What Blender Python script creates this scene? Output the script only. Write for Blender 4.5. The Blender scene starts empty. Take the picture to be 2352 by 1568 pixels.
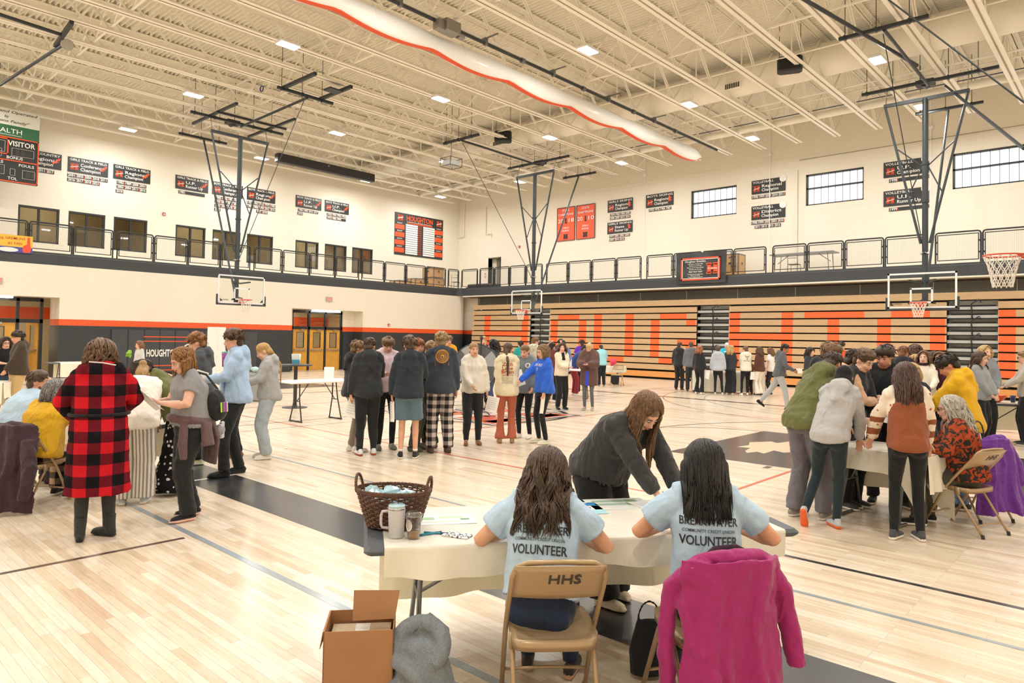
import bpy, math, random
import numpy as np
from mathutils import Vector, Matrix, noise as mnoise
from mathutils.bvhtree import BVHTree
PI=math.pi
sc=bpy.context.scene; C=sc.collection
# ---------------------------------------------------------------- camera
cam_d=bpy.data.cameras.new('camera'); cam=bpy.data.objects.new('camera',cam_d); C.objects.link(cam)
YAW,PIT,ROL=.74338,.026826,-.017591
def _axes():
    cy,sy,cp,sp,cr,sr=math.cos(YAW),math.sin(YAW),math.cos(PIT),math.sin(PIT),math.cos(ROL),math.sin(ROL)
    f=np.array([-sy*cp,cy*cp,sp]); r=np.array([cy,sy,0.]); u=np.cross(r,f)
    return cr*r-sr*u, cr*u+sr*r, f
_r,_u,_f=_axes()
cam.matrix_world=Matrix([[_r[0],_u[0],-_f[0],30.],[_r[1],_u[1],-_f[1],-28.],[_r[2],_u[2],-_f[2],1.8],[0,0,0,1]])
cam_d.sensor_width=36; cam_d.lens=1590.5/2352*36; cam_d.shift_y=-51.3/2352; cam_d.clip_end=200; cam_d.clip_start=.05
sc.camera=cam
# ---------------------------------------------------------------- exposure, world
vs=sc.view_settings; vs.view_transform='Standard'; vs.look='None'; vs.gamma=1; vs.use_curve_mapping=False; vs.exposure=0.05
w=bpy.data.worlds.new('world'); sc.world=w; w.use_nodes=True
w.node_tree.nodes['Background'].inputs[0].default_value=(.85,.92,1,1); w.node_tree.nodes['Background'].inputs[1].default_value=1.0
sc.cycles.max_bounces=8; sc.cycles.diffuse_bounces=6; sc.cycles.glossy_bounces=3; sc.cycles.transmission_bounces=4; sc.cycles.transparent_max_bounces=8
sc.cycles.caustics_reflective=False; sc.cycles.caustics_refractive=False; sc.cycles.sample_clamp_indirect=6
random.seed(7); rng=np.random.default_rng(7)
# ---------------------------------------------------------------- materials
MATS={}
def nt(name):
    m=bpy.data.materials.new(name); m.use_nodes=True; t=m.node_tree
    b=t.nodes['Principled BSDF']; MATS[name]=m
    return m,t,b
def lnk(t,a,b): t.links.new(a,b)
def nd(t,ty,**k):
    n=t.nodes.new(ty)
    for a,v in k.items():
        if a.startswith('i_'): n.inputs[a[2:].replace('_',' ')].default_value=v
        else: setattr(n,a,v)
    return n
def ramp(t,stops,interp='LINEAR'):
    n=t.nodes.new('ShaderNodeValToRGB'); n.color_ramp.interpolation=interp
    e=n.color_ramp.elements
    while len(e)<len(stops): e.new(.5)
    for q,(p,c) in zip(e,stops): q.position=p; q.color=(*c,1) if len(c)==3 else c
    return n
def sr(c):
    if isinstance(c,str): c=tuple(int(c[i:i+2],16)/255 for i in (0,2,4))
    return tuple(x/12.92 if x<=.04045 else ((x+.055)/1.055)**2.4 for x in c)
def mat(name,col,rough=.6,metal=0,emit=0,bump=0,bscale=20,spec=.5,var=0,vscale=6,coat=0,stretch=None):
    """plain surface; var = procedural colour mottling, bump = fine relief"""
    if name in MATS: return MATS[name]
    m,t,b=nt(name); c=sr(col)
    b.inputs['Base Color'].default_value=(*c,1); b.inputs['Roughness'].default_value=rough; b.inputs['Metallic'].default_value=metal
    b.inputs['Specular IOR Level'].default_value=spec; b.inputs['Coat Weight'].default_value=coat; b.inputs['Coat Roughness'].default_value=.15
    if emit:
        b.inputs['Emission Color'].default_value=(*c,1); b.inputs['Emission Strength'].default_value=emit
    if var or bump:
        tc=nd(t,'ShaderNodeTexCoord'); mp=nd(t,'ShaderNodeMapping'); lnk(t,tc.outputs['Object'],mp.inputs[0])
        if stretch: mp.inputs['Scale'].default_value=stretch
        if var:
            n=nd(t,'ShaderNodeTexNoise',i_Scale=vscale,i_Detail=4.); lnk(t,mp.outputs[0],n.inputs[0])
            r=ramp(t,[(.3,tuple(x*(1-var) for x in c)),(.7,tuple(min(1,x*(1+var)) for x in c))]); lnk(t,n.outputs[0],r.inputs[0]); lnk(t,r.outputs[0],b.inputs['Base Color'])
        if bump:
            n=nd(t,'ShaderNodeTexNoise',i_Scale=bscale,i_Detail=3.); lnk(t,mp.outputs[0],n.inputs[0])
            bp=nd(t,'ShaderNodeBump',i_Strength=.6,i_Distance=bump); lnk(t,n.outputs[0],bp.inputs['Height']); lnk(t,bp.outputs[0],b.inputs['Normal'])
    return m
def fabric(name,col,rough=.85,fold=.012,fscale=5,weave=.15):
    """cloth: soft large folds + fine fibre variation"""
    if name in MATS: return MATS[name]
    m,t,b=nt(name); c=sr(col) if not isinstance(col,bpy.types.NodeTree) else (0,0,0)
    b.inputs['Roughness'].default_value=rough; b.inputs['Specular IOR Level'].default_value=.2
    b.inputs['Sheen Weight'].default_value=.15
    tc=nd(t,'ShaderNodeTexCoord')
    n=nd(t,'ShaderNodeTexNoise',i_Scale=260.,i_Detail=1.); lnk(t,tc.outputs['Object'],n.inputs[0])
    r=ramp(t,[(.25,tuple(x*(1-weave) for x in c)),(.75,tuple(min(1,x*(1+weave)+.002) for x in c))]); lnk(t,n.outputs[0],r.inputs[0]); lnk(t,r.outputs[0],b.inputs['Base Color'])
    folds(t,b,tc,fold,fscale)
    return m
def folds(t,b,tc,fold,fscale):
    mp=nd(t,'ShaderNodeMapping'); mp.inputs['Scale'].default_value=(1,1,.55); lnk(t,tc.outputs['Object'],mp.inputs[0])
    n1=nd(t,'ShaderNodeTexNoise',i_Scale=float(fscale),i_Detail=2.,i_Distortion=1.2); lnk(t,mp.outputs[0],n1.inputs[0])
    bp=nd(t,'ShaderNodeBump',i_Strength=1.,i_Distance=float(fold)*2.2); lnk(t,n1.outputs[0],bp.inputs['Height']); lnk(t,bp.outputs[0],b.inputs['Normal'])
# ---------------------------------------------------------------- mesh builder
class MB:
    def __init__(s): s.v=[];s.f=[];s.m=[];s.n=0
    def add(s,v,f,m=0):
        v=np.asarray(v,float); s.v.append(v); s.f+= [tuple(int(i)+s.n for i in q) for q in f]; s.m+=[m]*len(f); s.n+=len(v); return s
    def box(s,x0,x1,y0,y1,z0,z1,m=0):
        v=[(x,y,z) for z in (z0,z1) for y in (y0,y1) for x in (x0,x1)]
        return s.add(v,[(0,2,3,1),(4,5,7,6),(0,1,5,4),(2,6,7,3),(0,4,6,2),(1,3,7,5)],m)
    def rbox(s,c,size,ax=None,m=0,bev=0):
        """box centred c, oriented by 3 axis rows"""
        ax=np.eye(3) if ax is None else np.asarray(ax,float); h=np.asarray(size,float)/2
        if bev:
            v=[];
            for k,(zz,ins) in enumerate(((-h[2],bev),(-h[2]+bev,0),(h[2]-bev,0),(h[2],bev))):
                X=h[0]-ins;Y=h[1]-ins
                for (a,b_) in ((-X+bev,-Y),(X-bev,-Y),(X,-Y+bev),(X,Y-bev),(X-bev,Y),(-X+bev,Y),(-X,Y-bev),(-X,-Y+bev)): v.append((a,b_,zz))
            f=[tuple(range(7,-1,-1)),tuple(range(24,32))]
            for k in range(3):
                for i in range(8): j=(i+1)%8; f.append((k*8+i,k*8+j,(k+1)*8+j,(k+1)*8+i))
            v=np.array(v)
        else:
            v=np.array([(x,y,z) for z in (-h[2],h[2]) for y in (-h[1],h[1]) for x in (-h[0],h[0])]); f=[(0,2,3,1),(4,5,7,6),(0,1,5,4),(2,6,7,3),(0,4,6,2),(1,3,7,5)]
        return s.add(v@ax+np.asarray(c,float),f,m)
    def bar(s,a,b,w,h=None,m=0,up=(0,0,1)):
        """rectangular bar from a to b"""
        a=np.asarray(a,float);b=np.asarray(b,float);d=b-a;L=np.linalg.norm(d); d=d/L; up=np.asarray(up,float)
        x=np.cross(d,up); n=np.linalg.norm(x)
        if n<1e-4: x=np.array([1.,0,0])
        else: x/=n
        y=np.cross(x,d)
        return s.rbox((a+b)/2,(w,L,h or w),(x,d,y),m)
    def tube(s,P,R,n=8,m=0,caps=True,flat=None,side=None,closed=False):
        """swept tube; R radius or per-point; flat=(per-point ratio) scales along normal; side=preferred width axis"""
        P=np.asarray(P,float); k=len(P); R=np.broadcast_to(np.asarray(R,float),(k,)) if np.ndim(R)<2 else np.asarray(R,float)
        T=np.gradient(P,axis=0) if not closed else np.roll(P,-1,0)-np.roll(P,1,0); T/=np.linalg.norm(T,axis=1,keepdims=True)+1e-12
        if side is None:
            a=np.array([1.,0,0]) if abs(T[0][0])<.8 else np.array([0,1.,0])
        else: a=np.asarray(side,float)
        ang=np.arange(n)*2*PI/n; ca,sa=np.cos(ang),np.sin(ang); V=[]
        for i in range(k):
            if side is not None and np.ndim(side)==2: a=np.asarray(side[i],float)
            x=a-T[i]*(a@T[i]); x/=np.linalg.norm(x)+1e-12; a=x; y=np.cross(T[i],x)
            rx,ry=(R[i],R[i]*(1 if flat is None else (flat if np.ndim(flat)==0 else flat[i]))) if R.ndim==1 else R[i]
            V.append(P[i]+np.outer(ca*rx,x)+np.outer(sa*ry,y))
        V=np.concatenate(V); F=[]
        for i in range(k if closed else k-1):
            j=(i+1)%k
            for q in range(n): r_=(q+1)%n; F.append((i*n+q,i*n+r_,j*n+r_,j*n+q))
        if caps and not closed: F.append(tuple(range(n-1,-1,-1))); F.append(tuple(range((k-1)*n,k*n)))
        return s.add(V,F,m)
    def ell(s,c,r,ax=None,nu=12,nv=8,m=0):
        ax=np.eye(3) if ax is None else np.asarray(ax,float); r=np.asarray(r,float)*np.ones(3)
        V=[(0,0,-1)]; 
        for i in range(1,nv):
            t=-PI/2+PI*i/nv
            for j in range(nu): V.append((math.cos(t)*math.cos(2*PI*j/nu),math.cos(t)*math.sin(2*PI*j/nu),math.sin(t)))
        V.append((0,0,1)); V=np.array(V)*r@ax+np.asarray(c,float); F=[]; L=len(V)-1
        for j in range(nu): F.append((0,1+(j+1)%nu,1+j)); F.append((L,L-nu+j,L-nu+(j+1)%nu))
        for i in range(nv-2):
            for j in range(nu): a=1+i*nu; b=a+nu; F.append((a+j,a+(j+1)%nu,b+(j+1)%nu,b+j))
        return s.add(V,F,m)
    def cyl(s,a,b,r,n=16,m=0,r2=None): return s.tube([a,b],[r,r if r2 is None else r2],n,m)
    def lathe(s,c,prof,n=20,m=0):
        c=np.asarray(c,float); return s.tube([(c[0],c[1],c[2]+z+1e-5*i) for i,(r_,z) in enumerate(prof)],[r_ for r_,z in prof],n,m) if False else s._lathe(c,prof,n,m)
    def _lathe(s,c,prof,n,m):
        V=[];F=[]
        for r_,z in prof:
            for j in range(n): V.append((c[0]+r_*math.cos(2*PI*j/n),c[1]+r_*math.sin(2*PI*j/n),c[2]+z))
        for i in range(len(prof)-1):
            for j in range(n): F.append((i*n+j,i*n+(j+1)%n,(i+1)*n+(j+1)%n,(i+1)*n+j))
        if prof[0][0]>0: F.append(tuple(range(n-1,-1,-1)))
        if prof[-1][0]>0: F.append(tuple(range((len(prof)-1)*n,len(prof)*n)))
        return s.add(V,F,m)
    def poly(s,pts,m=0): return s.add(pts,[tuple(range(len(pts)))],m)
    def prism(s,pts,vec,m=0):
        pts=np.asarray(pts,float); n=len(pts); vec=np.asarray(vec,float)
        F=[tuple(range(n-1,-1,-1)),tuple(range(n,2*n))]+[(i,(i+1)%n,n+(i+1)%n,n+i) for i in range(n)]
        return s.add(np.concatenate([pts,pts+vec]),F,m)
    def arrays(s): return np.concatenate(s.v),s.f
    def mesh(s,name):
        me=bpy.data.meshes.new(name); me.from_pydata(np.concatenate(s.v).tolist(),[],s.f)
        if any(s.m): me.polygons.foreach_set('material_index',s.m)
        me.update(); return me
    def build(s,name,mats=None,parent=None,smooth=False,**k):
        me=s.mesh(name)
        for q in (mats if isinstance(mats,(list,tuple)) else [mats]):
            if q: me.materials.append(q)
        if smooth: me.polygons.foreach_set('use_smooth',[True]*len(me.polygons))
        return link(name,me,parent,**k)
def link(name,me,parent=None,label=None,cat=None,group=None,kind=None,loc=None,rz=0):
    o=bpy.data.objects.new(name,me); C.objects.link(o)
    if parent is not None: o.parent=parent
    if loc is not None: o.location=loc
    if rz: o.rotation_euler=(0,0,rz)
    return tag(o,label,cat,group,kind)
def tag(o,label=None,cat=None,group=None,kind=None):
    if label: o['label']=label
    if cat: o['category']=cat
    if group: o['group']=group
    if kind: o['kind']=kind
    return o
def thing(name,label,cat,loc=(0,0,0),rz=0,group=None): return link(name,None,None,label,cat,group,None,loc,rz)
def copy_tree(o,parent=None,loc=None,rz=None,label=None,group=None):
    c=o.copy(); C.objects.link(c)
    if parent is not None: c.parent=parent
    if loc is not None: c.location=loc
    if rz is not None: c.rotation_euler=(0,0,rz)
    if label: c['label']=label
    if group: c['group']=group
    for ch in list(o.children): copy_tree(ch,c)
    return c
def shade(me,ang=None):
    me.polygons.foreach_set('use_smooth',[True]*len(me.polygons))
_txt={}
def text_arr(s,size=1,ext=0,bold=0,ax='CENTER',sx=1,res=3,shear=0):
    """flat lettering as vertices/faces in the XY plane (built-in font)"""
    k=(s,bold,ext,ax,res,shear)
    if k not in _txt:
        cu=bpy.data.curves.new('lettering','FONT'); cu.body=s; cu.size=1; cu.align_x=ax; cu.align_y='CENTER'; cu.extrude=ext; cu.offset=bold; cu.resolution_u=res; cu.shear=shear
        o=bpy.data.objects.new('lettering',cu); C.objects.link(o)
        me=bpy.data.meshes.new_from_object(o.evaluated_get(bpy.context.evaluated_depsgraph_get()))
        v=np.zeros(len(me.vertices)*3); me.vertices.foreach_get('co',v); f=[tuple(p.vertices) for p in me.polygons]
        _txt[k]=(v.reshape(-1,3),f); bpy.data.objects.remove(o); bpy.data.curves.remove(cu); bpy.data.meshes.remove(me)
    v,f=_txt[k]; v=v.copy()*size; v[:,0]*=sx
    return v,f
def put_text(mb,s,c,right,up,size,m=0,bold=0,ax='CENTER',sx=1,width=None,off=0,res=2,shear=0):
    v,f=text_arr(s,size,0,bold,ax,sx,res,shear)
    if len(v)==0: return
    if width: 
        w_=v[:,0].max()-v[:,0].min(); v[:,0]*=width/w_
    right=np.asarray(right,float);up=np.asarray(up,float); n=np.cross(right,up)
    mb.add(np.asarray(c,float)+np.outer(v[:,0],right)+np.outer(v[:,1],up)+n*off,f,m)

# ================================================================ lamps of the hall (high bays) and their light
LIGHTS=[]
def build_lights():
    first=None
    xs=[-.45,5.8,12.1,18.35,24.3,30.5]; ys=[-1.25,-6.45,-12.35,-18.1,-24.,-30.]
    for i,x in enumerate(xs):
        for j,y in enumerate(ys):
            vis = (i,j) in [(2,3),(3,2),(1,3),(2,2),(4,1),(0,3),(1,2),(3,1),(2,1),(0,2),(3,0),(2,0),(1,0),(0,1),(0,0),(4,0)]
            if first is None:
                r=thing('high_bay_light','','light',(x,y,9.95))
                b=MB(); b.rbox((0,0,.05),(.36,.62,.08),bev=.015); b.cyl((0,0,.09),(0,0,.2),.06,10); b.build('housing',mat('lamp_housing','e8e6df',.4),r)
                b=MB(); b.box(-.16,.16,-.28,.28,-.005,.008); b.build('diffuser',mat('lamp_glow','ffffff',.4,emit=22),r)
                b=MB(); b.tube([(.0,.2,.1),(.02,.22,.35),(.02,.12,.5),(.0,0,.45)],.008,6); b.cyl((.12,-.2,.09),(.12,-.2,1.68),.006,5); b.cyl((-.12,-.2,.09),(-.12,-.2,1.68),.006,5); b.build('power_cord',mat('cord_white','e9e9e9',.5),r)
                ld=bpy.data.lights.new('lamp_light','AREA'); ld.shape='RECTANGLE'; ld.size=.32; ld.size_y=.56; ld.energy=160; ld.color=(1,.985,.955); ld.spread=PI
                lo=bpy.data.objects.new('lamp_light',ld); C.objects.link(lo); lo.parent=r; lo.location=(0,0,-.02)
                first=r; o=r
            else: o=copy_tree(first,loc=(x,y,9.95))
            o['category']='light'; o['label']='rectangular white high bay lamp under the cream roof joists'; o['group']='high bay lamps under the roof joists'
build_lights()
# ================================================================ surface materials
def block_mat(name,cols,zs=None,bumpd=.006,rough=.55):
    """painted concrete block: colour per height band, mortar relief"""
    m,t,b=nt(name); tc=nd(t,'ShaderNodeTexCoord'); sp=nd(t,'ShaderNodeSeparateXYZ'); lnk(t,tc.outputs['Object'],sp.inputs[0])
    ad=nd(t,'ShaderNodeMath',operation='ADD'); lnk(t,sp.outputs[0],ad.inputs[0]); lnk(t,sp.outputs[1],ad.inputs[1])
    cb=nd(t,'ShaderNodeCombineXYZ'); lnk(t,ad.outputs[0],cb.inputs[0]); lnk(t,sp.outputs[2],cb.inputs[1])
    br=nd(t,'ShaderNodeTexBrick'); br.inputs['Scale'].default_value=1; br.inputs['Brick Width'].default_value=.406; br.inputs['Row Height'].default_value=.203; br.inputs['Mortar Size'].default_value=.005; br.inputs['Mortar Smooth'].default_value=.6
    lnk(t,cb.outputs[0],br.inputs[0]); br.inputs['Color1'].default_value=(1,1,1,1); br.inputs['Color2'].default_value=(.98,.98,.98,1); br.inputs['Mortar'].default_value=(0,0,0,1)
    bp=nd(t,'ShaderNodeBump',i_Strength=.5,i_Distance=bumpd); lnk(t,br.outputs['Fac'],bp.inputs['Height']); bp.invert=True; lnk(t,bp.outputs[0],b.inputs['Normal'])
    c0=sr(cols[0])
    if zs:
        mr=nd(t,'ShaderNodeMapRange'); mr.inputs['From Max'].default_value=12.; lnk(t,sp.outputs[2],mr.inputs[0])
        r=ramp(t,[(0,sr(cols[0]))]+[(z/12,sr(c)) for z,c in zip(zs,cols[1:])],'CONSTANT'); lnk(t,mr.outputs[0],r.inputs[0]); lnk(t,r.outputs[0],b.inputs['Base Color'])
    else: b.inputs['Base Color'].default_value=(*c0,1)
    b.inputs['Roughness'].default_value=rough; return m
CREAM='e8e1d2'; ORANGE='e35a2a'
M_up=block_mat('painted_block_cream',[CREAM])
M_low=block_mat('painted_block_banded',['33373b',ORANGE,CREAM],[1.96,2.19],rough=.4)
M_frame=mat('frame_black','26282a',.45); M_black=mat('fascia_black','3c4044',.6)
M_cream=mat('cream_paint',CREAM,.6); M_roof=mat('roof_cream','f5f0e4',.5); M_steel=mat('joist_cream','f5f0e4',.45)
M_dark=mat('dark_steel','2c3238',.45); M_chrome=mat('bright_metal','c8c8c8',.25,1); M_white=mat('white_plain','f0efec',.5)
# floor: narrow maple strips
def floor_mat():
    m,t,b=nt('maple_floor'); tc=nd(t,'ShaderNodeTexCoord')
    br=nd(t,'ShaderNodeTexBrick'); br.offset=.37; br.offset_frequency=3; br.squash=1.6; br.squash_frequency=2
    for k,v in (('Scale',1),('Brick Width',.72),('Row Height',.0572),('Mortar Size',.0006),('Mortar Smooth',0.),('Bias',0.)): br.inputs[k].default_value=v
    br.inputs['Color1'].default_value=(0,0,0,1); br.inputs['Color2'].default_value=(1,1,1,1); br.inputs['Mortar'].default_value=(.5,.5,.5,1)
    lnk(t,tc.outputs['Object'],br.inputs[0])
    r=ramp(t,[(0,sr('d3bc9f')),(.15,sr('dfccb2')),(.5,sr('e5d6bf')),(.8,sr('eadcc8')),(1,sr('ede2d0'))]); lnk(t,br.outputs['Color'],r.inputs[0])
    mp=nd(t,'ShaderNodeMapping'); mp.inputs['Scale'].default_value=(1.2,14,1); lnk(t,tc.outputs['Object'],mp.inputs[0])
    n=nd(t,'ShaderNodeTexNoise',i_Scale=3.,i_Detail=6.,i_Distortion=.6); lnk(t,mp.outputs[0],n.inputs[0])
    r2=ramp(t,[(.3,(.80,.74,.66)),(.55,(1,1,1))]); lnk(t,n.outputs[0],r2.inputs[0])
    mx=nd(t,'ShaderNodeMix',data_type='RGBA',blend_type='MULTIPLY'); mx.inputs[0].default_value=.6; lnk(t,r.outputs[0],mx.inputs[6]); lnk(t,r2.outputs[0],mx.inputs[7])
    mx2=nd(t,'ShaderNodeMix',data_type='RGBA'); mx2.inputs[7].default_value=(*sr('7a624b'),1); lnk(t,br.outputs['Fac'],mx2.inputs[0]); lnk(t,mx.outputs[2],mx2.inputs[6])
    lnk(t,mx2.outputs[2],b.inputs['Base Color'])
    b.inputs['Roughness'].default_value=.42; b.inputs['Coat Weight'].default_value=.55; b.inputs['Coat Roughness'].default_value=.2; b.inputs['Coat IOR'].default_value=1.45
    n2=nd(t,'ShaderNodeTexNoise',i_Scale=1.3,i_Detail=2.); lnk(t,tc.outputs['Object'],n2.inputs[0])
    bp=nd(t,'ShaderNodeBump',i_Strength=.25,i_Distance=.004); lnk(t,n2.outputs[0],bp.inputs['Height']); lnk(t,bp.outputs[0],b.inputs['Coat Normal'])
    return m
def paint_mat(name,col,rough=.35): return mat(name,col,rough,coat=.6,var=.12,vscale=14,stretch=(1,10,1))
FM=[floor_mat(),paint_mat('court_black','2b2d30'),paint_mat('court_gray','93a0a8'),paint_mat('court_orange','d9603a'),paint_mat('court_brown','5a4239'),paint_mat('court_white','e9e4da'),mat('court_maple','dcc8aa',.4,coat=.5)]
X0,X1,Y0,Y1=-7.,34.,-33.,4.
def build_floor():
    b=MB(); b.box(X0,X1,Y0,Y1,-.2,0,0)
    def strip(p,q,w,m,z=.0012):
        p=np.array(p,float);q=np.array(q,float); d=(q-p)/np.linalg.norm(q-p); n=np.array([-d[1],d[0]])*w/2
        b.poly([(*(p-n),z),(*(q-n),z),(*(q+n),z),(*(p+n),z)],m)
    def arc(c,r,a0,a1,w,m,z=.0012,n=48):
        P=[];Q=[]
        for i in range(n+1):
            a=math.radians(a0+(a1-a0)*i/n); P.append((c[0]+(r-w/2)*math.cos(a),c[1]+(r-w/2)*math.sin(a),z)); Q.append((c[0]+(r+w/2)*math.cos(a),c[1]+(r+w/2)*math.sin(a),z))
        k=len(P); b.add(P+Q,[(i,i+1,k+i+1,k+i) for i in range(k-1)],m)
    # main court aprons, lanes, arcs
    b.poly([(20.5,-24.47,.001),(31.6,-24.47,.001),(31.6,-23.84,.001),(20.5,-23.84,.001)],1)
    b.poly([(2.5,-8.4,.001),(31.6,-8.4,.001),(31.6,-8.12,.001),(2.5,-8.12,.001)],4)
    strip((21.48,-24.66),(21.44,-23.84),.06,5,.002)
    strip((2,-25.33),(32,-25.33),.06,2); strip((23.78,-28.2),(23.78,-25.42),.05,4,.0016)
    for s,cx in ((1,28.5),(-1,4.9)):
        e=29.9 if s>0 else 3.5; l=24.25 if s>0 else 9.15
        b.poly([(min(e,l),-17.95,.001),(max(e,l),-17.95,.001),(max(e,l),-14.15,.001),(min(e,l),-14.15,.001)],1)
        for y in (-18.1,-14.0):
            for k in range(3): strip((cx-s*(1.6+k*.95),y-.09),(cx-s*(1.6+k*.95),y+.09),.09,1)
        a=(102,258) if s>0 else (-78,78)
        arc((cx,-16.1),6.03,*a,.055,1); strip((cx-s*1.25,-22.06),(e+s*1.5,-22.06),.055,1); strip((cx-s*1.25,-10.15),(e+s*1.5,-10.15),.055,1)
        arc((l,-16.1),1.83,*((90,270) if s>0 else (-90,90)),.05,1)
        strip((e,-23.8),(e,-8.4),.06,1)
    # volleyball court
    for y in (-20.8,-11.7): strip((8,y),(26.3,y),.05,3)
    for x in (8,14,20.25,26.3): strip((x,-20.8),(x,-11.7),.05,3,.0018)
    strip((17,-23.84),(17,-8.4),.05,1)
    # cross courts, thin grey and brown
    for cx in (9.25,25.0):
        arc((cx,-4.9),6.03,180,360,.045,2,.0014); arc((cx,-4.9),7.3,180,360,.03,4,.0014)
        for dx in (-1.85,1.85): strip((cx+dx,-9.4),(cx+dx,0),.04,2,.0014)
        strip((cx-1.85,-9.4),(cx+1.85,-9.4),.04,2,.0014); strip((cx-7.2,-22.8),(cx-7.2,0),.04,2,.0014); strip((cx+7.2,-22.8),(cx+7.2,0),.04,2,.0014)
        strip((cx-7.2,-22.85),(cx+7.2,-22.85),.04,2,.0014)
    arc((17.2,-16.1),1.83,0,360,.06,1,.0022,64)
    # centre emblem: orange block letter H edged in black and white on a black ring
    arc((18.4,-16.2),1.9,0,360,.12,1,.0024,64)
    def H(cx,cy,s,m,z,g):
        for (a,c,d,e) in ((-1,-.3,-1,1),(.3,1,-1,1),(-.4,.4,-.25,.25),(-1.15,-.15,-1.1,-.7),(-1.15,-.15,.7,1.1),(.15,1.15,-1.1,-.7),(.15,1.15,.7,1.1)):
            b.poly([(cx+y*s+0,cy-x*s,z) for x,y in ((a-g,d-g),(c+g,d-g),(c+g,e+g),(a-g,e+g))],m)
    H(18.7,-16.3,1.15,1,.003,.16); H(18.7,-16.3,1.15,5,.0036,.08); H(18.7,-16.3,1.15,3,.0042,0)
    b.poly([(18.0,-18.6,.005),(18.35,-18.6,.005),(19.3,-14.1,.005),(18.95,-14.1,.005)],5)
    # peninsula outline left in bare maple on the lane
    up=[(24.72,-15.9),(24.86,-16.25),(24.8,-16.6),(25.02,-16.55),(25.08,-16.9),(25.2,-17.1),(25.26,-16.85),(25.42,-16.95),(25.4,-16.5),(25.6,-16.6),(25.75,-16.3),(25.72,-15.9),(25.95,-15.5),(25.9,-15.1),(26.1,-14.75),(25.8,-14.85),(25.6,-15.2),(25.45,-15.05),(25.3,-15.4),(25.2,-15.15),(25.1,-15.6),(24.95,-15.5)]
    b.poly([(x,y,.0022) for x,y in up][::-1],6)
    o=b.build('floor',FM); tag(o,kind='structure'); return o
build_floor()
# ---------------------------------------------------------------- walls with openings
def wall(name,axis,pos,u0,u1,z0,z1,holes,mats,th=.25,bands=()):
    """axis 'x': plane x=pos spans y; 'y': plane y=pos spans x. thickness goes away from the hall"""
    b=MB(); us=sorted({u0,u1,*[h[0] for h in holes],*[h[1] for h in holes]}); zs=sorted({z0,z1,*[h[2] for h in holes],*[h[3] for h in holes]})
    for i in range(len(us)-1):
        for j in range(len(zs)-1):
            uc=(us[i]+us[i+1])/2; zc=(zs[j]+zs[j+1])/2
            if any(h[0]<uc<h[1] and h[2]<zc<h[3] for h in holes): continue
            if axis=='x': b.box(pos-th,pos,us[i],us[i+1],zs[j],zs[j+1])
            else: b.box(us[i],us[i+1],pos,pos+th,zs[j],zs[j+1])
    return b.build(name,mats,kind='structure')
D1=(-24.2,-20.4,0,3.0); D2=(-10.85,-6.8,0,3.02)
wall('wall_left','x',0,Y0,.05,0,4.2,[D1,D2],M_low,th=1.2)
WL=[(-21.21,-19.80),(-19.48,-18.11),(-17.78,-16.42),(-15.2,-13.83),(-13.5,-12.12),(-11.79,-10.4),(-9.14,-7.77),(-7.39,-6.0),(-5.64,-4.24)]
wall('wall_left_upper','x',-2.8,Y0,2.5,4.4,12.2,[(a,c,5.28,6.72) for a,c in WL],M_up)
WR=[(13.64,15.97),(19.1,21.43),(24.55,26.88)]
DR=(-.06,.9,4.66,6.72)
wall('wall_right_upper','y',2.5,-3.05,X1,4.4,12.2,[(a,c,7.72,9.08) for a,c in WR]+[DR],M_up,th=.3)
wall('wall_right','y',1.9,0,X1,0,4.3,[],mat('wall_back_gray','8d8a82',.7))  # plain grey wall behind the closed bleachers
wall('wall_front','y',Y0-.25,X0,X1+.2,0,12.2,[],M_up); wall('wall_far_side','x',X1+.2,Y0,4,0,12.2,[],M_up)
# wall end flaring back beside the bleachers
b=MB()
for k in range(8):
    a0=k*PI/16; a1=(k+1)*PI/16
    P=[(-1.2+1.2*math.cos(a),.05+.9*math.sin(a)) for a in (a0,a1)]
    b.poly([(*P[0],0),(*P[1],0),(*P[1],4.2),(*P[0],4.2)])
b.box(-1.25,-1.2,.05,1.9,0,4.2); b.poly([(-1.2,.95,0),(-1.2,.05,0),(-1.2,.05,4.2),(-1.2,.95,4.2)]); b.box(-1.3,.6,.95,1.2,0,4.2)
b.build('wall_corner',M_low,kind='structure')
# balcony (running track) slab, fascia
b=MB()
b.box(-2.8,-.08,Y0,2.5,4.3,4.62,1); b.box(-.08,X1,.08,2.5,4.3,4.62,1)
P=[(0,Y0),(0,-.35)]+[(.35-.35*math.cos(a),-.35+.35*math.sin(a)) for a in np.linspace(0,PI/2,7)[1:]]+[(X1,0)]
for i in range(len(P)-1):
    p,q=P[i],P[i+1]
    b.poly([(*p,4.2),(*q,4.2),(*q,4.66),(*p,4.66)][::1],0)
    d=np.array(q)-np.array(p); n=np.array([d[1],-d[0]])/np.linalg.norm(d); pi=np.array(p)-n*.12; qi=np.array(q)-n*.12
    b.poly([(*p,4.66),(*q,4.66),(*qi,4.66),(*pi,4.66)],0); b.poly([(*p,4.2),(*pi,4.2),(*qi,4.2),(*q,4.2)],1)
    if i<1 or i==len(P)-2: b.poly([(*(np.array(p)+n*.004),4.585),(*(np.array(q)+n*.004),4.585),(*(np.array(q)+n*.004),4.59),(*(np.array(p)+n*.004),4.59)],2)
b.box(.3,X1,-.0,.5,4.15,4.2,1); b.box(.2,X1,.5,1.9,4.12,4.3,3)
b.build('floor_balcony',[M_black,M_cream,mat('fascia_edge','8b8f93',.5),mat('soffit_brown','5d4e3e',.8)],kind='structure')
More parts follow.
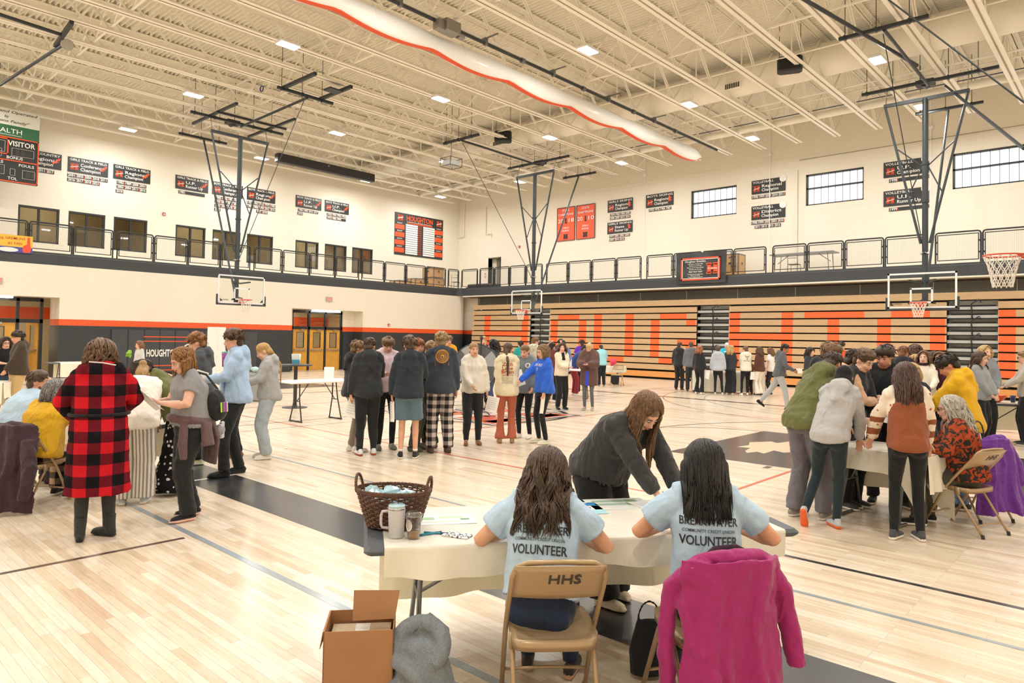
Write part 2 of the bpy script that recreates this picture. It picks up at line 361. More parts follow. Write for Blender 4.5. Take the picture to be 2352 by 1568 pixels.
# roof deck: ribbed sheet, ribs across the joists
b=MB(); V=[];p=.152; n=int((2.6-Y0)/p)
for i in range(n+1):
    y=Y0+i*p
    for dy,z in ((0,11.60),(.02,11.70),(.10,11.70),(.12,11.60)): V+= [(-3.1,y+dy,z),(X1+.3,y+dy,z)]
k=len(V)//2; b.add(V,[(2*i,2*i+1,2*i+3,2*i+2) for i in range(k-1)])
b.build('ceiling',M_roof,kind='structure')
# ---------------------------------------------------------------- roof joists (double-angle chords, zigzag webs)
def make_joist():
    r=thing('roof_joist','cream open-web steel joist spanning the hall','roof joist',(0,0,0)); r['group']='open-web roof joists'
    L0=Y0+.3; b=MB(); 
    for s in (-1,1):
        b.box(s*.02 if s>0 else -.14,s*.14 if s>0 else -.02,L0,1.25,10.15,10.165); b.box(s*.02 if s>0 else -.035,.035 if s>0 else -.02,L0,1.25,10.15,10.25)
    b.build('bottom_chord',M_steel,r)
    b=MB()
    for s in (-1,1):
        b.box(.02 if s>0 else -.13,.13 if s>0 else -.02,L0,2.45,11.56,11.58); b.box(.02 if s>0 else -.04,.04 if s>0 else -.02,L0,2.45,11.46,11.58)
    b.build('top_chord',M_steel,r)
    b=MB(); y=.75; st=1.22; b.bar((0,y,10.2),(0,2.3,11.5),.05)
    while y-2*st>L0:
        for dx in (-.03,.03): b.bar((dx,y,10.2),(dx,y-st,11.52),.035)
        b.bar((0,y-st,11.52),(0,y-2*st,10.2),.045); b.bar((0,y-st,10.2),(0,y-st,11.5),.03); y-=2*st
    b.build('web',M_steel,r); return r
j0=make_joist(); JX=[-2.05+1.525*k for k in range(24)]
for i,x in enumerate(JX):
    o=j0 if i==0 else copy_tree(j0); o.location=(x,0,0)
b=MB()
for k,y in enumerate((-27.5,-21.6,-15.7,-9.8,-3.9)):
    b.box(-2.6,X1-.1,y-.03,y+.03,10.25,10.29); b.box(-2.6,X1-.1,y-.03,y+.03,11.42,11.46)
    if k in (0,1,2,3):
        for i in range(len(JX)-2):
            b.bar((JX[i],y+.05,10.28),(JX[i+1],y+.05,11.45),.04); 
            if k%2: b.bar((JX[i],y-.05,11.45),(JX[i+1],y-.05,10.28),.04)
b.build('joist_bridging',M_steel,label='cream bridging angles tying the roof joists together crosswise',cat='bracing')
# duct, pipes
def pipe(name,a,c,r,m,label,cat,n=20):
    b=MB(); b.tube([a,c],[r,r],n); o=b.build(name,m,smooth=True,label=label,cat=cat); return o
r=thing('air_duct','large round cream air duct running through the joists near the bleachers wall','duct')
b=MB(); b.tube([(-2.7,-5.2,10.86),(X1-.1,-5.2,10.86)],[.52,.52],32); b.build('duct_body',M_steel,r,smooth=True)
for x in np.arange(-2,33,3.05): b=MB(); b.tube([(x,-5.2,10.86),(x+.06,-5.2,10.86)],[.535,.535],32); b.build('joint_band',M_steel,r,smooth=True)
for x in (8.5,19.6):
    b=MB(); b.box(x-.28,x+.28,-5.8,-5.7,10.42,10.62,0)
    for k in range(8): b.box(x-.25+k*.065,x-.21+k*.065,-5.81,-5.79,10.44,10.6,1)
    b.build('air_grille',[M_steel,mat('grille_dark','3b352c',.6)],r)
pipe('roof_pipe',(-2,-1.5,10.28),(X1,-1.5,10.28),.13,M_steel,'medium cream pipe close to the bleachers wall under the roof','pipe')
pipe('sprinkler_pipe',(-2.6,-3.1,10.35),(X1,-3.1,10.35),.025,M_steel,'thin cream sprinkler pipe between the duct and the bleachers wall','pipe',8)
pipe('roof_cable',(-2,-1.75,10.42),(X1,-1.75,10.42),.018,mat('cable_blue','4a4f68',.6),'thin dark blue cable beside the medium roof pipe','cable',6)
pipe('sprinkler_pipe',(-2.6,-7.3,10.4),(X1,-7.3,10.4),.025,M_steel,'thin cream sprinkler pipe on the room side of the large duct','pipe',8)
for x,lb in ((11.08,'left of the three, beside the boys skiing sign'),(17.55,'crossing the volleyball regional sign'),(23.84,'behind the right basketball post')):
    r=thing('hanging_conduit','thin white vertical conduit '+lb,'conduit')
    b=MB(); b.cyl((x,2.44,4.6),(x,2.44,11.6),.018,8); b.build('tube',M_white,r); b=MB(); b.rbox((x,2.44,10.2),(.16,.08,.12)); b.cyl((x,2.44,9.9),(x,2.44,10.2),.03,8); b.build('bracket',M_white,r)
for pts,lb in (([(-2.3,2.42,10.3),(-2.3,2.42,8.2),(-2.75,2.42,8.2)],'cream pipe bent at the far corner of the upper wall'),([(-.35,2.42,9.9),(-.35,2.42,8.2),(.15,2.42,8.2),(.15,2.42,8.0)],'thin cream pipe loop right of the far corner'),([(18.75,2.42,9.3),(18.75,2.42,4.7)],'cream conduit running down the wall left of the middle window')):
    b=MB(); b.tube(pts,.04,8); b.build('wall_pipe',M_cream,label=lb,cat='pipe')
b=MB(); b.tube([(18.85,2.46,9.75),(33,2.46,9.75)],.012,6); b.build('wall_cable',mat('cable_gray','8d867a',.6),label='thin grey cable along the upper wall above the windows',cat='cable')
# ---------------------------------------------------------------- windows
def wframe(b,axis,pos,u0,u1,z0,z1,w,d,m=0,mull=(),tr=()):
    def bx(a,c,e,f):
        if axis=='x': b.box(pos-d,pos,a,c,e,f,m)
        else: b.box(a,c,pos,pos+d,e,f,m)
    bx(u0,u1,z1-w,z1);bx(u0,u1,z0,z0+w);bx(u0,u0+w,z0,z1);bx(u1-w,u1,z0,z1)
    for u in mull: bx(u-w/2,u+w/2,z0,z1)
    for z in tr: bx(u0,u1,z-w/2,z+w/2)
M_glass,t_,b_=nt('dark_glass'); b_.inputs['Base Color'].default_value=(*sr('bfae86'),1); b_.inputs['Roughness'].default_value=.04; b_.inputs['Transmission Weight'].default_value=.55; b_.inputs['IOR'].default_value=1.12
def glass_mat(name,tint=(1,1,1),refl=.12):
    m=bpy.data.materials.new(name); m.use_nodes=True; t=m.node_tree; t.nodes.remove(t.nodes['Principled BSDF']); o=t.nodes['Material Output']
    tr=nd(t,'ShaderNodeBsdfTransparent'); tr.inputs[0].default_value=(*tint,1); gl=nd(t,'ShaderNodeBsdfGlossy'); gl.inputs['Roughness'].default_value=.02
    fr=nd(t,'ShaderNodeLayerWeight'); fr.inputs[0].default_value=refl; mx=nd(t,'ShaderNodeMixShader'); lnk(t,fr.outputs['Facing'],mx.inputs[0]); 
    lnk(t,tr.outputs[0],mx.inputs[1]); lnk(t,gl.outputs[0],mx.inputs[2]); lnk(t,mx.outputs[0],o.inputs[0]); MATS[name]=m; return m
G_win=glass_mat('window_glass',(.93,.93,.9),.22); G_clear=glass_mat('clear_glass',(.97,.99,.98),.1)
n=1
for a,c in WL:
    b=MB(); wframe(b,'x',-2.82,a,c,5.28,6.72,.07,.12,0,[(a+c)/2]); b.box(-2.94,-2.80,a,c,6.64,6.72)
    f=b.build('window_%d'%n,M_frame,kind='structure')
    b=MB(); b.box(-2.9,-2.89,a+.05,c-.05,5.33,6.67); b.build('pane',G_win,f); n+=1
# dim rooms behind the upper left windows
b=MB()
for i,(a,c) in enumerate(((-24,-15.9),(-15.9,-9.8),(-9.8,-3))):
    b.box(-6.5,-6.4,a,c,4.6,8,0); b.box(-6.5,-3.05,a-.05,a,4.6,8,0); b.box(-6.5,-3.05,c,c+.05,4.6,8,0); b.box(-6.5,-3.05,a,c,4.5,4.6,1); b.box(-6.5,-3.05,a,c,7.9,8,2)
    b.box(-6.4,-6.36,a+1.2,a+2.6,4.6,6.6,3); b.box(-6.4,-6.36,c-2.6,c-1.9,5.2,6.3,3)
b.build('wall_rooms_behind',[mat('room_tan','cdb98c',.8),mat('room_floor','8a7a60',.8),mat('room_ceiling','d8cba6',.8),mat('room_panel','9c8a66',.7)],kind='structure')
for a in (-20,-13,-6.5):
    ld=bpy.data.lights.new('room_light','AREA'); ld.energy=38; ld.size=1.2; ld.color=(1,.93,.78); lo=bpy.data.objects.new('room_light',ld); C.objects.link(lo); lo.location=(-4.8,a,7.8)
M_pane,t_,b_=nt('translucent_daylight_panel'); b_.inputs['Base Color'].default_value=(.9,.95,1,1); b_.inputs['Emission Color'].default_value=(.93,.97,1,1); b_.inputs['Emission Strength'].default_value=1.7
for a,c in WR:
    b=MB(); wframe(b,'y',2.6,a,c,7.72,9.08,.07,.1,0,[],[8.47]); f=b.build('window_%d'%n,M_frame,kind='structure')
    b=MB(); b.box(a+.02,c-.02,2.72,2.74,7.76,9.04,0)
    b.build('pane',M_pane,f); b=MB()
    for k in range(1,8): u=a+(c-a)*k/8; b.box(u-.012,u+.012,2.69,2.72,7.76,9.04)
    b.build('mullion',mat('mullion_pale','8f979e',.5),f); n+=1
# upper right door recess
b=MB(); b.box(DR[0],DR[0]+.45,2.79,2.8,4.66,6.68,0); b.box(DR[0]-.06,DR[0],2.5,2.8,4.62,6.72,1); b.box(DR[1],DR[1]+.06,2.5,2.8,4.62,6.72,1); b.box(DR[0],DR[1],2.5,2.8,6.66,6.72,1); b.box(DR[0]+.45,DR[1],2.72,2.8,4.62,6.66,1)
b.build('door_3',[mat('door_cream','d6cfba',.5),mat('door_taupe','6e6656',.6)],kind='structure')
b=MB(); 
for z in (5.55,5.75): b.cyl((-.35,2.44,z),(-.35,2.5,z),.05,12)
b.build('wall_speaker_round',M_chrome,label='small round steel wall fittings left of the balcony door',cat='wall fitting')
# ---------------------------------------------------------------- lower doors
M_wood=mat('door_maple_yellow','cf9a3c',.4,var=.08,vscale=3)
def door_bay(root,y0,y1,x,win=True,tr=True):
    b=MB(); b.box(x-.05,x-.01,y0+.02,y1-.02,.02,2.06) if not win else None
    if win:
        a=y0+.02;c=y1-.02; wy0=y0+.28*(y1-y0)-.03;wy1=y1-.28*(y1-y0)+.03
        for q in ((a,wy0,.02,2.06),(wy1,c,.02,2.06),(wy0,wy1,.02,1.12),(wy0,wy1,1.9,2.06)): b.box(x-.05,x-.01,*q)
    d=b.build('door_leaf',M_wood,root)
    b=MB(); wframe(b,'x',x-.005,wy0,wy1,1.12,1.9,.025,.05); b.build('door_window_frame',M_frame,d)
    b=MB(); b.box(x-.03,x-.028,wy0,wy1,1.12,1.9); b.build('door_glass',G_win,d)
    b=MB(); b.box(x-.01,x+.05,y0+.06,y1-.06,.98,1.04); b.box(x-.01,x+.03,y0+.1,y0+.16,.95,1.07); b.box(x-.01,x+.03,y1-.16,y1-.1,.95,1.07); b.build('push_bar',M_chrome,d)
    b=MB(); b.box(x-.01,x+.05,(y0+y1)/2-.02,(y0+y1)/2+.22,1.97,2.05); b.build('door_closer',M_chrome,d)
def doors(name,ys,x=-.9,open_last=False):
    b=MB()
    for y in ys: b.box(x-.08,x+.02,y-.05,y+.05,0,2.95)
    for z in ((2.04,2.18),(2.85,2.99)): b.box(x-.08,x+.02,ys[0]-.05,ys[-1]+.05,*z)
    r=b.build(name,M_frame,kind='structure')
    b=MB(); b.box(x-.04,x-.035,ys[0],ys[-1],2.18,2.85); b.build('transom_glass',G_win,r)
    for i in range(len(ys)-1):
        if open_last and i==len(ys)-2: continue
        door_bay(r,ys[i]+.05,ys[i+1]-.05,x)
    return r
doors('door_1',[-23.9,-22.9,-21.5,-20.75],open_last=True)
doors('door_2',[-10.3,-9.38,-8.44,-7.5])
b=MB(); b.box(-.95,-.8,-10.85,-10.35,0,3.02); b.box(-.95,-.8,-7.45,-6.8,0,3.02); b.build('wall_door_return',M_low,kind='structure')
# open leaf of the left doors
r=thing('door_leaf_open','open maple door leaf with a narrow window in the left doorway','door',(-1.0,-20.78,0),0)
b=MB(); b.box(-.9,0,-.045,0,.02,1.1);b.box(-.9,0,-.045,0,1.95,2.06);b.box(-.9,-.62,-.045,0,1.1,1.95);b.box(-.25,0,-.045,0,1.1,1.95); b.build('leaf',M_wood,r)
b=MB(); b.box(-.62,-.25,-.03,-.02,1.1,1.95); b.build('door_glass',G_win,r); b=MB(); b.box(-.85,-.05,-.1,-.045,.98,1.04); b.build('push_bar',M_chrome,r)
r.rotation_euler=(0,0,math.radians(12))
# lobby behind the doors
b=MB()
for (a,c) in ((-26,-19),(-12.4,-5.6)):
    b.box(-5.2,-5.1,a,c,0,3.9,0); b.box(-5.1,-5.08,a,c,2.25,2.75,1); b.box(-5.2,-1.2,a-.1,a,0,3.9,0); b.box(-5.2,-1.2,c,c+.1,0,3.9,0); b.box(-5.2,-1.2,a,c,3.4,3.5,2)
    b.box(-5.1,-5.05,a+.5,a+2.2,0,2.1,3); b.box(-5.08,-5.0,a+3.2,a+4.6,.7,2.2,3); b.box(-4.99,-4.98,a+3.4,a+4.4,.9,2.0,4)
b.build('wall_lobby',[mat('lobby_tan','c9bd9c',.7),mat('lobby_orange',ORANGE,.6),M_white,M_wood,mat('case_light','f6ead0',.5,emit=1.6)],kind='structure')
for a,lb in ((-22.5,'left doorway'),(-8.6,'middle doorway')):
    r=thing('doorway_lamp','narrow white lamp glowing in the head of the '+lb,'light'); b=MB(); b.box(-.75,-.45,a-.75,a+.75,2.93,2.985); b.build('diffuser',mat('doorway_glow','fffdf6',.4,emit=6),r)
    ld=bpy.data.lights.new('lobby_light','AREA'); ld.energy=70; ld.size=1.5; ld.color=(1,.93,.8); lo=bpy.data.objects.new('lobby_light',ld); C.objects.link(lo); lo.location=(-3.2,a,3.3)

# ================================================================ bleachers (closed), with the painted word
M_bl=mat('bleacher_tan','c6a881',.5,var=.06,vscale=2,stretch=(1,1,12)); M_blo=mat('bleacher_orange','ee6a34',.45); M_blk=mat('bleacher_gap','1b1a19',.7)
M_gal=mat('step_steel','b9bcbc',.45,.3); M_galD=mat('step_back_steel','b4b6b5',.6,.2); M_kick=mat('kick_wood','dc9a55',.5)  # aisle back panels get a steel slightly darker than the steps
ROWZ=[.43+.2975*i for i in range(11)]     # bottoms of the board rows, 11 rows to 3.66
def rows_of(letter):  # 8 rows bottom..top -> list of (x0,x1) in unit letter width
    F=[(0,1)];L=(0,.24);R=(.76,1)
    G={'H':[[L,R]]*3+[F]+[[L,R]]*4,'O':[F]+[[L,R]]*6+[F],'U':[F]+[[L,R]]*7,'G':[F]+[[L,R]]+[[L,(.55,1)]]+[[L]]+[[L]]*2+[[L,R]]+[F],
       'T':[[(.38,.62)]]*7+[F],'N':[[L,R]]*8}
    return [r if isinstance(r,list) else [r] for r in G[letter]]
# letter cells taken along the wall (x0,x1): H O U G | H T O N ...
CELLS=[('H',1.78,5.14),('O',6.74,9.06),('U',9.53,11.85),('G',12.8,15.1),('H',16.69,19.4),('T',19.85,22.07),('O',22.52,24.72),('N',26.28,29.2)]
def orange_spans():
    sp={i:[] for i in range(11)}
    S=.47
    for l,a,c in CELLS:
        for k in range(8):
            i=k+1
            if l=='H': s=[(a,a+S),(c-S,c)] if k!=4 else [(a,c)]
            elif l=='O': s=[(a+S,c-S)] if k in (0,7) else [(a,a+S),(c-S,c)]
            elif l=='U': s=[(a+.5,c-.5)] if k==0 else [(a,a+S),(c-S,c)]
            elif l=='G':
                s={0:[(a+S,c-S-.35)],1:[(a,a+S),(c-S,c)],2:[(a,a+S),(c-S,c)],3:[(a,a+S),(c-.9,c)],6:[(a,a+S),(c-S,c)],7:[(a+S,c-S)]}.get(k,[(a,a+S)])
            elif l=='T': s=[(a,c)] if k==7 else [((a+c)/2-.22,(a+c)/2+.22)]
            else: s=[(a,a+S),(c-S,c)] if k!=6 else [(a,a+S+.5),(c-S,c)]
            sp[i]+=s
    return sp
def bleachers():
    sp=orange_spans(); secs=[(.78,5.28),(6.64,15.14),(16.66,24.76),(26.26,33.6)]
    names=['leftmost section of closed tan bleachers with an orange H','section of closed tan bleachers with orange O U G','section of closed tan bleachers with orange H T and the next letter','rightmost section of closed tan bleachers with an orange letter']
    for (x0,x1),lb in zip(secs,names):
        r=thing('bleacher_section',lb,'bleachers'); 
        b=MB(); b.box(x0,x1,.5,1.85,0,3.38,0); b.build('understructure',M_blk,r)
        for i in range(10):
            z0=.45+.293*i; z1=z0+.25; y=.27+.012*i
            if i==10 : z0,z1=3.40,3.66
            b=MB(); cuts=sorted({x0,x1,*[q for s in sp[i] for q in s if x0<q<x1]})
            for a,c in zip(cuts[:-1],cuts[1:]):
                m=1 if any(s[0]-.001<(a+c)/2<s[1]+.001 for s in sp[i]) and 1<=i<=8 else 0
                b.box(a,c,y,y+.04,z0,z1,m)
            b.box(x0,x1,y-.0,y+.3,z1-.012,z1,0)
            b.build('row_front',[M_bl,M_blo],r)
        b=MB(); b.box(x0,x1,.24,.3,.1,.36); b.build('kick_board',M_kick,r)
    b=MB(); 
    # top board spanning the aisles
    b.box(.78,33.6,.36,.42,3.40,3.662); b.build('bleacher_top_board',M_bl,label='long tan board running above all bleacher sections and aisles',cat='board')
    for (x0,x1),lb in zip([(5.28,6.64),(15.14,16.66),(24.76,26.26)],['left aisle behind the middle basketball goal','middle aisle between the orange words','right aisle near the right basketball goal']):
        r=thing('bleacher_aisle','grey steel steps folded in the bleachers '+lb,'steps')
        b=MB(); b.box(x0,x1,.72,.76,0,3.38,0)
        b.build('back_panel',M_galD,r)
        for i in range(10):
            b=MB(); z=.42+.293*i; b.box(x0,x1,.45,.72,z,z+.1,0); b.box(x0,x1,.46,.72,z-.03,z,1); b.box(x0+.1,x1-.1,.6,.72,z+.14,z+.16,1); b.build('step',[M_gal,M_blk],r)
        for i in range(5):
            z=.9+.586*i; xc=(x0+x1)/2; b=MB(); b.tube([(xc,.42,z-.5),(xc-.02,.42,z-.15),(xc-.02,.36,z),(xc+.22,.36,z+.16),(xc+.26,.38,z+.05)],.022,8); b.build('handrail',M_dark,r,smooth=True)
bleachers()
b=MB(); b.box(.2,33.6,1.15,1.2,3.6,4.13,0)
for x in [.2,2.83,6.65,9.2,11.72,14.21,16.69,19.2,21.7,24.2,26.7,29.2]: b.box(x-.012,x+.012,1.13,1.15,3.6,4.13,1)
b.build('wall_gray_panels',[mat('panel_gray','7f7d78',.7),M_cream],kind='structure')
# ================================================================ balcony railing
M_mesh=mat('mesh_wire','9a9a96',.5)
RAIL={}
def rail_panel(L):
    r=thing('railing_panel','',''); b=MB(); 
    b.tube([(.02,0,0),(.02,0,1.0),(.05,0,1.06),(.1,0,1.08),(L-.1,0,1.08),(L-.05,0,1.06),(L-.02,0,1.0),(L-.02,0,0)],.028,6)
    b.build('rail_frame',M_frame,r)
    b=MB(); 
    for (x0,x1,z0,z1) in ((.07,.1,.1,1.0),(L-.1,L-.07,.1,1.0),(.07,L-.07,.09,.12),(.07,L-.07,.98,1.01)): b.box(x0,x1,-.012,.012,z0,z1)
    for z in (.35,.75): b.box(.02,.09,-.012,.012,z-.03,z+.03); b.box(L-.09,L-.02,-.012,.012,z-.03,z+.03)
    b.build('infill_frame',M_frame,r)
    b=MB(); w=.0016
    for x in np.arange(.1,L-.1,.05): b.box(x-w,x+w,-.001,.001,.1,1.0)
    for z in np.arange(.15,1.0,.05): b.box(.1,L-.1,-.001,.001,z-w,z+w)
    b.build('wire_mesh',M_mesh,r); return r
def rail(a,c,axis,side,k):
    L=round(c-a,2); key=L
    if key in RAIL: o=copy_tree(RAIL[key])
    else: o=rail_panel(L-.02); RAIL[key]=o
    if axis=='x': o.location=(a,.0,4.66); o.rotation_euler=(0,0,0); o.location.y=-.0+.05
    else: o.location=(-.05,a,4.66); o.rotation_euler=(0,0,PI/2)
    o['label']='black balcony railing panel with pale wire mesh '+side; o['category']='railing'; o['group']='railing panels '+side
LY=[-24.3,-22.86,-21.43,-20.01,-18.6,None,-18.5,-17.1,-15.73,-14.33,-12.94,None,-12.8,-11.37,-9.93,-8.49,-7.04,None,-6.92,-5.44,-4.0,-2.56,-1.04,None,-.9,.0]
RX=[.1,1.5,None,1.62,2.8,3.98,5.18,6.38,None,6.6,8.08,9.55,11.02,12.46,None,12.71,14.13,15.55,16.99,18.43,None,18.66,20.05,21.45,22.85,24.25,None,24.46,25.86,27.3,28.7,30.1]
for l,ax,sd in ((LY,'y','above the left wall'),(RX,'x','above the bleachers')):
    for a,c in zip(l[:-1],l[1:]):
        if a is not None and c is not None: rail(a,c,ax,sd,0)
# ================================================================ championship signs
M_sign=mat('sign_black','2b2e30',.5); M_or=mat('sign_orange','e0552b',.5); M_txt=mat('sign_white','ecebe6',.5); M_txg=mat('sign_gray','b9b8b2',.5)
def Hlogo(b,c,R,U,s,m,off=.006):
    c=np.asarray(c,float);R=np.asarray(R,float);U=np.asarray(U,float);n=np.cross(R,U)
    for (a,e,f,g) in ((-1,-.25,-.8,.8),(.25,1,-.8,.8),(-.3,.3,-.25,.25),(-1.15,-.12,-1,-.65),(-1.15,-.12,.65,1),(.12,1.15,-1,-.65),(.12,1.15,.65,1)):
        b.poly([c+R*x*s+U*y*s+n*off for x,y in ((a,f),(e,f),(e,g),(a,g))],m)
def Hswipe(b,c,R,U,s,m,off=.008):
    c=np.asarray(c,float);R=np.asarray(R,float);U=np.asarray(U,float);n=np.cross(R,U)
    b.poly([c+R*x*s+U*y*s+n*off for x,y in ((-1.3,-.45),(-1.2,-.2),(1.1,.45),(1.3,.2))],m)
def shape_poly(b,pts,c,R,U,s,m,off=.006):
    c=np.asarray(c,float);R=np.asarray(R,float);U=np.asarray(U,float);n=np.cross(R,U); b.poly([c+R*x*s+U*y*s+n*off for x,y in pts],m)
WING=[(-.6,-.9),(-.9,-.2),(-.3,-.25),(-.5,.3),(.1,.1),(.1,.55),(1,1),(.8,.3),(.3,.2),(.6,-.2),(0,-.2),(.1,-.6),(-.3,-.4)]
SKI=[(-.9,-.9),(-.2,-.5),(-.3,-.1),(-.6,.3),(-.3,.9),(.1,.9),(.1,.3),(.7,.4),(.3,0),(.4,-.4),(1,-.3),(.2,-.7)]
def sign(title,l2,l3,origin,R,w,h,years,icon,label,wing=WING,two=False):
    """origin = top-left corner on the wall, R = reading direction"""
    R=np.asarray(R,float);U=np.array([0,0,1.]);n=np.cross(R,U); o=np.asarray(origin,float)
    r=thing('championship_sign',label,'sign',tuple(o+R*w/2-U*h)); L0=np.array(r.location); P=lambda u,v,d=0: o+R*u-U*v+n*d-L0
    def slab(b,u0,u1,v0,v1,d0,d1,m): b.prism([P(u0,v1,d0),P(u1,v1,d0),P(u1,v0,d0),P(u0,v0,d0)],n*(d1-d0),m)
    b=MB(); slab(b,0,w,0,h,.0,.02,0); b.build('board',M_sign,r)
    b=MB(); put_text(b,title,P(w*.04,h*.16,.022),R,U,h*.22,0,.012,'LEFT',width=w*(.92 if icon!='ball' else .62))
    put_text(b,l2,P(w*.3,h*.47,.022),R,U,h*.3,0,.012,'LEFT',width=w*min(.58,.075*len(l2))); put_text(b,l3,P(w*.3,h*.76,.022),R,U,h*.3,0,.012,'LEFT',width=w*min(.52,.062*len(l3)))
    b.build('lettering',M_txt,r)
    b=MB(); Hlogo(b,P(w*.155,h*.62,.02),R,U,h*.2,0); Hswipe(b,P(w*.155,h*.62,.02),R,U,h*.2,1); b.build('team_emblem',[M_or,M_txg],r)
    if icon!='ball': b=MB(); shape_poly(b,wing,P(w*.87,h*.5,.02),R,U,h*.26,0); b.build('sport_emblem',M_or,r)
    if icon=='ball':
        b=MB(); c=P(w*.93,h*.1,.022); b.poly([c+R*math.cos(a)*h*.25+U*math.sin(a)*h*.25 for a in np.linspace(0,2*PI,24,endpoint=False)],0)
        for k in range(3):
            a=k*2*PI/3+.3; b.bar(c+n*.002,c+n*.002+(R*math.cos(a)+U*math.sin(a))*h*.24,h*.012,.001,1); b.bar(c+n*.002+(R*math.cos(a+.5)+U*math.sin(a+.5))*h*.1,c+n*.002+(R*math.cos(a+.25)+U*math.sin(a+.25))*h*.24,h*.01,.001,1)
        b.build('volleyball_emblem',[M_txt,mat('ball_line','a6aab0',.5)],r)
    v=h+.07
    for row in years:
        pad=row[1]; yr=row[0]; u=pad; cw=w*.195 if len(yr)>4 or not row[2:] else row[2]
        if len(row)>2: cw=row[2]
        b=MB(); tot=len(yr)*cw if yr else 0; full=row[3] if len(row)>3 else tot
        slab(b,u,u+full,v,v+.14,0,.015,0)
        for k in range(len(yr)): slab(b,u+(k+1)*cw-.012,u+(k+1)*cw,v,v+.14,.015,.017,1)
        s_=b.build('year_strip',[M_sign,M_or],r)
        b=MB()
        for k,y_ in enumerate(yr): put_text(b,y_,P(u+(k+.5)*cw-.006,v+.07,.018),R,U,.155,0,.02,width=cw*.8)
        b.build('year_lettering',M_txt,s_); v+=.19
RL=(0,1,0); RR=(1,0,0)
xl=-2.79
sign('CROSS COUNTRY','Regional','Champion',(xl,-21.3,8.96),RL,1.5,.63,[(['1994','2007','2011','2017'],.1,.29)],'w','cross country champion sign partly behind the scoreboard')
sign('GIRLS TRACK & FIELD','Conference','Champion',(xl,-19.57,8.96),RL,1.5,.62,[(['2001','2003','2004','2010','2011'],0,.3),(['2016','2017','2018','2021'],0,.3)],'w','girls track conference champion sign with two rows of years')
sign('GIRLS TRACK & FIELD','Regional','Champion',(xl,-17.87,8.98),RL,1.5,.62,[(['1982','1989','2000','2001'],.15,.3),(['2003','2004','2011','2016'],.15,.3),(['2018'],.12,.3)],'w','girls track regional champion sign with three rows of years')
sign('GIRLS TRACK & FIELD','U.P.','Runner Up',(xl,-15.28,9.0),RL,1.5,.62,[(['1982'],.15,.3,1.2)],'w','girls track U.P. runner up sign with a single year')
sign('BOYS TRACK & FIELD','Conference','Champion',(xl,-13.58,9.01),RL,1.5,.62,[(['1985','1986','1986','1990'],.15,.3),(['2010','2011','2012','2013'],.13,.3),(['2016','2017','2018','2019'],.13,.3),(['2022'],.12,.3)],'w','boys track conference champion sign behind the left goal post')
sign('BOYS TRACK & FIELD','Regional','Champion',(xl,-11.86,9.03),RL,1.5,.62,[(['1951','1961','1962','1972','1985'],.02,.3),(['1986','1986','1990','2012','2016'],.02,.3),(['2017','2018'],.5,.3)],'w','boys track regional champion sign right of the left goal post')
sign('BOYS TRACK & FIELD','U.P.','Runner Up',(xl,-9.2,9.07),RL,1.52,.62,[(['1984','1985','2016','2017'],.14,.3),(['2018'],.12,.3)],'w','boys track U.P. runner up sign')
sign('BOYS TRACK & FIELD','U.P.','Champion',(xl,-7.46,9.08),RL,1.52,.61,[(['1953','1954','1955','1956'],.14,.3),(['1972','1986','1990'],.14,.3,1.2)],'w','boys track U.P. champion sign, rightmost of the track signs')
yr=2.49
sign('GIRLS SKIING','Regional','Champion',(8.78,yr,9.19),RR,1.57,.64,[(['1954','1968','1983','2005'],.15,.32),(['2008','2009','2014','2016'],.15,.32)],'w','girls skiing regional champion sign above the girls skiing state sign',SKI)
sign('GIRLS SKIING','State','Runner Up',(8.78,yr,8.01),RR,1.57,.61,[(['1977','2001','2002','2005'],.13,.32),(['2009','2014','2016'],.13,.32)],'w','girls skiing state runner up sign, below the regional one',SKI)
sign('BOYS SKIING','Regional','Champion',(11.14,yr,9.19),RR,1.57,.66,[(['1955','1975','1986','1987'],.17,.32)],'w','boys skiing regional champion sign left of the first window',SKI)
sign('VOLLEYBALL','Regional','Champion',(16.7,yr,9.13),RR,1.54,.62,[(['1998','1999','2003','2010','2011'],.01,.305)],'ball','volleyball regional champion sign between the windows')
sign('VOLLEYBALL','District','Champion',(16.7,yr,7.96),RR,1.54,.62,[(['1998','1999','2002','2003','2010'],-.01,.3),(['2011','2013','2015','2016'],.15,.3)],'ball','volleyball district champion sign, below the regional one')
sign('VOLLEYBALL','U.P.','Champion',(22.18,yr,9.1),RR,1.6,.62,[(['1998'],.2,.32,1.4)],'ball','volleyball U.P. champion sign behind the right goal post')
sign('VOLLEYBALL','U.P.','Runner Up',(22.18,yr,7.94),RR,1.6,.62,[(['1999'],.2,.32,1.4)],'ball','volleyball U.P. runner up sign, lowest behind the right goal post')
# record board
r=thing('record_board','large black and orange track and field record board with white rows','sign',(-2.79,-.83,6.62)); L0=np.array(r.location)
def RB(b,u0,u1,v0,v1,d,m): b.box(0,d,u0-1.9,u1-1.9,2.51-v1,2.51-v0,m)
b=MB(); RB(b,0,3.79,0,2.51,.02,0); b.build('board',M_sign,r)
b=MB()
for k in range(4):
    for u in (.02,3.1): RB(b,u,u+.7,.7+k*.46,.98+k*.46,.024,0)
b.box(.02,.024,-1.0,1.0,1.93,2.02,0); b.build('orange_panel',M_or,r)
b=MB()
for k in range(14):
    for u in (.82,2.18): RB(b,u,u+.92,.62+k*.13,.72+k*.13,.024,0)
b.build('record_rows',M_txt,r)
b=MB(); put_text(b,'HOUGHTON',(.024,.0,2.51-.27),(0,1,0),(0,0,1),.42,0,.025,width=2.05); Hlogo(b,(.02,-1.5,2.22),(0,1,0),(0,0,1),.17,0); Hlogo(b,(.02,1.55,2.22),(0,1,0),(0,0,1),.17,0)
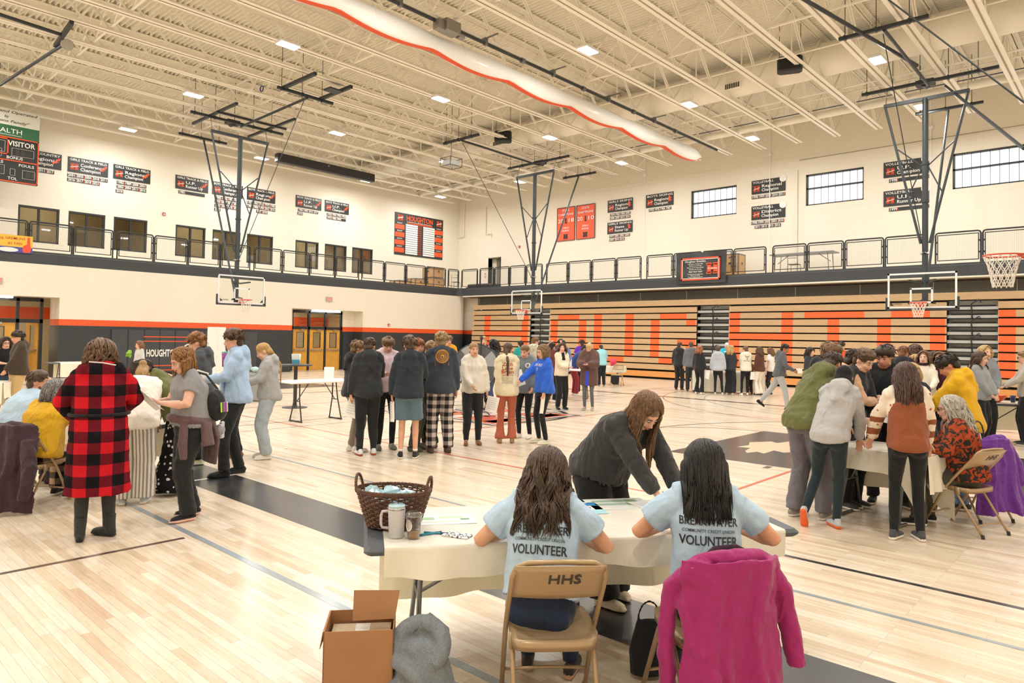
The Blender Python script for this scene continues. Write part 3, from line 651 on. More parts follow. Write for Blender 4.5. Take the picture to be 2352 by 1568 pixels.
for k in range(14): put_text(b,'RECORD',(.026,0.01,2.51-.67-k*.13),(0,1,0),(0,0,1),.09,0,.01,width=.3)
b.build('orange_lettering',M_or,r)
b=MB(); put_text(b,'HIGH SCHOOL',(.024,0,2.51-.5),(0,1,0),(0,0,1),.13,0,.02,width=2.0); put_text(b,'TRACK & FIELD RECORDS',(.03,0,2.51-.535-.0),(0,1,0),(0,0,1),.0001,0); 
Hswipe(b,(.02,-1.5,2.22),(0,1,0),(0,0,1),.17,0); Hswipe(b,(.02,1.55,2.22),(0,1,0),(0,0,1),.17,0)
for k in range(4):
    for u in (-1.53,1.55): put_text(b,'EVENT',(.026,u,2.51-.62-k*.46),(0,1,0),(0,0,1),.09,0,.01,width=.4)
b.build('white_lettering',M_txt,r)
# state banners
for x,y1,y2,lb in ((5.36,'20','18','left orange cloth state champions banner of 2018'),(6.72,'20','10','right orange cloth state champions banner of 2010')):
    r=thing('state_banner',lb,'banner',(x+.62,2.48,7.28)); b=MB(); n_=14
    V=[];F=[]
    for i in range(n_+1):
        for j in range(9):
            u=-.62+1.24*j/8; z=1.88*i/n_; V.append((u,-.02-.012*math.sin(u*9+z*2)*(1-i/n_*.6),z))
    for i in range(n_):
        for j in range(8): a=i*9+j; F.append((a,a+1,a+10,a+9))
    b.add(V,F,0); o=b.build('cloth',mat('banner_orange','e5603f',.6),r,smooth=True)
    b=MB(); b.box(-.63,-.61,-.045,-.02,0,1.88);b.box(.61,.63,-.045,-.02,0,1.88);b.box(-.63,.63,-.045,-.02,0,.02);b.box(-.63,.63,-.045,-.02,1.86,1.89); b.build('border',M_sign,r)
    b=MB(); 
    for s,z,h,w_ in (('STATE',1.7,.17,.5),('CHAMPIONS',1.47,.17,1.05),(y1,1.12,.3,.36),(y2,1.12,.3,.36),('GIRLS',.72,.13,.42),('SKIING',.56,.13,.48)):
        u=0 if s not in('20','18','10') else (-.36 if s==y1 else .36); put_text(b,s,(u,-.05,z),(1,0,0),(0,0,1),h,0,.01,width=w_)
    b.build('lettering',M_txt,r); b=MB(); Hlogo(b,(0,-.045,.24),(1,0,0),(0,0,1),.13,0); b.rbox((0,-.05,1.12),(.07,.004,.3)); b.rbox((.03,-.05,1.0),(.16,.004,.02)); b.build('emblem',M_sign,r)
# team banner hanging over the balcony rail
r=thing('vinyl_banner','black vinyl banner with orange border and a song text hung over the railing','banner',(15.55,-.08,4.33)); b=MB(); V=[];F=[]
for i in range(13):
    for j in range(17):
        u=-1.2+2.4*j/16; z=1.36*i/12; V.append((u*(1-.02*(1-z)),-.02-.025*math.sin(u*5+1)*math.sin(z*2.5)-.01*math.cos(z*7+u*3),z))
for i in range(12):
    for j in range(16): a=i*17+j; F.append((a,a+1,a+18,a+17))
b.add(V,F); b.build('vinyl',mat('vinyl_black','35373a',.35),r,smooth=True)
def frame_rect(b,u0,u1,z0,z1,w,d,m=0):
    for q in ((u0,u1,z0,z0+w),(u0,u1,z1-w,z1),(u0,u0+w,z0,z1),(u1-w,u1,z0,z1)): b.box(q[0],q[1],d-.002,d,q[2],q[3],m)
b=MB(); frame_rect(b,-.95,.92,.14,1.14,.06,-.055,0); Hlogo(b,(.56,-.055,.64),(1,0,0),(0,0,1),.24,0); b.build('orange_print',M_or,r)
b=MB(); frame_rect(b,-.88,.85,.21,1.07,.025,-.056,0)
for s,z,h,w_ in (('Houghton Gremlins',.97,.13,.98),('Hail, all hail to Houghton High,',.86,.07,.72),('Faithful to you we\'ll stay,',.78,.07,.6),('Hail, the team in orange and black,',.70,.07,.8),('We\'ll cheer for you today!',.62,.07,.6),('Rah! Rah! Rah!',.52,.1,.66),('Forward, forward mighty team,',.41,.07,.74),('Fight on to victory!',.35,.06,.44),('Then, in triumph, we will raise',.29,.06,.7),('Our colors to the sky!',.245,.05,.5)):
    put_text(b,s,(-.24,-.06,z),(1,0,0),(0,0,1),h,0,.008,width=w_,shear=.3 if 'Rah' in s else 0)
put_text(b,'Gremlins',(.56,-.064,.64),(1,0,0),(0,0,1),.1,0,.01,width=.46,shear=.3); b.build('white_print',M_txt,r)
# fan sign on the left railing
r=thing('paper_poster','yellow and blue fan poster with a red foam hand on the left railing','poster',(.03,-22.1,4.55)); b=MB(); b.box(0,.01,-.85,.78,.2,.62,0); b.box(0,.01,-.85,.78,0,.2,1); b.build('paper',[mat('poster_yellow','e6b83f',.6),mat('poster_blue','4f4f9c',.6)],r)
b=MB(); put_text(b,'HOME OF THE',(.014,-.4,.47),(0,1,0),(0,0,1),.13,0,.01,width=.6); put_text(b,'GREMLINS',(.014,.25,.5),(0,1,0),(0,0,1),.13,0,.008,width=.6); put_text(b,'#1 FAN',(.014,.25,.32),(0,1,0),(0,0,1),.13,0,.008,width=.42); b.build('red_lettering',mat('poster_red','b8402e',.6),r)
b=MB(); b.poly([(.013,.1+.3*math.cos(a)-.05,.09+.08*math.sin(a)) for a in np.linspace(0,2*PI,20,endpoint=False)]); b.build('white_oval',M_txt,r)
b=MB(); b.poly([(.016,.5+x,.02+z) for x,z in ((0,0),(.2,0),(.24,.12),(.2,.3),(.19,.56),(.12,.56),(.11,.3),(.0,.24),(-.03,.1))]); b.build('foam_hand',mat('foam_red','e0523a',.6),r)
# scoreboard with sponsor panel, hung at the left edge of view
r=thing('scoreboard','black scoreboard edged in orange reading VISITOR, BONUS, FOULS','scoreboard',(-1.15,-23.5,7.24)); b=MB(); b.box(0,.15,-2.55,2.5,0,1.66); b.build('cabinet',M_sign,r)
b=MB()
def fr(b,y0,y1,z0,z1,w,x): 
    for q in ((y0,y1,z0,z0+w),(y0,y1,z1-w,z1),(y0,y0+w,z0,z1),(y1-w,y1,z0,z1)): b.box(x,x+.012,*q)
fr(b,-2.55,2.5,0,1.66,.04,.15); b.box(.15,.16,-2.5,2.5,.78,.82); fr(b,.2,1.55,1.0,1.6,.04,.15); b.build('orange_trim',M_or,r)
b=MB(); 
for q in ((1.65,2.35,.98,1.28),(2.0,2.4,.18,.5),(1.0,1.45,.25,.6),(.95,1.35,.9,1.2),(1.62,1.78,.25,.5),(.3,1.45,1.08,1.5)): fr(b,*q,.012,.15)
b.build('digit_frames',M_txg,r); b=MB()
for (y0,z0,n_,h) in ((1.7,1.02,2,.22),(2.04,.21,2,.26),(1.02,.3,2,.24),(.4,1.14,3,.3)):
    for k in range(n_): put_text(b,'8',(.156,y0+.14+k*h*.75,z0+h*.5),(0,1,0),(0,0,1),h*1.25,0,0)
b.build('digits',mat('digit_off','4b4b4b',.6),r)
b=MB(); put_text(b,'VISITOR',(.165,1.95,1.43),(0,1,0),(0,0,1),.26,0,.02,width=.85); put_text(b,'BONUS',(.165,1.75,.9),(0,1,0),(0,0,1),.15,0,.015,width=.5); put_text(b,'FOULS',(.165,2.12,.66),(0,1,0),(0,0,1),.14,0,.015,width=.48); put_text(b,'FOULS',(.165,1.15,.7),(0,1,0),(0,0,1),.14,0,.015,width=.5); put_text(b,'TOL',(.165,1.7,.13),(0,1,0),(0,0,1),.15,0,.015,width=.3); b.build('lettering',M_txt,r)
r=thing('sponsor_panel','white and green sponsor panel above the scoreboard ending in HEALTH','sign',(-1.15,-23.5,8.9)); b=MB(); b.box(0,.15,-2.55,2.5,.0,.44,1); b.box(0,.15,-2.55,2.5,.44,1.05,0); b.build('panel',[mat('panel_white','dcdfd8',.5),mat('panel_green','2f6b4c',.5)],r)
b=MB(); put_text(b,'Locally Owned and Operated',(.155,1.15,.93),(0,1,0),(0,0,1),.14,0,.006,width=2.5,shear=.25); put_text(b,'by',(.155,1.45,.75),(0,1,0),(0,0,1),.14,0,.006,shear=.25); put_text(b,'the Thompsons Family"',(.155,1.2,.58),(0,1,0),(0,0,1),.14,0,.006,width=1.9,shear=.25); b.build('script_lettering',M_sign,r)
b=MB(); put_text(b,'HEALTH',(.156,1.45,.22),(0,1,0),(0,0,1),.24,0,.008,width=1.0); b.box(.15,.156,.95,1.95,.07,.085); b.build('white_lettering',M_txt,r)
for y in (-24.8,-22.3):
    b=MB(); b.bar((-1.08,y,9.95),(-1.08,y,11.6),.05); b.build('scoreboard_hanger',M_dark,label='dark steel hanger holding the sponsor panel, '+('outer' if y<-24 else 'inner')+' of the pair',cat='hanger')
# fire and exit devices on walls
r=thing('exit_sign','exit sign with pink letters above the middle doors','sign',(.02,-8.85,3.45)); b=MB(); b.box(-.02,.06,-.17,.17,0,.2); b.build('housing',mat('exit_gray','b7afa4',.5),r); b=MB(); put_text(b,'EXIT',(.064,0,.1),(0,1,0),(0,0,1),.2,0,.01,width=.28); b.build('lettering',mat('exit_red','e4506a',.5,emit=.8),r)
r=thing('exit_sign','exit sign with pink letters at the left edge of view','sign',(.02,-22.35,3.4)); b=MB(); b.box(-.02,.06,-.17,.17,0,.2); b.build('housing',mat('exit_gray','b7afa4',.5),r); b=MB(); put_text(b,'EXIT',(.064,0,.1),(0,1,0),(0,0,1),.2,0,.01,width=.28); b.build('lettering',MATS['exit_red'],r)
M_red=mat('alarm_red','b5352f',.4)
for (x,y,z),R_,lb in (((.0,-5.14,2.3),'x','red fire alarm on the orange stripe right of the middle doors'),((-2.8,-15.74,7.05),'x','red fire alarm high on the left upper wall'),((2.47,2.48,7.15),'y','red fire alarm on the upper wall beside the middle goal post')):
    r=thing('fire_alarm',lb,'fire alarm',(x,y,z)); b=MB(); 
    if R_=='x': b.box(0,.05,-.06,.06,0,.13,0); b.box(.05,.055,-.035,.035,.03,.08,1)
    else: b.box(-.06,.06,-.05,.02,0,.13,0); b.box(-.035,.035,-.055,-.05,.03,.08,1)
    b.build('housing',[M_red,M_txt],r)
# wall pads with lettering
r=thing('wall_pads','row of dark padded wall panels lettered HOUGHTON GREMLINS between orange lines','wall pad',(.0,-15.6,.12))
for k in range(10):
    b=MB(); y0=-3.02+k*.604; b.rbox((.04,y0+.302,.87),(.07,.598,1.74),bev=.02); b.build('pad',mat('pad_charcoal','404347',.55),r)
b=MB(); 
for z in (1.46,1.28,.28,.1): b.box(.076,.08,-1.85,1.95,z-.02,z+.02)
b.build('orange_lines',M_or,r)
b=MB(); put_text(b,'HOUGHTON',(.085,-1.1,.78),(0,1,0),(0,0,1),.4,0,.03,width=1.25); put_text(b,'GREMLINS',(.085,1.15,.78),(0,1,0),(0,0,1),.4,0,.03,width=1.4); b.build('white_lettering',M_txt,r)
b=MB(); b.poly([(.082,.0+.33*math.cos(a),.86+.33*math.sin(a)) for a in np.linspace(0,2*PI,28,endpoint=False)],0); b.poly([(.084,.0+.28*math.cos(a),.86+.28*math.sin(a)) for a in np.linspace(0,2*PI,28,endpoint=False)],1); b.build('round_emblem',[M_txt,M_sign],r)
# ================================================================ balcony things
def equipment_case(x,y,w,d,h,rz,label,group=None):
    r=thing('wooden_case',label,'case',(x,y,4.62),rz,group)
    b=MB(); b.rbox((0,0,h/2),(w,d,h),bev=.03); b.build('body',mat('case_wood','c79b62',.5,var=.12,vscale=3),r)
    b=MB()
    for sx in (-1,1):
        for sy in (-1,1): b.rbox((sx*(w/2-.02),sy*(d/2-.02),h/2),(.06,.06,h+.02),bev=.015)
    b.rbox((0,0,h-.02),(w+.02,d+.02,.05),bev=.01)
    b.build('edge_trim',mat('case_trim','5a5c60',.5),r)
    b=MB(); b.rbox((w/2,0,h*.6),(.02,.12,.1)); b.rbox((0,-d/2,h*.6),(.12,.02,.1)); b.rbox((0,-d/2,h*.85),(.1,.02,.06)); b.build('latch',M_dark,r)
    return r
equipment_case(-1.3,-.95,.95,.9,.62,.1,'tall wooden equipment case, lower of the stacked pair in the balcony corner')
o=equipment_case(-1.3,-.95,.9,.85,.6,.1,'tall wooden equipment case, upper of the stacked pair in the balcony corner'); o.location.z=5.27; o['label']='wooden equipment case on top of the stacked pair in the balcony corner'
equipment_case(-1.3,-2.2,.75,.8,.5,0,'low wooden case left of the stacked cases on the balcony')
equipment_case(-1.3,-3.4,.9,.8,.3,0,'lowest flat wooden case on the left balcony')
equipment_case(16.4,1.3,.8,.7,1.05,0,'wooden equipment case behind the black vinyl banner')
r=thing('black_stage_platform','low black platform stacked in the balcony corner','platform',(.8,1.2,4.62)); b=MB(); b.box(-1.0,1.0,-.5,.5,.0,.16); b.box(-.9,.95,-.45,.5,.17,.33); b.build('deck',mat('black_wood','303236',.5),r)
def bars(mb,segs,rad,n=6):
    for s in segs: mb.tube(s,rad,n)
def stack_chair(x,y,z,rz,label):
    r=thing('metal_chair',label,'chair',(x,y,z),rz); b=MB(); bars(b,[[(-.2,-.2,0),(-.2,-.18,.45),(-.2,-.22,.85),(.2,-.22,.85),(.2,-.18,.45),(.2,-.2,0)],[(-.2,.2,0),(-.2,.17,.44),(.2,.17,.44),(.2,.2,0)],[(-.2,-.22,.7),(.2,-.22,.7)]],.013); b.build('frame',M_dark,r)
    b=MB(); b.rbox((0,0,.45),(.4,.38,.03),bev=.01); b.build('seat',M_dark,r)
stack_chair(-.6,.25,4.62,.4,'dark metal chair in the balcony corner')
stack_chair(19.1,1.25,4.62,0,'metal chair under the folding table on the balcony')
r=thing('folding_table','grey folding table standing on the balcony behind the railing','table',(19.5,1.2,4.62)); b=MB(); b.rbox((0,0,.86),(2.6,.8,.05),bev=.02); b.build('tabletop',mat('table_gray','8e9296',.5),r)
for s in (-1,1):
    b=MB(); bars(b,[[(s*1.1,-.3,0),(s*1.05,-.3,.84)],[(s*1.1,.3,0),(s*1.05,.3,.84)],[(s*1.1,-.3,.03),(s*1.1,.3,.03)],[(s*1.07,0,.5),(s*.6,0,.84)]],.016); b.build('leg',mat('leg_gray','6f7478',.4,.6),r)

# ================================================================ basketball goals
M_pole=mat('goal_gray','3b4246',.45,.2); M_rim=mat('rim_orange','e2482a',.4); M_net=mat('net_white','e9e4da',.8); M_pad=mat('board_pad','3a3d40',.6); M_bfr=mat('board_frame','e6e8ea',.4)
def goal_net(b,c,r0=.225,h=.43,n=12,lv=5,t=.006):
    c=np.array(c,float)
    def P(i,k): 
        f=k/lv; r=r0*(1-.48*f**.7); a=2*PI*i/n; return c+np.array([r*math.cos(a),r*math.sin(a),-h*f])
    for k in range(lv):
        for i in range(n):
            s=.5*(k%2)
            for d in (-.5,.5):
                A=P(i+s,k);B=P(i+s+d,k+1); M=(A+B)/2; M[:2]=c[:2]+(M[:2]-c[:2])*(.97 if k else 1.0); b.tube([A,M,B],t,4)
def goal(label,loc,rz,extra=None,front=4.7):
    r=thing('basketball_goal',label,'basketball goal',loc,rz,None)
    b=MB(); b.cyl((0,0,2.95),(0,0,9.35),.085,14); 
    for z in (7.3,6.15,3.7): b.cyl((0,0,z),(0,0,z+.05),.11,14)
    b.build('mast',M_pole,r,smooth=False)
    b=MB(); b.bar((-1.15,0,9.35),(1.15,0,9.35),.1); b.build('crossbar',M_pole,r)
    for s in (-1,1):
        b=MB(); b.tube([(s*1.12,0,9.32),(s*.12,0,4.9)],.038,8); b.tube([(s*.75,0,7.9),(s*.07,0,7.27)],.02,6); b.tube([(s*.07,0,7.27),(s*.46,0,6.4)],.02,6); b.build('side_strut',M_pole,r)
        b=MB(); b.tube([(s*1.1,0,9.4),(s*1.1,.15,9.88)],.015,6); b.build('hanger_link',M_chrome,r)
    for y,h in ((.15,1.85),(3.35,1.0),(-front,1.05)):
        b=MB(); b.bar((-h,y,9.92),(h,y,9.92),.09)
        for x in np.arange(-h+.15,h,.76): b.rbox((x,y,9.92),(.05,.12,.12)); b.cyl((x,y,9.95),(x,y,11.6),.01,5)
        b.build('roof_beam',M_dark,r)
    b=MB(); b.tube([(0,3.3,9.85),(0,.12,3.35)],.04,8); b.build('rear_brace',M_pole,r)
    b=MB(); b.tube([(.05,-front,9.86),(.05,.1,9.8)],.045,8); b.build('fold_brace',M_dark,r)
    b=MB(); b.tube([(0,-front+.1,9.8),(0,-.1,4.55)],.013,5); b.build('hoist_cable',M_dark,r)
    b=MB(); b.rbox((-.1,.5,10.0),(.5,.3,.16)); b.cyl((-.1,.35,9.95),(-.1,.65,9.95),.1,12); b.build('winch',mat('winch_gray','3f4347',.5,.4),r)
    b=MB(); b.cyl((-.12,0,4.6),(.12,0,4.6),.05,8); b.tube([(0.1*math.cos(a)*1.2,.1*math.sin(a)*1.2,4.6+.02*math.sin(3*a)) for a in np.linspace(0,2*PI,14)],.014,5); b.build('chain',M_chrome,r)
    # board
    f=thing0=MB(); y=-.45
    for q in ((-.915,.915,3.92,3.97),(-.915,.915,2.9,2.95),(-.915,-.865,2.9,3.97),(.865,.915,2.9,3.97)): f.box(q[0],q[1],y-.02,y+.02,q[2],q[3])
    for q in ((-.305,.305,3.46,3.51),(-.305,.305,3.05,3.1),(-.305,-.255,3.05,3.5),(.255,.305,3.05,3.5)): f.box(q[0],q[1],y-.024,y-.018,q[2],q[3])
    bd=f.build('backboard',M_bfr,r)
    b=MB(); b.box(-.87,.87,y-.012,y+.012,2.94,3.93); b.build('glass',G_clear,bd)
    b=MB(); b.box(-.96,.96,y-.035,y+.035,2.84,2.9)
    for s in (-1,1): b.rbox((s*.945,y,3.04),(.06,.07,.4),bev=.02)
    b.build('edge_padding',M_pad,bd)
    b=MB(); 
    for s in (-1,1): b.bar((s*.1,-.05,3.7),(s*.35,y+.03,3.75),.05); b.bar((s*.1,-.05,3.1),(s*.35,y+.03,3.05),.05)
    b.bar((0,0,3.15),(0,y+.02,3.08),.12,.1); b.build('board_mount',M_pole,r)
    b=MB(); put_text(b,'GARED',(-.66,y-.026,3.03),(1,0,0),(0,0,1),.075,0,.01,width=.3); b.poly([(-.84,y-.026,2.98),(-.74,y-.026,2.98),(-.84,y-.026,3.1)]);b.poly([(.84,y-.026,2.98),(.84,y-.026,3.1),(.72,y-.026,2.98)]); b.build('board_lettering',M_sign,bd)
    c=(0,y-.15-.23,3.05); b=MB(); a=np.linspace(0,2*PI,32,endpoint=False)
    b.tube([(c[0]+.229*math.cos(t),c[1]+.229*math.sin(t),3.05) for t in a],.01,8,closed=True)
    b.prism([(-.12,y-.02,3.045),(-.12,y-.02,3.055),(.12,y-.02,3.055),(.12,y-.02,3.045)],(0,-.17,0)); b.rbox((0,y-.03,2.99),(.14,.02,.14)); b.bar((-.1,y-.03,2.93),(-.14,y-.2,3.04),.02); b.bar((.1,y-.03,2.93),(.14,y-.2,3.04),.02)
    b.prism([(-.19,y-.03,3.03),(-.19,y-.03,3.06),(-.05,y-.2,3.06),(-.05,y-.2,3.03)],(.38,0,0)) if False else None
    rm=b.build('rim',M_rim,r); b=MB(); goal_net(b,(c[0],c[1],3.04)); b.build('net',M_net,rm)
    if extra: extra(r)
    return r
def left_extra(r):
    b=MB()
    for x in (-1.08,1.2): b.bar((x,1.8,9.98),(x,-1.9,9.98),.09)
    b.bar((-1.2,-.55,9.94),(1.6,-.55,9.94),.08); b.build('long_beam',M_dark,r)
    b=MB(); b.bar((-.8,-6.6,9.98),(-.8,-4.5,9.98),.1); b.bar((.6,-6.5,9.98),(.6,-4.5,9.98),.1); b.rbox((.3,-5.9,9.9),(.5,.4,.05)); b.build('hoist_beam',M_dark,r)
goal('left basketball goal on a grey mast in front of the door wall',(4.2,-15.62,0),PI/2,left_extra)
goal('middle basketball goal in front of the bleachers, under the state banners',(9.22,-4.0,0),0)
goal('right basketball goal in front of the bleachers with full black post',(25.0,-4.0,0),0)
goal('nearest basketball goal at the right edge, only rim and net in view',(29.36,-16.45,0),-PI/2,None,4.7)
r=thing('roof_brace_pipe','black brace pipe running under the joists above the right goal','pipe'); b=MB(); b.tube([(24.0,-11.9,9.9),(25.1,-5.5,9.9)],.05,8); b.build('pipe',M_dark,r)
b=MB(); b.tube([(25.4,-3.3,9.85),(27.87,-8.0,6.45)],.04,8); b.build('brace_pipe_sloping',M_dark,label='black pipe sloping down from the right goal beams to the right edge',cat='pipe')
r=thing('folded_goal_brace','black beams, pulley disc and sloping pipe at the upper left under the joists','goal hardware'); b=MB(); b.bar((9.1,-22.65,9.92),(7.0,-22.5,9.92),.1); b.tube([(8.2,-24.3,9.92),(8.0,-22.6,9.92)],.05,8); b.build('beam',M_dark,r); b=MB(); b.tube([(7.7,-22.4,9.85),(2.5,-22.92,9.73)],.045,8); b.build('sloping_pipe',M_dark,r); b=MB(); b.cyl((7.75,-22.4,9.78),(7.7,-22.38,9.8),.16,18); b.build('pulley_disc',mat('disc_gray','a9a69e',.6),r)
# divider curtain rolled up under the roof
M_cur,t_,b_=nt('curtain_mesh'); b_.inputs['Base Color'].default_value=(*sr('eeeeea'),1); b_.inputs['Roughness'].default_value=.45; b_.inputs['Transmission Weight'].default_value=.0; b_.inputs['Coat Weight'].default_value=.3
r=thing('divider_curtain','long white rolled-up divider curtain with an orange lower edge crossing the hall','curtain')
b=MB(); P=[];R=[];ys=np.linspace(-31,-.95,130)
for y in ys:
    s=abs(math.sin((y+31)*PI/3.0)); g=.8+.35*s; e=min(1,(-.95-y)/.7+.25); P.append((15.95,y,9.68-.06*s)); R.append((.15*g*e,.25*g*e))
b.tube(P,R,20,side=(1,0,0)); o=b.build('curtain_roll',M_cur,r,smooth=True)
b=MB(); P=[];R=[]
for y in ys: s=abs(math.sin((y+31)*PI/3.0)); e=min(1,(-.95-y)/.7+.25); P.append((15.88,y,9.68-.06*s-.225*(.8+.35*s)*e)); R.append((.10*e+.01,.05))
b.tube(P,R,10,side=(1,0,0)); b.build('orange_edge',M_or,r,smooth=True)
for k in range(10): b=MB(); b.tube([(15.95+.17*math.cos(a),-30.0+3*k,9.66+.27*math.sin(a)) for a in np.linspace(0,2*PI,18)],.012,5); b.cyl((15.95,-30+3*k,9.9),(15.95,-30+3*k,10.2),.01,5); b.build('lift_strap',M_white,r)
r=thing('curtain_drive_pipe','black drive pipe with couplings beside the rolled-up curtain','pipe'); b=MB(); b.cyl((16.4,-31,10.0),(16.4,-.4,10.0),.045,10); b.build('pipe',M_dark,r)
b=MB()
for y in np.arange(-28,-1,3.0): b.cyl((16.4,y,10.0),(16.4,y+.12,10.0),.08,10); b.box(16.2,16.9,y-1.54,y-1.5,10.12,10.15); b.box(16.35,16.45,y-1.55,y-1.45,9.95,10.16)
b.build('coupling',mat('coupling_gray','77797a',.5,.5),r)
b=MB(); b.rbox((16.45,-15.9,9.95),(.35,.5,.3)); b.rbox((16.45,-16.25,9.9),(.22,.25,.25)); b.cyl((16.45,-15.6,9.85),(16.45,-15.4,9.85),.08,10); b.build('motor',mat('motor_metal','8d8a84',.4,.5),r)
# screen case, projector, speakers, smoke detector
r=thing('screen_case','long black projection screen case hung under the joists by the left wall','screen'); b=MB(); b.rbox((.55,-9.45,9.89),(.34,5.4,.4),bev=.03); b.build('case',mat('case_black','2a2d31',.5),r); b=MB(); 
for y in (-11.9,-7): b.box(.5,.6,y-.05,y+.05,10.08,10.14); b.cyl((.55,y,10.1),(.55,y,11.6),.012,5)
b.rbox((.73,-9.5,9.98),(.01,.08,.06)); b.build('bracket',M_chrome,r)
r=thing('projector','grey caged projector on a long pole below the joists','projector'); px,py=8.55,-8.6
b=MB(); b.rbox((px,py,9.05),(.5,.55,.2),bev=.02); b.cyl((px-.25,py,9.05),(px-.33,py,9.05),.08,14); b.build('body',mat('projector_gray','b8bbbd',.4),r)
b=MB()
for dx in (-.31,.31):
    for dy in (-.33,.33): b.cyl((px+dx,py+dy,8.9),(px+dx,py+dy,9.24),.012,5)
for z in (8.9,9.24):
    for dx in (-.31,.31): b.cyl((px+dx,py-.33,z),(px+dx,py+.33,z),.012,5)
    for dy in (-.33,.33): b.cyl((px-.31,py+dy,z),(px+.31,py+dy,z),.012,5)
b.build('cage',M_dark,r); b=MB(); b.cyl((px,py,9.24),(px,py,11.6),.025,8); b.build('pole',M_chrome,r)
for (x,y,z,a,lb) in ((22.0,-7.0,10.25,.37,'black loudspeaker hung beside the air duct on the right'),(10.0,-7.0,10.25,.7,'black loudspeaker hung beside the air duct above the middle goal')):
    r=thing('loudspeaker',lb,'speaker',(x,y,z),a); b=MB(); b.rbox((0,0,0),(.72,.42,.46),bev=.05); b.build('cabinet',mat('speaker_black','26282b',.6),r); b=MB(); b.rbox((0,-.215,0),(.62,.02,.38)); b.build('grille',mat('speaker_grille','1b1c1e',.8),r); b=MB(); b.cyl((-.3,0,.2),(-.3,0,1.3),.01,5); b.cyl((.3,0,.2),(.3,0,1.3),.01,5); b.build('hanging_cable',M_dark,r)
r=thing('smoke_detector','white round detector with a blue ring under the joists','detector',(7.3,-16.8,10.1)); b=MB(); b.cyl((0,0,-.04),(0,0,.05),.14,16); b.build('body',M_white,r); b=MB(); b.tube([(.3+.1*math.cos(a),.25,.1+.1*math.sin(a)) for a in np.linspace(0,2*PI,14)],.02,5); b.build('blue_cable_coil',mat('coil_blue','2f3f7d',.5),r)

# ================================================================ people
V3=lambda *a: np.array(a,float)
def unit(v): v=np.asarray(v,float); return v/(np.linalg.norm(v)+1e-9)
def ik(a,t,l1,l2,hint):
    a=np.asarray(a,float);t=np.asarray(t,float); d=t-a; L=np.linalg.norm(d); D=d/(L+1e-9); L=min(L,(l1+l2)*.995); t=a+D*L
    x=(l1*l1-l2*l2+L*L)/(2*L); h=math.sqrt(max(0,l1*l1-x*x)); hp=np.asarray(hint,float); hp=hp-D*(hp@D); hp=unit(hp)
    return a+D*x+hp*h, t
def remesh(mb,name,vox,mats,parent=None,sm=3,smf=.6,paint=None,disp=None):
    me=mb.mesh('tmp'); o=bpy.data.objects.new('tmp',me); C.objects.link(o)
    m=o.modifiers.new('r','REMESH'); m.mode='VOXEL'; m.voxel_size=vox
    if disp:
        tx=bpy.data.textures.new('t',disp[2] if len(disp)>2 else 'CLOUDS'); tx.noise_scale=disp[1]
        if len(disp)>2: tx.turbulence=disp[3]; tx.noise_basis='ORIGINAL_PERLIN'
        q=o.modifiers.new('d','DISPLACE'); q.texture=tx; q.strength=disp[0]; q.mid_level=.5
    if sm: m=o.modifiers.new('s','SMOOTH'); m.iterations=sm; m.factor=smf
    me2=bpy.data.meshes.new_from_object(o.evaluated_get(bpy.context.evaluated_depsgraph_get()))
    bpy.data.objects.remove(o); bpy.data.meshes.remove(me); me2.name=name; me2.materials.clear()
    for q in (mats if isinstance(mats,(list,tuple)) else [mats]): me2.materials.append(q)
    n=len(me2.polygons); me2.polygons.foreach_set('use_smooth',[True]*n)
    mi=np.zeros(n,np.int32)
    if paint:
        c=np.zeros(n*3); me2.polygons.foreach_get('center',c); mi=np.asarray(paint(c.reshape(-1,3)),np.int32)
    me2.polygons.foreach_set('material_index',mi); me2.update()
    return link(name,me2,parent)
def skin_mat(tone):
    k='skin_'+tone
    if k in MATS: return MATS[k]
    m,t,b=nt(k); c=sr(tone); tc=nd(t,'ShaderNodeTexCoord'); n=nd(t,'ShaderNodeTexNoise',i_Scale=9.,i_Detail=3.); lnk(t,tc.outputs['Object'],n.inputs[0])
    r=ramp(t,[(.35,tuple(x*f for x,f in zip(c,(.95,.88,.86)))),(.65,tuple(min(1,x*1.04) for x in c))]); lnk(t,n.outputs[0],r.inputs[0]); lnk(t,r.outputs[0],b.inputs['Base Color'])
    b.inputs['Roughness'].default_value=.5; b.inputs['Specular IOR Level'].default_value=.35; return m
def hair_mat(c1,c2):
    k='hair_'+c1+c2
    if k in MATS: return MATS[k]
    m,t,b=nt(k); tc=nd(t,'ShaderNodeTexCoord'); mp=nd(t,'ShaderNodeMapping'); mp.inputs['Scale'].default_value=(1,1,.12); lnk(t,tc.outputs['Object'],mp.inputs[0])
    n=nd(t,'ShaderNodeTexNoise',i_Scale=110.,i_Detail=3.); lnk(t,mp.outputs[0],n.inputs[0]); r=ramp(t,[(.3,sr(c1)),(.72,sr(c2))]); lnk(t,n.outputs[0],r.inputs[0]); lnk(t,r.outputs[0],b.inputs['Base Color'])
    bp=nd(t,'ShaderNodeBump',i_Strength=.7,i_Distance=.006); lnk(t,n.outputs[0],bp.inputs['Height']); lnk(t,bp.outputs[0],b.inputs['Normal'])
    b.inputs['Roughness'].default_value=.42; b.inputs['Specular IOR Level'].default_value=.45; return m
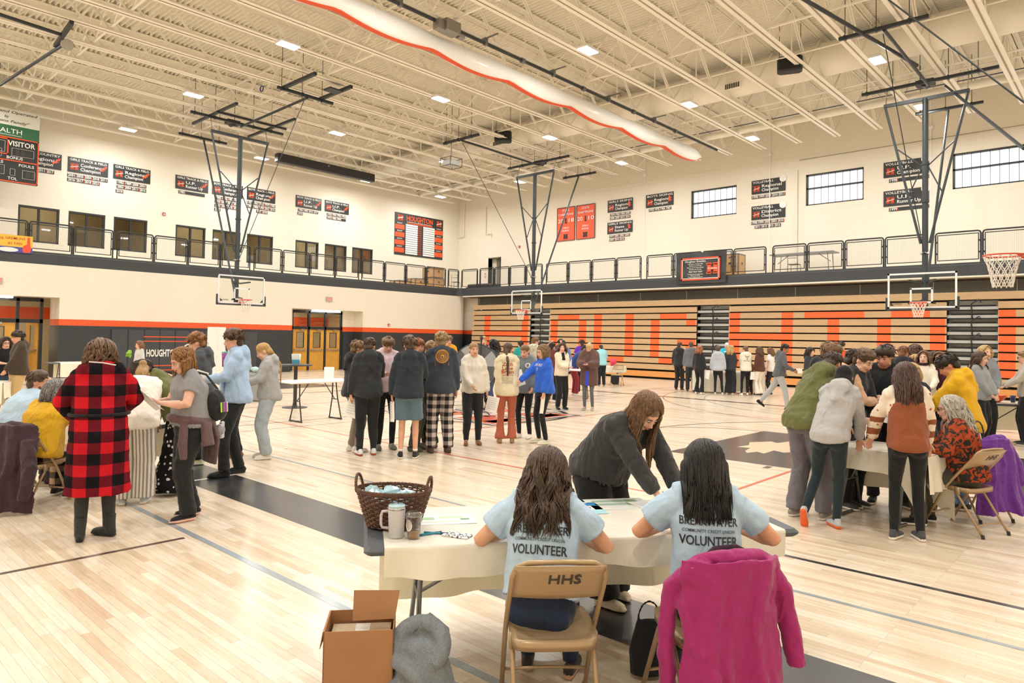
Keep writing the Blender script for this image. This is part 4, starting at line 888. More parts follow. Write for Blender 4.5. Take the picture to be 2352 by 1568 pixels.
def check_mat(name,c1,c2,c3,size,rough=.9,axes=(0,2),duty=.5):
    """buffalo / tartan check woven in object space"""
    if name in MATS: return MATS[name]
    m,t,b=nt(name); tc=nd(t,'ShaderNodeTexCoord'); sp=nd(t,'ShaderNodeSeparateXYZ'); lnk(t,tc.outputs['Object'],sp.inputs[0]); gs=[]
    for a in axes:
        mu=nd(t,'ShaderNodeMath',operation='MULTIPLY'); mu.inputs[1].default_value=1/size; lnk(t,sp.outputs[a],mu.inputs[0])
        fr=nd(t,'ShaderNodeMath',operation='FRACT'); lnk(t,mu.outputs[0],fr.inputs[0]); g=nd(t,'ShaderNodeMath',operation='GREATER_THAN'); g.inputs[1].default_value=duty; lnk(t,fr.outputs[0],g.inputs[0]); gs.append(g)
    ad=nd(t,'ShaderNodeMath',operation='ADD'); lnk(t,gs[0].outputs[0],ad.inputs[0]); lnk(t,gs[1].outputs[0],ad.inputs[1]); dv=nd(t,'ShaderNodeMath',operation='DIVIDE'); dv.inputs[1].default_value=2.; lnk(t,ad.outputs[0],dv.inputs[0])
    r=ramp(t,[(0,sr(c1)),(.34,sr(c2)),(.8,sr(c3))],'CONSTANT'); lnk(t,dv.outputs[0],r.inputs[0]); lnk(t,r.outputs[0],b.inputs['Base Color']); b.inputs['Roughness'].default_value=rough; b.inputs['Specular IOR Level'].default_value=.1
    folds(t,b,tc,.012,5); return m
def spot_mat(name,base,spot,scale,thr=.35,soft=0,kind='vor',spot2=None):
    if name in MATS: return MATS[name]
    m,t,b=nt(name); tc=nd(t,'ShaderNodeTexCoord')
    if kind=='vor': n=nd(t,'ShaderNodeTexVoronoi',i_Scale=float(scale)); o=n.outputs['Distance']
    else: n=nd(t,'ShaderNodeTexNoise',i_Scale=float(scale),i_Detail=3.,i_Distortion=1.5); o=n.outputs[0]
    lnk(t,tc.outputs['Object'],n.inputs[0]); st=[(0,sr(spot)),(thr,sr(base))] if kind=='vor' else [(0,sr(base)),(thr,sr(spot))]+([(thr+.12,sr(spot2))] if spot2 else [])
    r=ramp(t,st,'CONSTANT'); lnk(t,o,r.inputs[0]); lnk(t,r.outputs[0],b.inputs['Base Color']); b.inputs['Roughness'].default_value=.85; b.inputs['Specular IOR Level'].default_value=.15; folds(t,b,tc,.01,6); return m
def stripe_mat(name,c1,c2,size,axis=0,duty=.5):
    if name in MATS: return MATS[name]
    m,t,b=nt(name); tc=nd(t,'ShaderNodeTexCoord'); sp=nd(t,'ShaderNodeSeparateXYZ'); lnk(t,tc.outputs['Object'],sp.inputs[0]); mu=nd(t,'ShaderNodeMath',operation='MULTIPLY'); mu.inputs[1].default_value=1/size; lnk(t,sp.outputs[axis],mu.inputs[0]); fr=nd(t,'ShaderNodeMath',operation='FRACT'); lnk(t,mu.outputs[0],fr.inputs[0])
    r=ramp(t,[(0,sr(c1)),(duty,sr(c2))],'CONSTANT'); lnk(t,fr.outputs[0],r.inputs[0]); lnk(t,r.outputs[0],b.inputs['Base Color']); b.inputs['Roughness'].default_value=.9; folds(t,b,tc,.015,5); return m
def FB(col,**k): return fabric('cloth_'+col,col,**k)
def hand(b,W,D,N,side,curl=25,s=1,spread=1.,thumb=1.):
    """palm, four jointed fingers of unequal length, thumb leaving the side of the palm"""
    D=unit(D); N=np.asarray(N,float); N=unit(N-D*(N@D)); S=np.cross(D,N)*side   # S points towards the thumb
    b.ell(W+D*.048*s,(.052*s,.041*s,.017*s),(D,S,N),10,8); b.tube([W-D*.03*s,W+D*.025*s],[.024*s,.027*s],8)
    for i,(L,r) in enumerate(((.070,.0092),(.080,.0095),(.075,.009),(.058,.0082))):
        p=W+D*.086*s+S*(.030-.0195*i)*s; c=math.radians(curl*(1+.12*i)); a=c*.6; pts=[p-D*.02*s,p]; dirb=unit(D+S*(.12-.08*i)*spread)
        for f in (.45,.32,.26): pts.append(pts[-1]+(dirb*math.cos(a)+N*math.sin(a))*L*f*s); a+=c
        b.tube(pts,[r*s*1.1,r*s*1.1,r*s,r*s*.92,r*s*.75],6)
    p=W+D*.025*s+S*.03*s; t1=p+unit(D*.7+S*.65+N*.35*thumb)*.038*s; t2=t1+unit(D*.95+S*.2+N*.4*thumb)*.03*s; t3=t2+unit(D*1+N*.3*thumb)*.022*s
    b.tube([p-D*.01*s,t1,t2,t3],[.0135*s,.0125*s,.011*s,.008*s],6)
def locks_mesh(P,R,n=4):
    """P (m,k,3) lock paths -> verts/faces of m thin tapered strands"""
    m,k,_=P.shape; T=np.gradient(P,axis=1); T/=np.linalg.norm(T,axis=2,keepdims=True)+1e-9
    ref=np.zeros((m,1,3)); ref[:,0,0]=1; X=np.cross(T,np.broadcast_to(unit((.2,.3,1)),T.shape)); bad=np.linalg.norm(X,axis=2,keepdims=True)<.2; X=np.where(bad,np.broadcast_to(ref,X.shape),X); X/=np.linalg.norm(X,axis=2,keepdims=True)+1e-9; Y=np.cross(T,X)
    an=np.arange(n)*2*PI/n; V=P[:,:,None,:]+R[...,None,None]*(np.cos(an)[None,None,:,None]*X[:,:,None,:]*1.5+np.sin(an)[None,None,:,None]*Y[:,:,None,:]*.7)
    V=V.reshape(-1,3); i=np.arange(m)[:,None,None]*k*n; j=np.arange(k-1)[None,:,None]*n; q=np.arange(n)[None,None,:]; a=i+j+q; c=i+j+(q+1)%n
    F=np.stack([a,c,c+n,a+n],-1).reshape(-1,4); return V,[tuple(x) for x in F.tolist()]
class Per: pass
def person(label,x,y,a,H=1.72,skin='e0b49a',hair=('short','4a3626','6b4e36'),top=None,bot=None,shoe=('sneaker','e8e6e2'),lean=0,hp=8,hy=0,hr=0,twist=0,fat=1.,fem=False,
           arms=('down','down'),legs=None,sit=None,dist=None,face=None,seed=0,grp=None,side=0,bow=1.15,glasses=False,extras=None):
    p=Per(); rg=np.random.default_rng(seed+int(x*100)); s=H/1.75
    cx,cy=30.,-28.; v=unit((x-cx,y-cy,0)); rt=V3(v[1],-v[0],0); ar=math.radians(a); d=-math.cos(ar)*v+math.sin(ar)*rt
    dist=dist or math.hypot(x-cx,y-cy); rz=math.atan2(d[1],d[0])-PI/2
    vox=.0075 if dist<4.2 else .0105 if dist<8.6 else .015 if dist<13.5 else .024
    if face is None: face=(math.cos(math.radians(a+hy))>-.35 and dist<21)
    # ---- skeleton
    r_=math.radians; dr=lambda ang,sd=0: unit(V3(math.sin(r_(sd)),math.sin(r_(ang))*math.cos(r_(sd)),math.cos(r_(ang))))
    hip=(.962*s if sit is None else sit); pel=V3(0,0,hip)+ (V3(0,-.0022*lean*s,0) if sit is None else 0)
    up1=dr(lean*.75,side); up2=dr(lean*bow,side); mid=pel+up1*.25*s; neck=mid+up2*.285*s
    tw=r_(twist); Rt=V3(math.cos(tw),math.sin(tw),0); Rt=unit(Rt-up2*(Rt@up2)); Fc=np.cross(up2,Rt)
    sw=(.152 if fem else .170)*s*(.6+.4*fat)
    sh={-1:neck-up2*.055*s-Rt*sw,1:neck-up2*.055*s+Rt*sw}
    tp=lean*.6+hp; Uh=dr(tp,side+hr); Rh0=V3(math.cos(r_(-hy)+tw),math.sin(r_(-hy)+tw),0)
    Rh=unit(Rh0-Uh*(Rh0@Uh)); 
    # pitch along the facing of the head
    fd=V3(-Rh0[1],Rh0[0],0); Uh=unit(fd*math.sin(r_(tp))+V3(0,0,1)*math.cos(r_(tp))+Rh0*math.sin(r_(hr))); Rh=unit(Rh0-Uh*(Rh0@Uh)); Fh=np.cross(Uh,Rh)
    hc=neck+up2*.035*s+Uh*.1*s+Fh*.018*s
    hs=s*.5+.5*1.0  # heads vary less than height
    HP=lambda q:hc+(Rh*q[0]+Fh*q[1]+Uh*q[2])*hs
    AX=(Rh,Fh,Uh)
    ST={'down':((.245,.05,.90),(.6,-1,0),'in',28),'pocket':((.205,.13,.96),(1,-.9,0),'in',30),'phone':((.075,.34,1.17),(1,-.5,-1),'up',50),'hold':((.17,.36,1.08),(1,-.6,-1),'up',45),'table':((.17,.50,.86),(1,-.4,-.3),'dn',15),
        'cross':((-.10,.23,1.14),(1,0,-.8),'in',30),'out':((.30,.45,1.05),(1,-.4,-.6),'up',20),'lap':((.09,.38,.64),(1,-.3,-.3),'dn',30),'read':((.1,.36,1.22),(1,-.6,-1),'up',45),'up':((.18,.25,1.75),(1,.2,-.2),'fw',10),'front':((.08,.24,.98),(1,-.5,0),'in',35),'hip':((.22,-.05,.98),(1.2,-.2,0),'in',40)}
    b=MB(); wr={};el={}
    for sd,am in zip((-1,1),arms):
        if isinstance(am,str): am=ST[am]
        t,h,pn,cu=am; t=V3(*t)*s; t[0]*=sd; h=V3(*h); h[0]*=sd
        E,W=ik(sh[sd],t,.285*s,.25*s,h); el[sd]=E; wr[sd]=W; D=unit(W-E)
        N={'in':V3(-sd,.0,0),'up':V3(-.3*sd,-.5,1),'dn':V3(0,0,-1),'fw':V3(0,1,0)}[pn]
        b.tube([sh[sd],sh[sd]+(E-sh[sd])*.3,E,E+(W-E)*.3,W],[.052*s*fat,.048*s*fat,.039*s*fat,.040*s*fat,.025*s],10)
        if dist<21: hand(b,W,D,N,1 if (pn in('in',) ) else sd*(1 if pn=='up' else -1),cu,s*(.92 if fem else 1.))
        else: b.ell(W+D*.07*s,(.07*s,.04*s,.02*s),(D,unit(np.cross(D,N)),N),8,6)
    # neck, head
    b.tube([neck-up2*.06*s,neck+up2*.01*s,hc-Uh*.03*s],[.075*s,.055*s,.05*s],12)
    for sd in (-1,1): b.tube([neck+up2*.02*s,sh[sd]+up2*.02*s],[.05*s,.05*s],10)
    b.ell(HP((0,-.006,.03)),V3(.076,.094,.088)*hs,AX,16,12); b.ell(HP((0,.024,-.04)),V3(.059,.066,.072)*hs,AX,14,10)
    b.ell(HP((0,.062,-.092)),V3(.03,.026,.022)*hs,AX); b.ell(HP((0,.074,.03)),V3(.052,.02,.016)*hs,AX)
    for sd in (-1,1):
        b.ell(HP((sd*.036,.066,-.03)),V3(.028,.024,.026)*hs,AX)
        b.ell(HP((sd*.08,-.008,-.012)),V3(.01,.019,.03)*hs,AX,8,6)
        b.tube([HP((sd*.05,.03,-.06)),HP((sd*.03,.06,-.095))],.022*hs,8)
    b.tube([HP((0,.088,.015)),HP((0,.104,-.015)),HP((0,.112,-.03)),HP((0,.094,-.042))],[.009*hs,.011*hs,.014*hs,.012*hs],8)
    b.ell(HP((0,.089,-.062)),V3(.023,.012,.011)*hs,AX)
    # torso core, legs
    b.tube([pel-V3(0,0,.08*s),pel,mid,neck-up2*.09*s],[(.13*s*fat,.095*s*fat),(.135*s*fat,.1*s*fat),(.125*s*fat,.09*s*fat),(.13*s,.085*s)],14,side=(1,0,0))
    LG=legs or [((-.105,0,.085),0,(0,1,0)),((.105,.02,.085),0,(0,1,0))]
    kn=[];an=[];hj=[];fy=[];fpz=[]
    for sd,lg in zip((-1,1),LG):
        (tx,ty,tz),yaw,hint=lg[:3]; h=pel+V3(sd*.088*s*(.5+.5*fat),0,-.03*s)
        K,A=ik(h,V3(tx,ty,tz)*s if sit is None else V3(tx,ty,tz),.44*s,.425*s,hint); hj.append(h);kn.append(K);an.append(A);fy.append(yaw); fpz.append(lg[3] if len(lg)>3 else 0)
        b.tube([h,h+(K-h)*.4,K,K+(A-K)*.3,A],[.078*s*fat,.07*s*fat,.05*s*fat,.049*s*fat,.034*s],10)
        b.ell(A+V3(0,.03,-.03)*s,(.03*s,.06*s,.03*s))
    bs=bot[0] if bot else 'none'
    o=remesh(b,'person',vox,skin_mat(skin),None,2,.5); o.location=(x,y,0); o.rotation_euler=(0,0,rz); tag(o,label,'person',grp)
    p.o=o
    for k_,v_ in dict(hc=hc,Rh=Rh,Fh=Fh,Uh=Uh,neck=neck,mid=mid,pel=pel,Rt=Rt,Fc=Fc,up2=up2,up1=up1,s=s,hs=hs,wr=wr,el=el,sh=sh,kn=kn,an=an,rz=rz,HP=HP,dist=dist,vox=vox,rg=rg,fat=fat).items(): setattr(p,k_,v_)
    # ---- bottoms
    if bot:
        st,bm=bot[0],bot[1]; bm=FB(bm) if isinstance(bm,str) else bm
        RR={'slim':(.094,.074,.056,.054,.043),'jogger':(.102,.092,.076,.07,.052),'straight':(.1,.09,.078,.074,.072),'wide':(.108,.105,.098,.1,.108),'flare':(.098,.08,.062,.072,.098),'shorts':(.105,.108,.112,0,0),'bag':(.108,.1,.09,.09,.082)}[st if st!='skirt' else 'wide']
        b=MB(); hem=bot[2] if len(bot)>2 else 0
        b.tube([pel-V3(0,0,.1*s),pel-V3(0,0,.05*s),pel+up1*.03*s,pel+up1*.12*s],[(.155*s*fat,.115*s*fat),(.178*s*fat,.13*s*fat),(.17*s*fat,.125*s*fat),(.15*s*fat,.112*s*fat)],18,side=(1,0,0))
        for sd in (-1,1): b.ell(pel+V3(sd*.078,-.045,-.055)*s*fat,(.086*s*fat,.078*s*fat,.085*s*fat))
        for sd,h,K,A in zip((-1,1),hj,kn,an):
            R=[q*s*fat for q in RR]
            if st=='shorts': e=h+(K-h)*.86; b.tube([h,h+(K-h)*.45,e],[R[0],R[1],R[2]],16)
            elif st=='skirt': pass
            else: b.tube([h,h+(K-h)*.5,K,K+(A-K)*.5,A+V3(0,0,-.012*s+hem)],R,16)
        if st=='skirt': e=bot[3] if len(bot)>3 else .1; b.tube([pel,pel*V3(1,1,.5)+V3(0,.02,0),V3(0,.02,e)],[(.18*s*fat,.14*s*fat),(.21*s*fat,.17*s*fat),(.26*s*fat,.2*s*fat)],20,side=(1,0,0))
        p.bot=remesh(b,{'shorts':'shorts','skirt':'skirt','slim':'leggings'}.get(st,'trousers'),vox*1.25,bm,o,3,.5,disp=(.004 if st=='slim' else .016,.09,'MARBLE',7.) if dist<15 else None)
    # ---- shoes
    if shoe:
        ss,scol=shoe[0],shoe[1]; sm_=FB(scol,rough=.6,fold=.002) if isinstance(scol,str) else scol; sole=FB(shoe[2] if len(shoe)>2 else 'eceae6',rough=.6,fold=.001)
        for sd,A,yw,pz in zip((-1,1),an,fy,fpz):
            ya=r_(yw)*-1; c,sn=math.cos(ya*sd*-1 if yw else .12*sd*-1),math.sin(ya*sd*-1 if yw else .12*sd*-1); FX=np.array([(c,sn,0),(-sn,c,0),(0,0,1.)])
            if pz: cp,sp_=math.cos(r_(pz)),math.sin(r_(pz)); F0=FX[1].copy(); FX[1]=F0*cp-V3(0,0,1)*sp_; FX[2]=F0*sp_+V3(0,0,1)*cp
            G=A-FX[2]*.085*s if pz else V3(A[0],A[1],max(A[2]-.085*s,0)); Q=lambda q:G+(FX.T@V3(*q))*s
            b=MB(); k=1. if not fem else .93
            b.ell(Q((0,-.035,.045)),V3(.037,.052,.04)*s*k,FX,12,8); b.tube([Q((0,-.03,.04)),Q((0,.05,.042)),Q((0,.13,.034)),Q((0,.165,.03))],[(.036*s*k,.04*s),(.042*s*k,.04*s),(.045*s*k,.032*s),(.035*s*k,.024*s)],12,side=FX[0])
            if ss=='boot': b.tube([Q((0,-.025,.05)),Q((0,-.02,.12)),Q((0,-.015,.2))],[.045*s,.043*s,.05*s],12)
            elif ss!='slide': b.tube([Q((0,-.03,.06)),Q((0,-.02,.1))],[.036*s,.034*s],10)
            b.tube([Q((0,-.07,.014)),Q((0,0,.014)),Q((0,.12,.014)),Q((0,.185,.018))],[(.034*s*k,.014*s),(.04*s*k,.014*s),(.048*s*k,.014*s),(.03*s*k,.012*s)],12,side=FX[0])
            zc=.028*s; q=G.copy(); UU=FX[2]
            remesh(b,'slide_sandal' if ss=='slide' else 'boot' if ss=='boot' else 'slipper' if ss=='slipper' else 'shoe',max(.008,vox*.8),[sm_,sole],o,2,.5,paint=lambda c_:((c_-q)@UU<zc).astype(int))
            if ss in('sneaker',) and dist<12:
                b=MB(); b.tube([Q((0,.0,.115)),Q((0,-.01,.02+.12))],[.036*s,.036*s],10)
                if len(shoe)>3: b.build('sock',FB(shoe[3],fold=.002),o,smooth=True)
    # ---- top
    if top:
        st=top[0]; tm=FB(top[1]) if isinstance(top[1],str) else top[1]; kw=top[2] if len(top)>2 else {}
        lo=kw.get('loose',1.)*fat; hem=kw.get('hem',-.08); slv=kw.get('slv',1.); b=MB()
        hb=pel+V3(0,0,hem*s) if sit is None else pel+up1*max(hem,-.06)*s
        rings=[(hb+V3(0,-.012,0)*s,(.188,.158)),(pel*.5+hb*.5-up1*.0+V3(0,-.014,0)*s,(.198,.165)),(pel+up1*.1*s,(.187,.145)),(mid,(.178,.13)),(mid+up2*.13*s,(.19,.132)),(neck-up2*.085*s,(.165,.108)),(neck-up2*.02*s,(.10,.085)),(neck+up2*.012*s,(.075,.07))]
        if kw.get('coat'):
            e=kw['coat']; rings=[(V3(0,0,e*s),(.225,.17)),(V3(0,0,(e*.5+.45)*s),(.205,.16))]+rings[1:]
        fF=1.0 if not fem else .93
        P=[r0 for r0,_ in rings]; R=[(q[0]*s*lo*fF,q[1]*s*lo) for _,q in rings]; nn=len(P); SD=[V3(1,0,0)*(1-min(1,i/(nn-3)))+Rt*min(1,i/(nn-3)) for i in range(nn)]
        R[-1]=(.072*s,.068*s); R[-2]=(.1*s*lo,.085*s*lo)
        b.tube(P,R,22,side=np.array(SD))
        if fem and not kw.get('flat'):
            for sd in (-1,1): b.ell(mid+up2*.12*s+Fc*.075*s+Rt*sd*.075*s,V3(.075,.06,.07)*s*fat*kw.get('loose',1.),(Rt,Fc,up2))
        k=kw.get('slr',1.)*(.75+.25*lo)
        for sd in (-1,1):
            E,W=el[sd],wr[sd]; S0=sh[sd]; a0=S0-Rt*sd*.04*s
            b.ell(S0-up2*.01*s,V3(.066,.066,.066)*s*k,(Rt,Fc,up2),12,8)
            if slv>=1: b.tube([a0,S0+(E-S0)*.35,E,E+(W-E)*.5,E+(W-E)*.92,E+(W-E)*1.0],[.074*s*k,.067*s*k,.060*s*k,.056*s*k,.048*s*k,.036*s*k],14)
            elif slv>.2: e=S0+(E-S0)*min(1,slv); b.tube([a0,S0+(e-S0)*.5,e],[.076*s*k,.072*s*k,.073*s*k],14)
        if kw.get('hood'):
            up=kw['hood']; A=[]; 
            for t in np.linspace(-2.3,2.3,15):
                A.append(neck+up2*(.01+.035*math.cos(t))*s-Fc*math.cos(t)*.088*s+Rt*math.sin(t)*.098*s-Fc*.012*s)
            b.tube(A,[.02*s+.026*s*(math.cos(t/2.3*1.35)) for t in np.linspace(-2.3,2.3,15)],8)
            b.ell(neck-Fc*.118*s-up2*.02*s,V3(.12,.055,.08)*s,(Rt,Fc,up2),14,10)
            for q in range(5): f=q/4; b.tube([neck-Fc*(.10+.045*f)*s-up2*(.02+.035*q)*s-Rt*(.115-.02*q)*s,neck-Fc*(.15+.02*f)*s-up2*(.045+.036*q)*s,neck-Fc*(.10+.045*f)*s-up2*(.02+.035*q)*s+Rt*(.115-.02*q)*s],[.018*s,.027*s,.018*s],8)
        for sd in (-1,1): b.tube([neck+up2*.015*s,sh[sd]+up2*.018*s],[.066*s*k,.064*s*k],12)
        if kw.get('hood'): pass
        elif kw.get('collar',1): b.tube([neck+up2*.01*s,neck+up2*.03*s],[.066*s,.06*s],14)
        p.top=remesh(b,kw.get('name',{'hoodie':'hoodie','tee':'shirt','sweater':'sweater','jacket':'jacket'}.get(st,'shirt')),vox*1.2,kw.get('mats',tm),o,3,.5,disp=((.011 if st=='tee' else .017)*kw.get('crease',1.),.10,'MARBLE',8.) if dist<15 else None,paint=kw.get('paint') and (lambda c_:kw['paint'](c_,p)))
        if kw.get('pocket') :
            pb=MB(); f0=pel+up1*.1*s+V3(0,.14*s*lo,0); pb.rbox(f0,(.24*s,.03,.17*s),None,0,.012); pb.build('pouch_pocket',tm,p.top)
        if kw.get('strings') and face:
            pb=MB()
            for sd in (-1,1): pb.tube([neck+Fc*.1*s+Rt*sd*.035*s-up2*.01*s,neck+Fc*.135*s+Rt*sd*.04*s-up2*.1*s,neck+Fc*.142*s*lo+Rt*sd*.035*s-up2*.2*s],.0035,4)
            pb.build('drawstring',FB('d8d4cc'),p.top)
    make_hair(p,hair)
    if face: make_face(p,hair,skin)
    if glasses:
        b=MB()
        for sd in (-1,1): b.tube([HP((sd*.033+.024*math.cos(t),.103,.004+.02*math.sin(t))) for t in np.linspace(0,2*PI,14,endpoint=False)],.0025,4,closed=True); b.tube([HP((sd*.057,.1,.006)),HP((sd*.08,.02,.01)),HP((sd*.08,-.02,.0))],.0022,4)
        b.tube([HP((-.01,.105,.006)),HP((.01,.105,.006))],.002,4); b.build('glasses',M_sign,o)
    return p
def make_face(p,hair,skin):
    HP,hs,AX=p.HP,p.hs,(p.Rh,p.Fh,p.Uh)
    for sd in (-1,1):
        b=MB(); b.ell(HP((sd*.031,.085,.002)),V3(.0135,.009,.0075)*hs,AX,10,6,0); b.ell(HP((sd*.031,.0915,.001)),V3(.0062,.0035,.0062)*hs,AX,8,6,1); b.tube([HP((sd*.017,.0925,.005)),HP((sd*.031,.0965,.0105)),HP((sd*.046,.088,.005))],.002*hs,4,1)
        b.build('eye',[mat('eye_white','e9e4df',.3),mat('eye_dark','33261f',.3)],p.o,smooth=True)
        b=MB(); b.tube([HP((sd*.015,.0945,.024)),HP((sd*.033,.0955,.029)),HP((sd*.05,.084,.024))],[.003*hs,.0042*hs,.002*hs],5); b.build('eyebrow',hair_mat(hair[1],hair[1]),p.o)
    c=sr(skin); b=MB(); b.tube([HP((-.026,.088,-.060)),HP((-.012,.0985,-.0575)),HP((0,.1005,-.0585)),HP((.012,.0985,-.0575)),HP((.026,.088,-.060))],[.002*hs,.0045*hs,.004*hs,.0045*hs,.002*hs],6); b.tube([HP((-.022,.089,-.065)),HP((0,.1,-.0685)),HP((.022,.089,-.065))],[.002*hs,.0055*hs,.002*hs],6)
    b.build('mouth',mat('lips','b5695f',.45),p.o,smooth=True)
def make_hair(p,hair):
    st,c1,c2=hair[:3]; L=hair[3] if len(hair)>3 else .3; M=hair_mat(c1,c2); HP,hs,AX,s,rg=p.HP,p.hs,(p.Rh,p.Fh,p.Uh),p.s,p.rg
    b=MB(); E=lambda c,r,nu=14,nv=10: b.ell(HP(c),V3(*r)*hs,AX,nu,nv); vx=p.vox*(.95 if p.dist<13 else 1.); disp=None; sm=2
    if st=='bald': return
    if st=='hijab':
        E((0,-.012,.035),(.09,.108,.1)); E((0,-.03,-.04),(.09,.085,.1)); b.tube([HP((0,-.03,-.08)),p.neck+p.up2*.0],[.085*s,.1*s],14); b.tube([HP((0,.0,-.125)),p.neck+p.Fc*.03*s-p.up2*.03*s],[.07*s,.105*s],14); E((0,.02,.075),(.075,.07,.05))
        remesh(b,'headscarf',vx*1.2,FB('1e1e21'),p.o,3,.5); return
    E((0,-.014,.04),(.085,.102,.089)); E((0,-.062,-.03),(.07,.05,.065))
    if st=='short':
        E((0,.03,.09),(.068,.066,.042)); 
        for i in range(36 if p.dist<13 else 10):
            a_=rg.uniform(0,2*PI); e=rg.uniform(.25,1.5); d_=V3(math.cos(a_)*math.cos(e),math.sin(a_)*math.cos(e),math.sin(e)); q=V3(0,-.012,.042)+d_*V3(.082,.1,.086)
            if q[1]>.065 and q[2]<.07: continue
            b.tube([HP(q),HP(q+V3(d_[0]*.012,.03+d_[1]*.01,.012+d_[2]*.006))],[.016*hs,.006*hs],6)
    elif st=='curly':
        E((0,.02,.085),(.08,.08,.05))
        for i in range(110 if p.dist<13 else 45):
            a_=rg.uniform(0,2*PI); e=rg.uniform(-.15,1.5); d_=V3(math.cos(a_)*math.cos(e),math.sin(a_)*math.cos(e),math.sin(e)); q=V3(0,-.008,.045)+d_*V3(.092,.108,.096)*rg.uniform(.97,1.14)
            if q[1]>.05 and q[2]<.055: continue
            b.ell(HP(q),rg.uniform(.013,.024)*hs,None,6,5)
        sm=1
    elif st=='mop':
        E((0,.03,.08),(.082,.076,.05)); E((0,.055,.068),(.066,.045,.03))
        for i in range(60 if p.dist<13 else 20):
            a_=rg.uniform(0,2*PI); d_=V3(math.cos(a_),math.sin(a_),0); q0=V3(0,-.005,.12)+d_*V3(.04,.05,0); q1=V3(0,-.01,.07)+d_*V3(.09,.108,0); q2=q1+d_*.006+V3(0,0,-.05 if d_[1]<.5 else -.015)
            b.tube([HP(q0),HP(q1),HP(q2)],[.012*hs,.014*hs,.005*hs],6)
    elif st in('bun','pony','braid'):
        E((0,.0,.055),(.08,.09,.078))
        if st=='bun': E((0,-.1,.08),(.045,.045,.045))
        else:
            q0=V3(0,-.105,.05 if st=='pony' else .0); pts=[HP(q0)]; 
            B=p.neck-p.Fc*.18*s; n=12; 
            for i in range(1,n+1):
                f=i/n; z=pts[0][2]-L*f*1.0; back=HP(q0)*(1-min(1,f*2.2))+ (V3(B[0],B[1],0)-p.Fc*.015+V3(*( -p.up2[:2]*0),0))*min(1,f*2.2); pts.append(V3(back[0]+hair_off(hair)*f,back[1]-.0,z))
            pts=np.array(pts); pts[0]=HP(q0)
            if st=='pony':
                for j in range(5): o_=rg.normal(0,.012,3); b.tube(pts+o_*np.linspace(0,1,n+1)[:,None],np.linspace(.022,.008,n+1)*hs,7)
            else:
                for i in range(1,n+1):
                    t=unit(pts[i]-pts[i-1]); sdv=unit(np.cross(t,p.Fc)); 
                    for q in (0,.5): c_=pts[i-1]*(1-q)+pts[i]*q+sdv*(.009 if q else -.009); b.ell(c_,V3(.017,.014,.02)*hs*(1-.35*i/n)*(1.6 if p.dist>9 else 1.1),(sdv,p.Fc,t),8,6)
    long_=st in('long','wavy','bob','curlylong')
    if st in('short','mop','curly') and p.dist<24:
        n=360 if p.dist<9 else 200 if p.dist<15 else 90; a_=rg.uniform(0,2*PI,n); e=np.arcsin(rg.uniform(-.35 if st!='curly' else -.2,1,n)); d=np.stack([np.cos(a_)*np.cos(e),np.sin(a_)*np.cos(e),np.sin(e)],1); q=V3(0,-.013,.04)+d*V3(.083,.1,.087)
        keep=~((q[:,1]>.045)&(q[:,2]<(.062 if st!='mop' else .05)))&~((np.abs(q[:,0])>.07)&(q[:,1]>.0)&(q[:,2]<.02)); q=q[keep];d=d[keep];n=len(q)
        fl=V3(0,.75,-.25) if st!='short' else V3(.25,.55,-.35); tg=fl-d*(d@fl)[:,None]; back=(q[:,1]<-.03)[:,None]; tg=np.where(back,V3(0,-.1,-1)-d*(d@V3(0,-.1,-1))[:,None],tg); tg/=np.linalg.norm(tg,axis=1,keepdims=True)+1e-6
        tg=tg+rg.normal(0,.28 if st!='curly' else .4,(n,3)); L_=(.026 if st=='short' else .042)*rg.uniform(.7,1.25,n)[:,None]; k=6; pts=[]
        for i in range(k):
            f=i/(k-1); w=q+tg*L_*f+d*(L_*(.42 if st!='short' else .22)*math.sin(f*PI*.9)*.7-.002)
            if st=='curly': w=w+.011*(np.sin(f*7+a_[keep]*9)[:,None]*np.cross(d,tg)+np.cos(f*7+a_[keep]*9)[:,None]*d)
            pts.append(w)
        P=np.stack(pts,1)@np.array([p.Rh,p.Fh,p.Uh])*hs+p.hc; r0=(.0045 if p.dist<9 else .0075 if p.dist<15 else .011)
        V_,F_=locks_mesh(P,np.interp(np.linspace(0,1,k),[0,.4,1],[.9,1,.2])[None,:]*r0*rg.uniform(.7,1.3,n)[:,None]); b2=MB(); b2.add(V_,F_); b2.build('hair_strands',M,p.o,smooth=True)
    if st=='bob' or long_: E((0,-.03,-.01),(.087,.085,.085)); 
    if long_ and st!='bob':
        b.tube([HP((0,-.05,.0)),HP((0,-.065,-.09))],[(.085*hs,.06*hs),(.075*hs,.05*hs)],14,side=p.Rh)
    remesh(b,'hair' ,vx,M,p.o,sm,.5,disp=disp)
    if long_:
        n=(1500 if p.dist<5.2 else 420 if p.dist<9 else 150 if p.dist<15 else 70); K=6; G=14
        fm=math.radians(hair[4] if len(hair)>4 else 62)
        y0=rg.uniform(-.06,.07,n); ph=rg.uniform(fm,2*PI-fm,n); 
        rd=np.stack([rg.normal(0,.012,n),y0,np.full(n,.09)],1); rd[:,0]+=np.where(ph<PI,1,-1)*.006
        ex=np.stack([np.sin(ph)*.088,np.cos(ph)*.105,np.full(n,-.01)],1); r1=rd/V3(.085,.105,.09); r1/=np.linalg.norm(r1,axis=1,keepdims=True); e1=ex/V3(.085,.105,.09); e1/=np.linalg.norm(e1,axis=1,keepdims=True)
        vol={'wavy':1.26,'long':1.16,'bob':1.2,'curlylong':1.42}[st]; off=rg.uniform(1.0,vol,n)[:,None]; path=[]
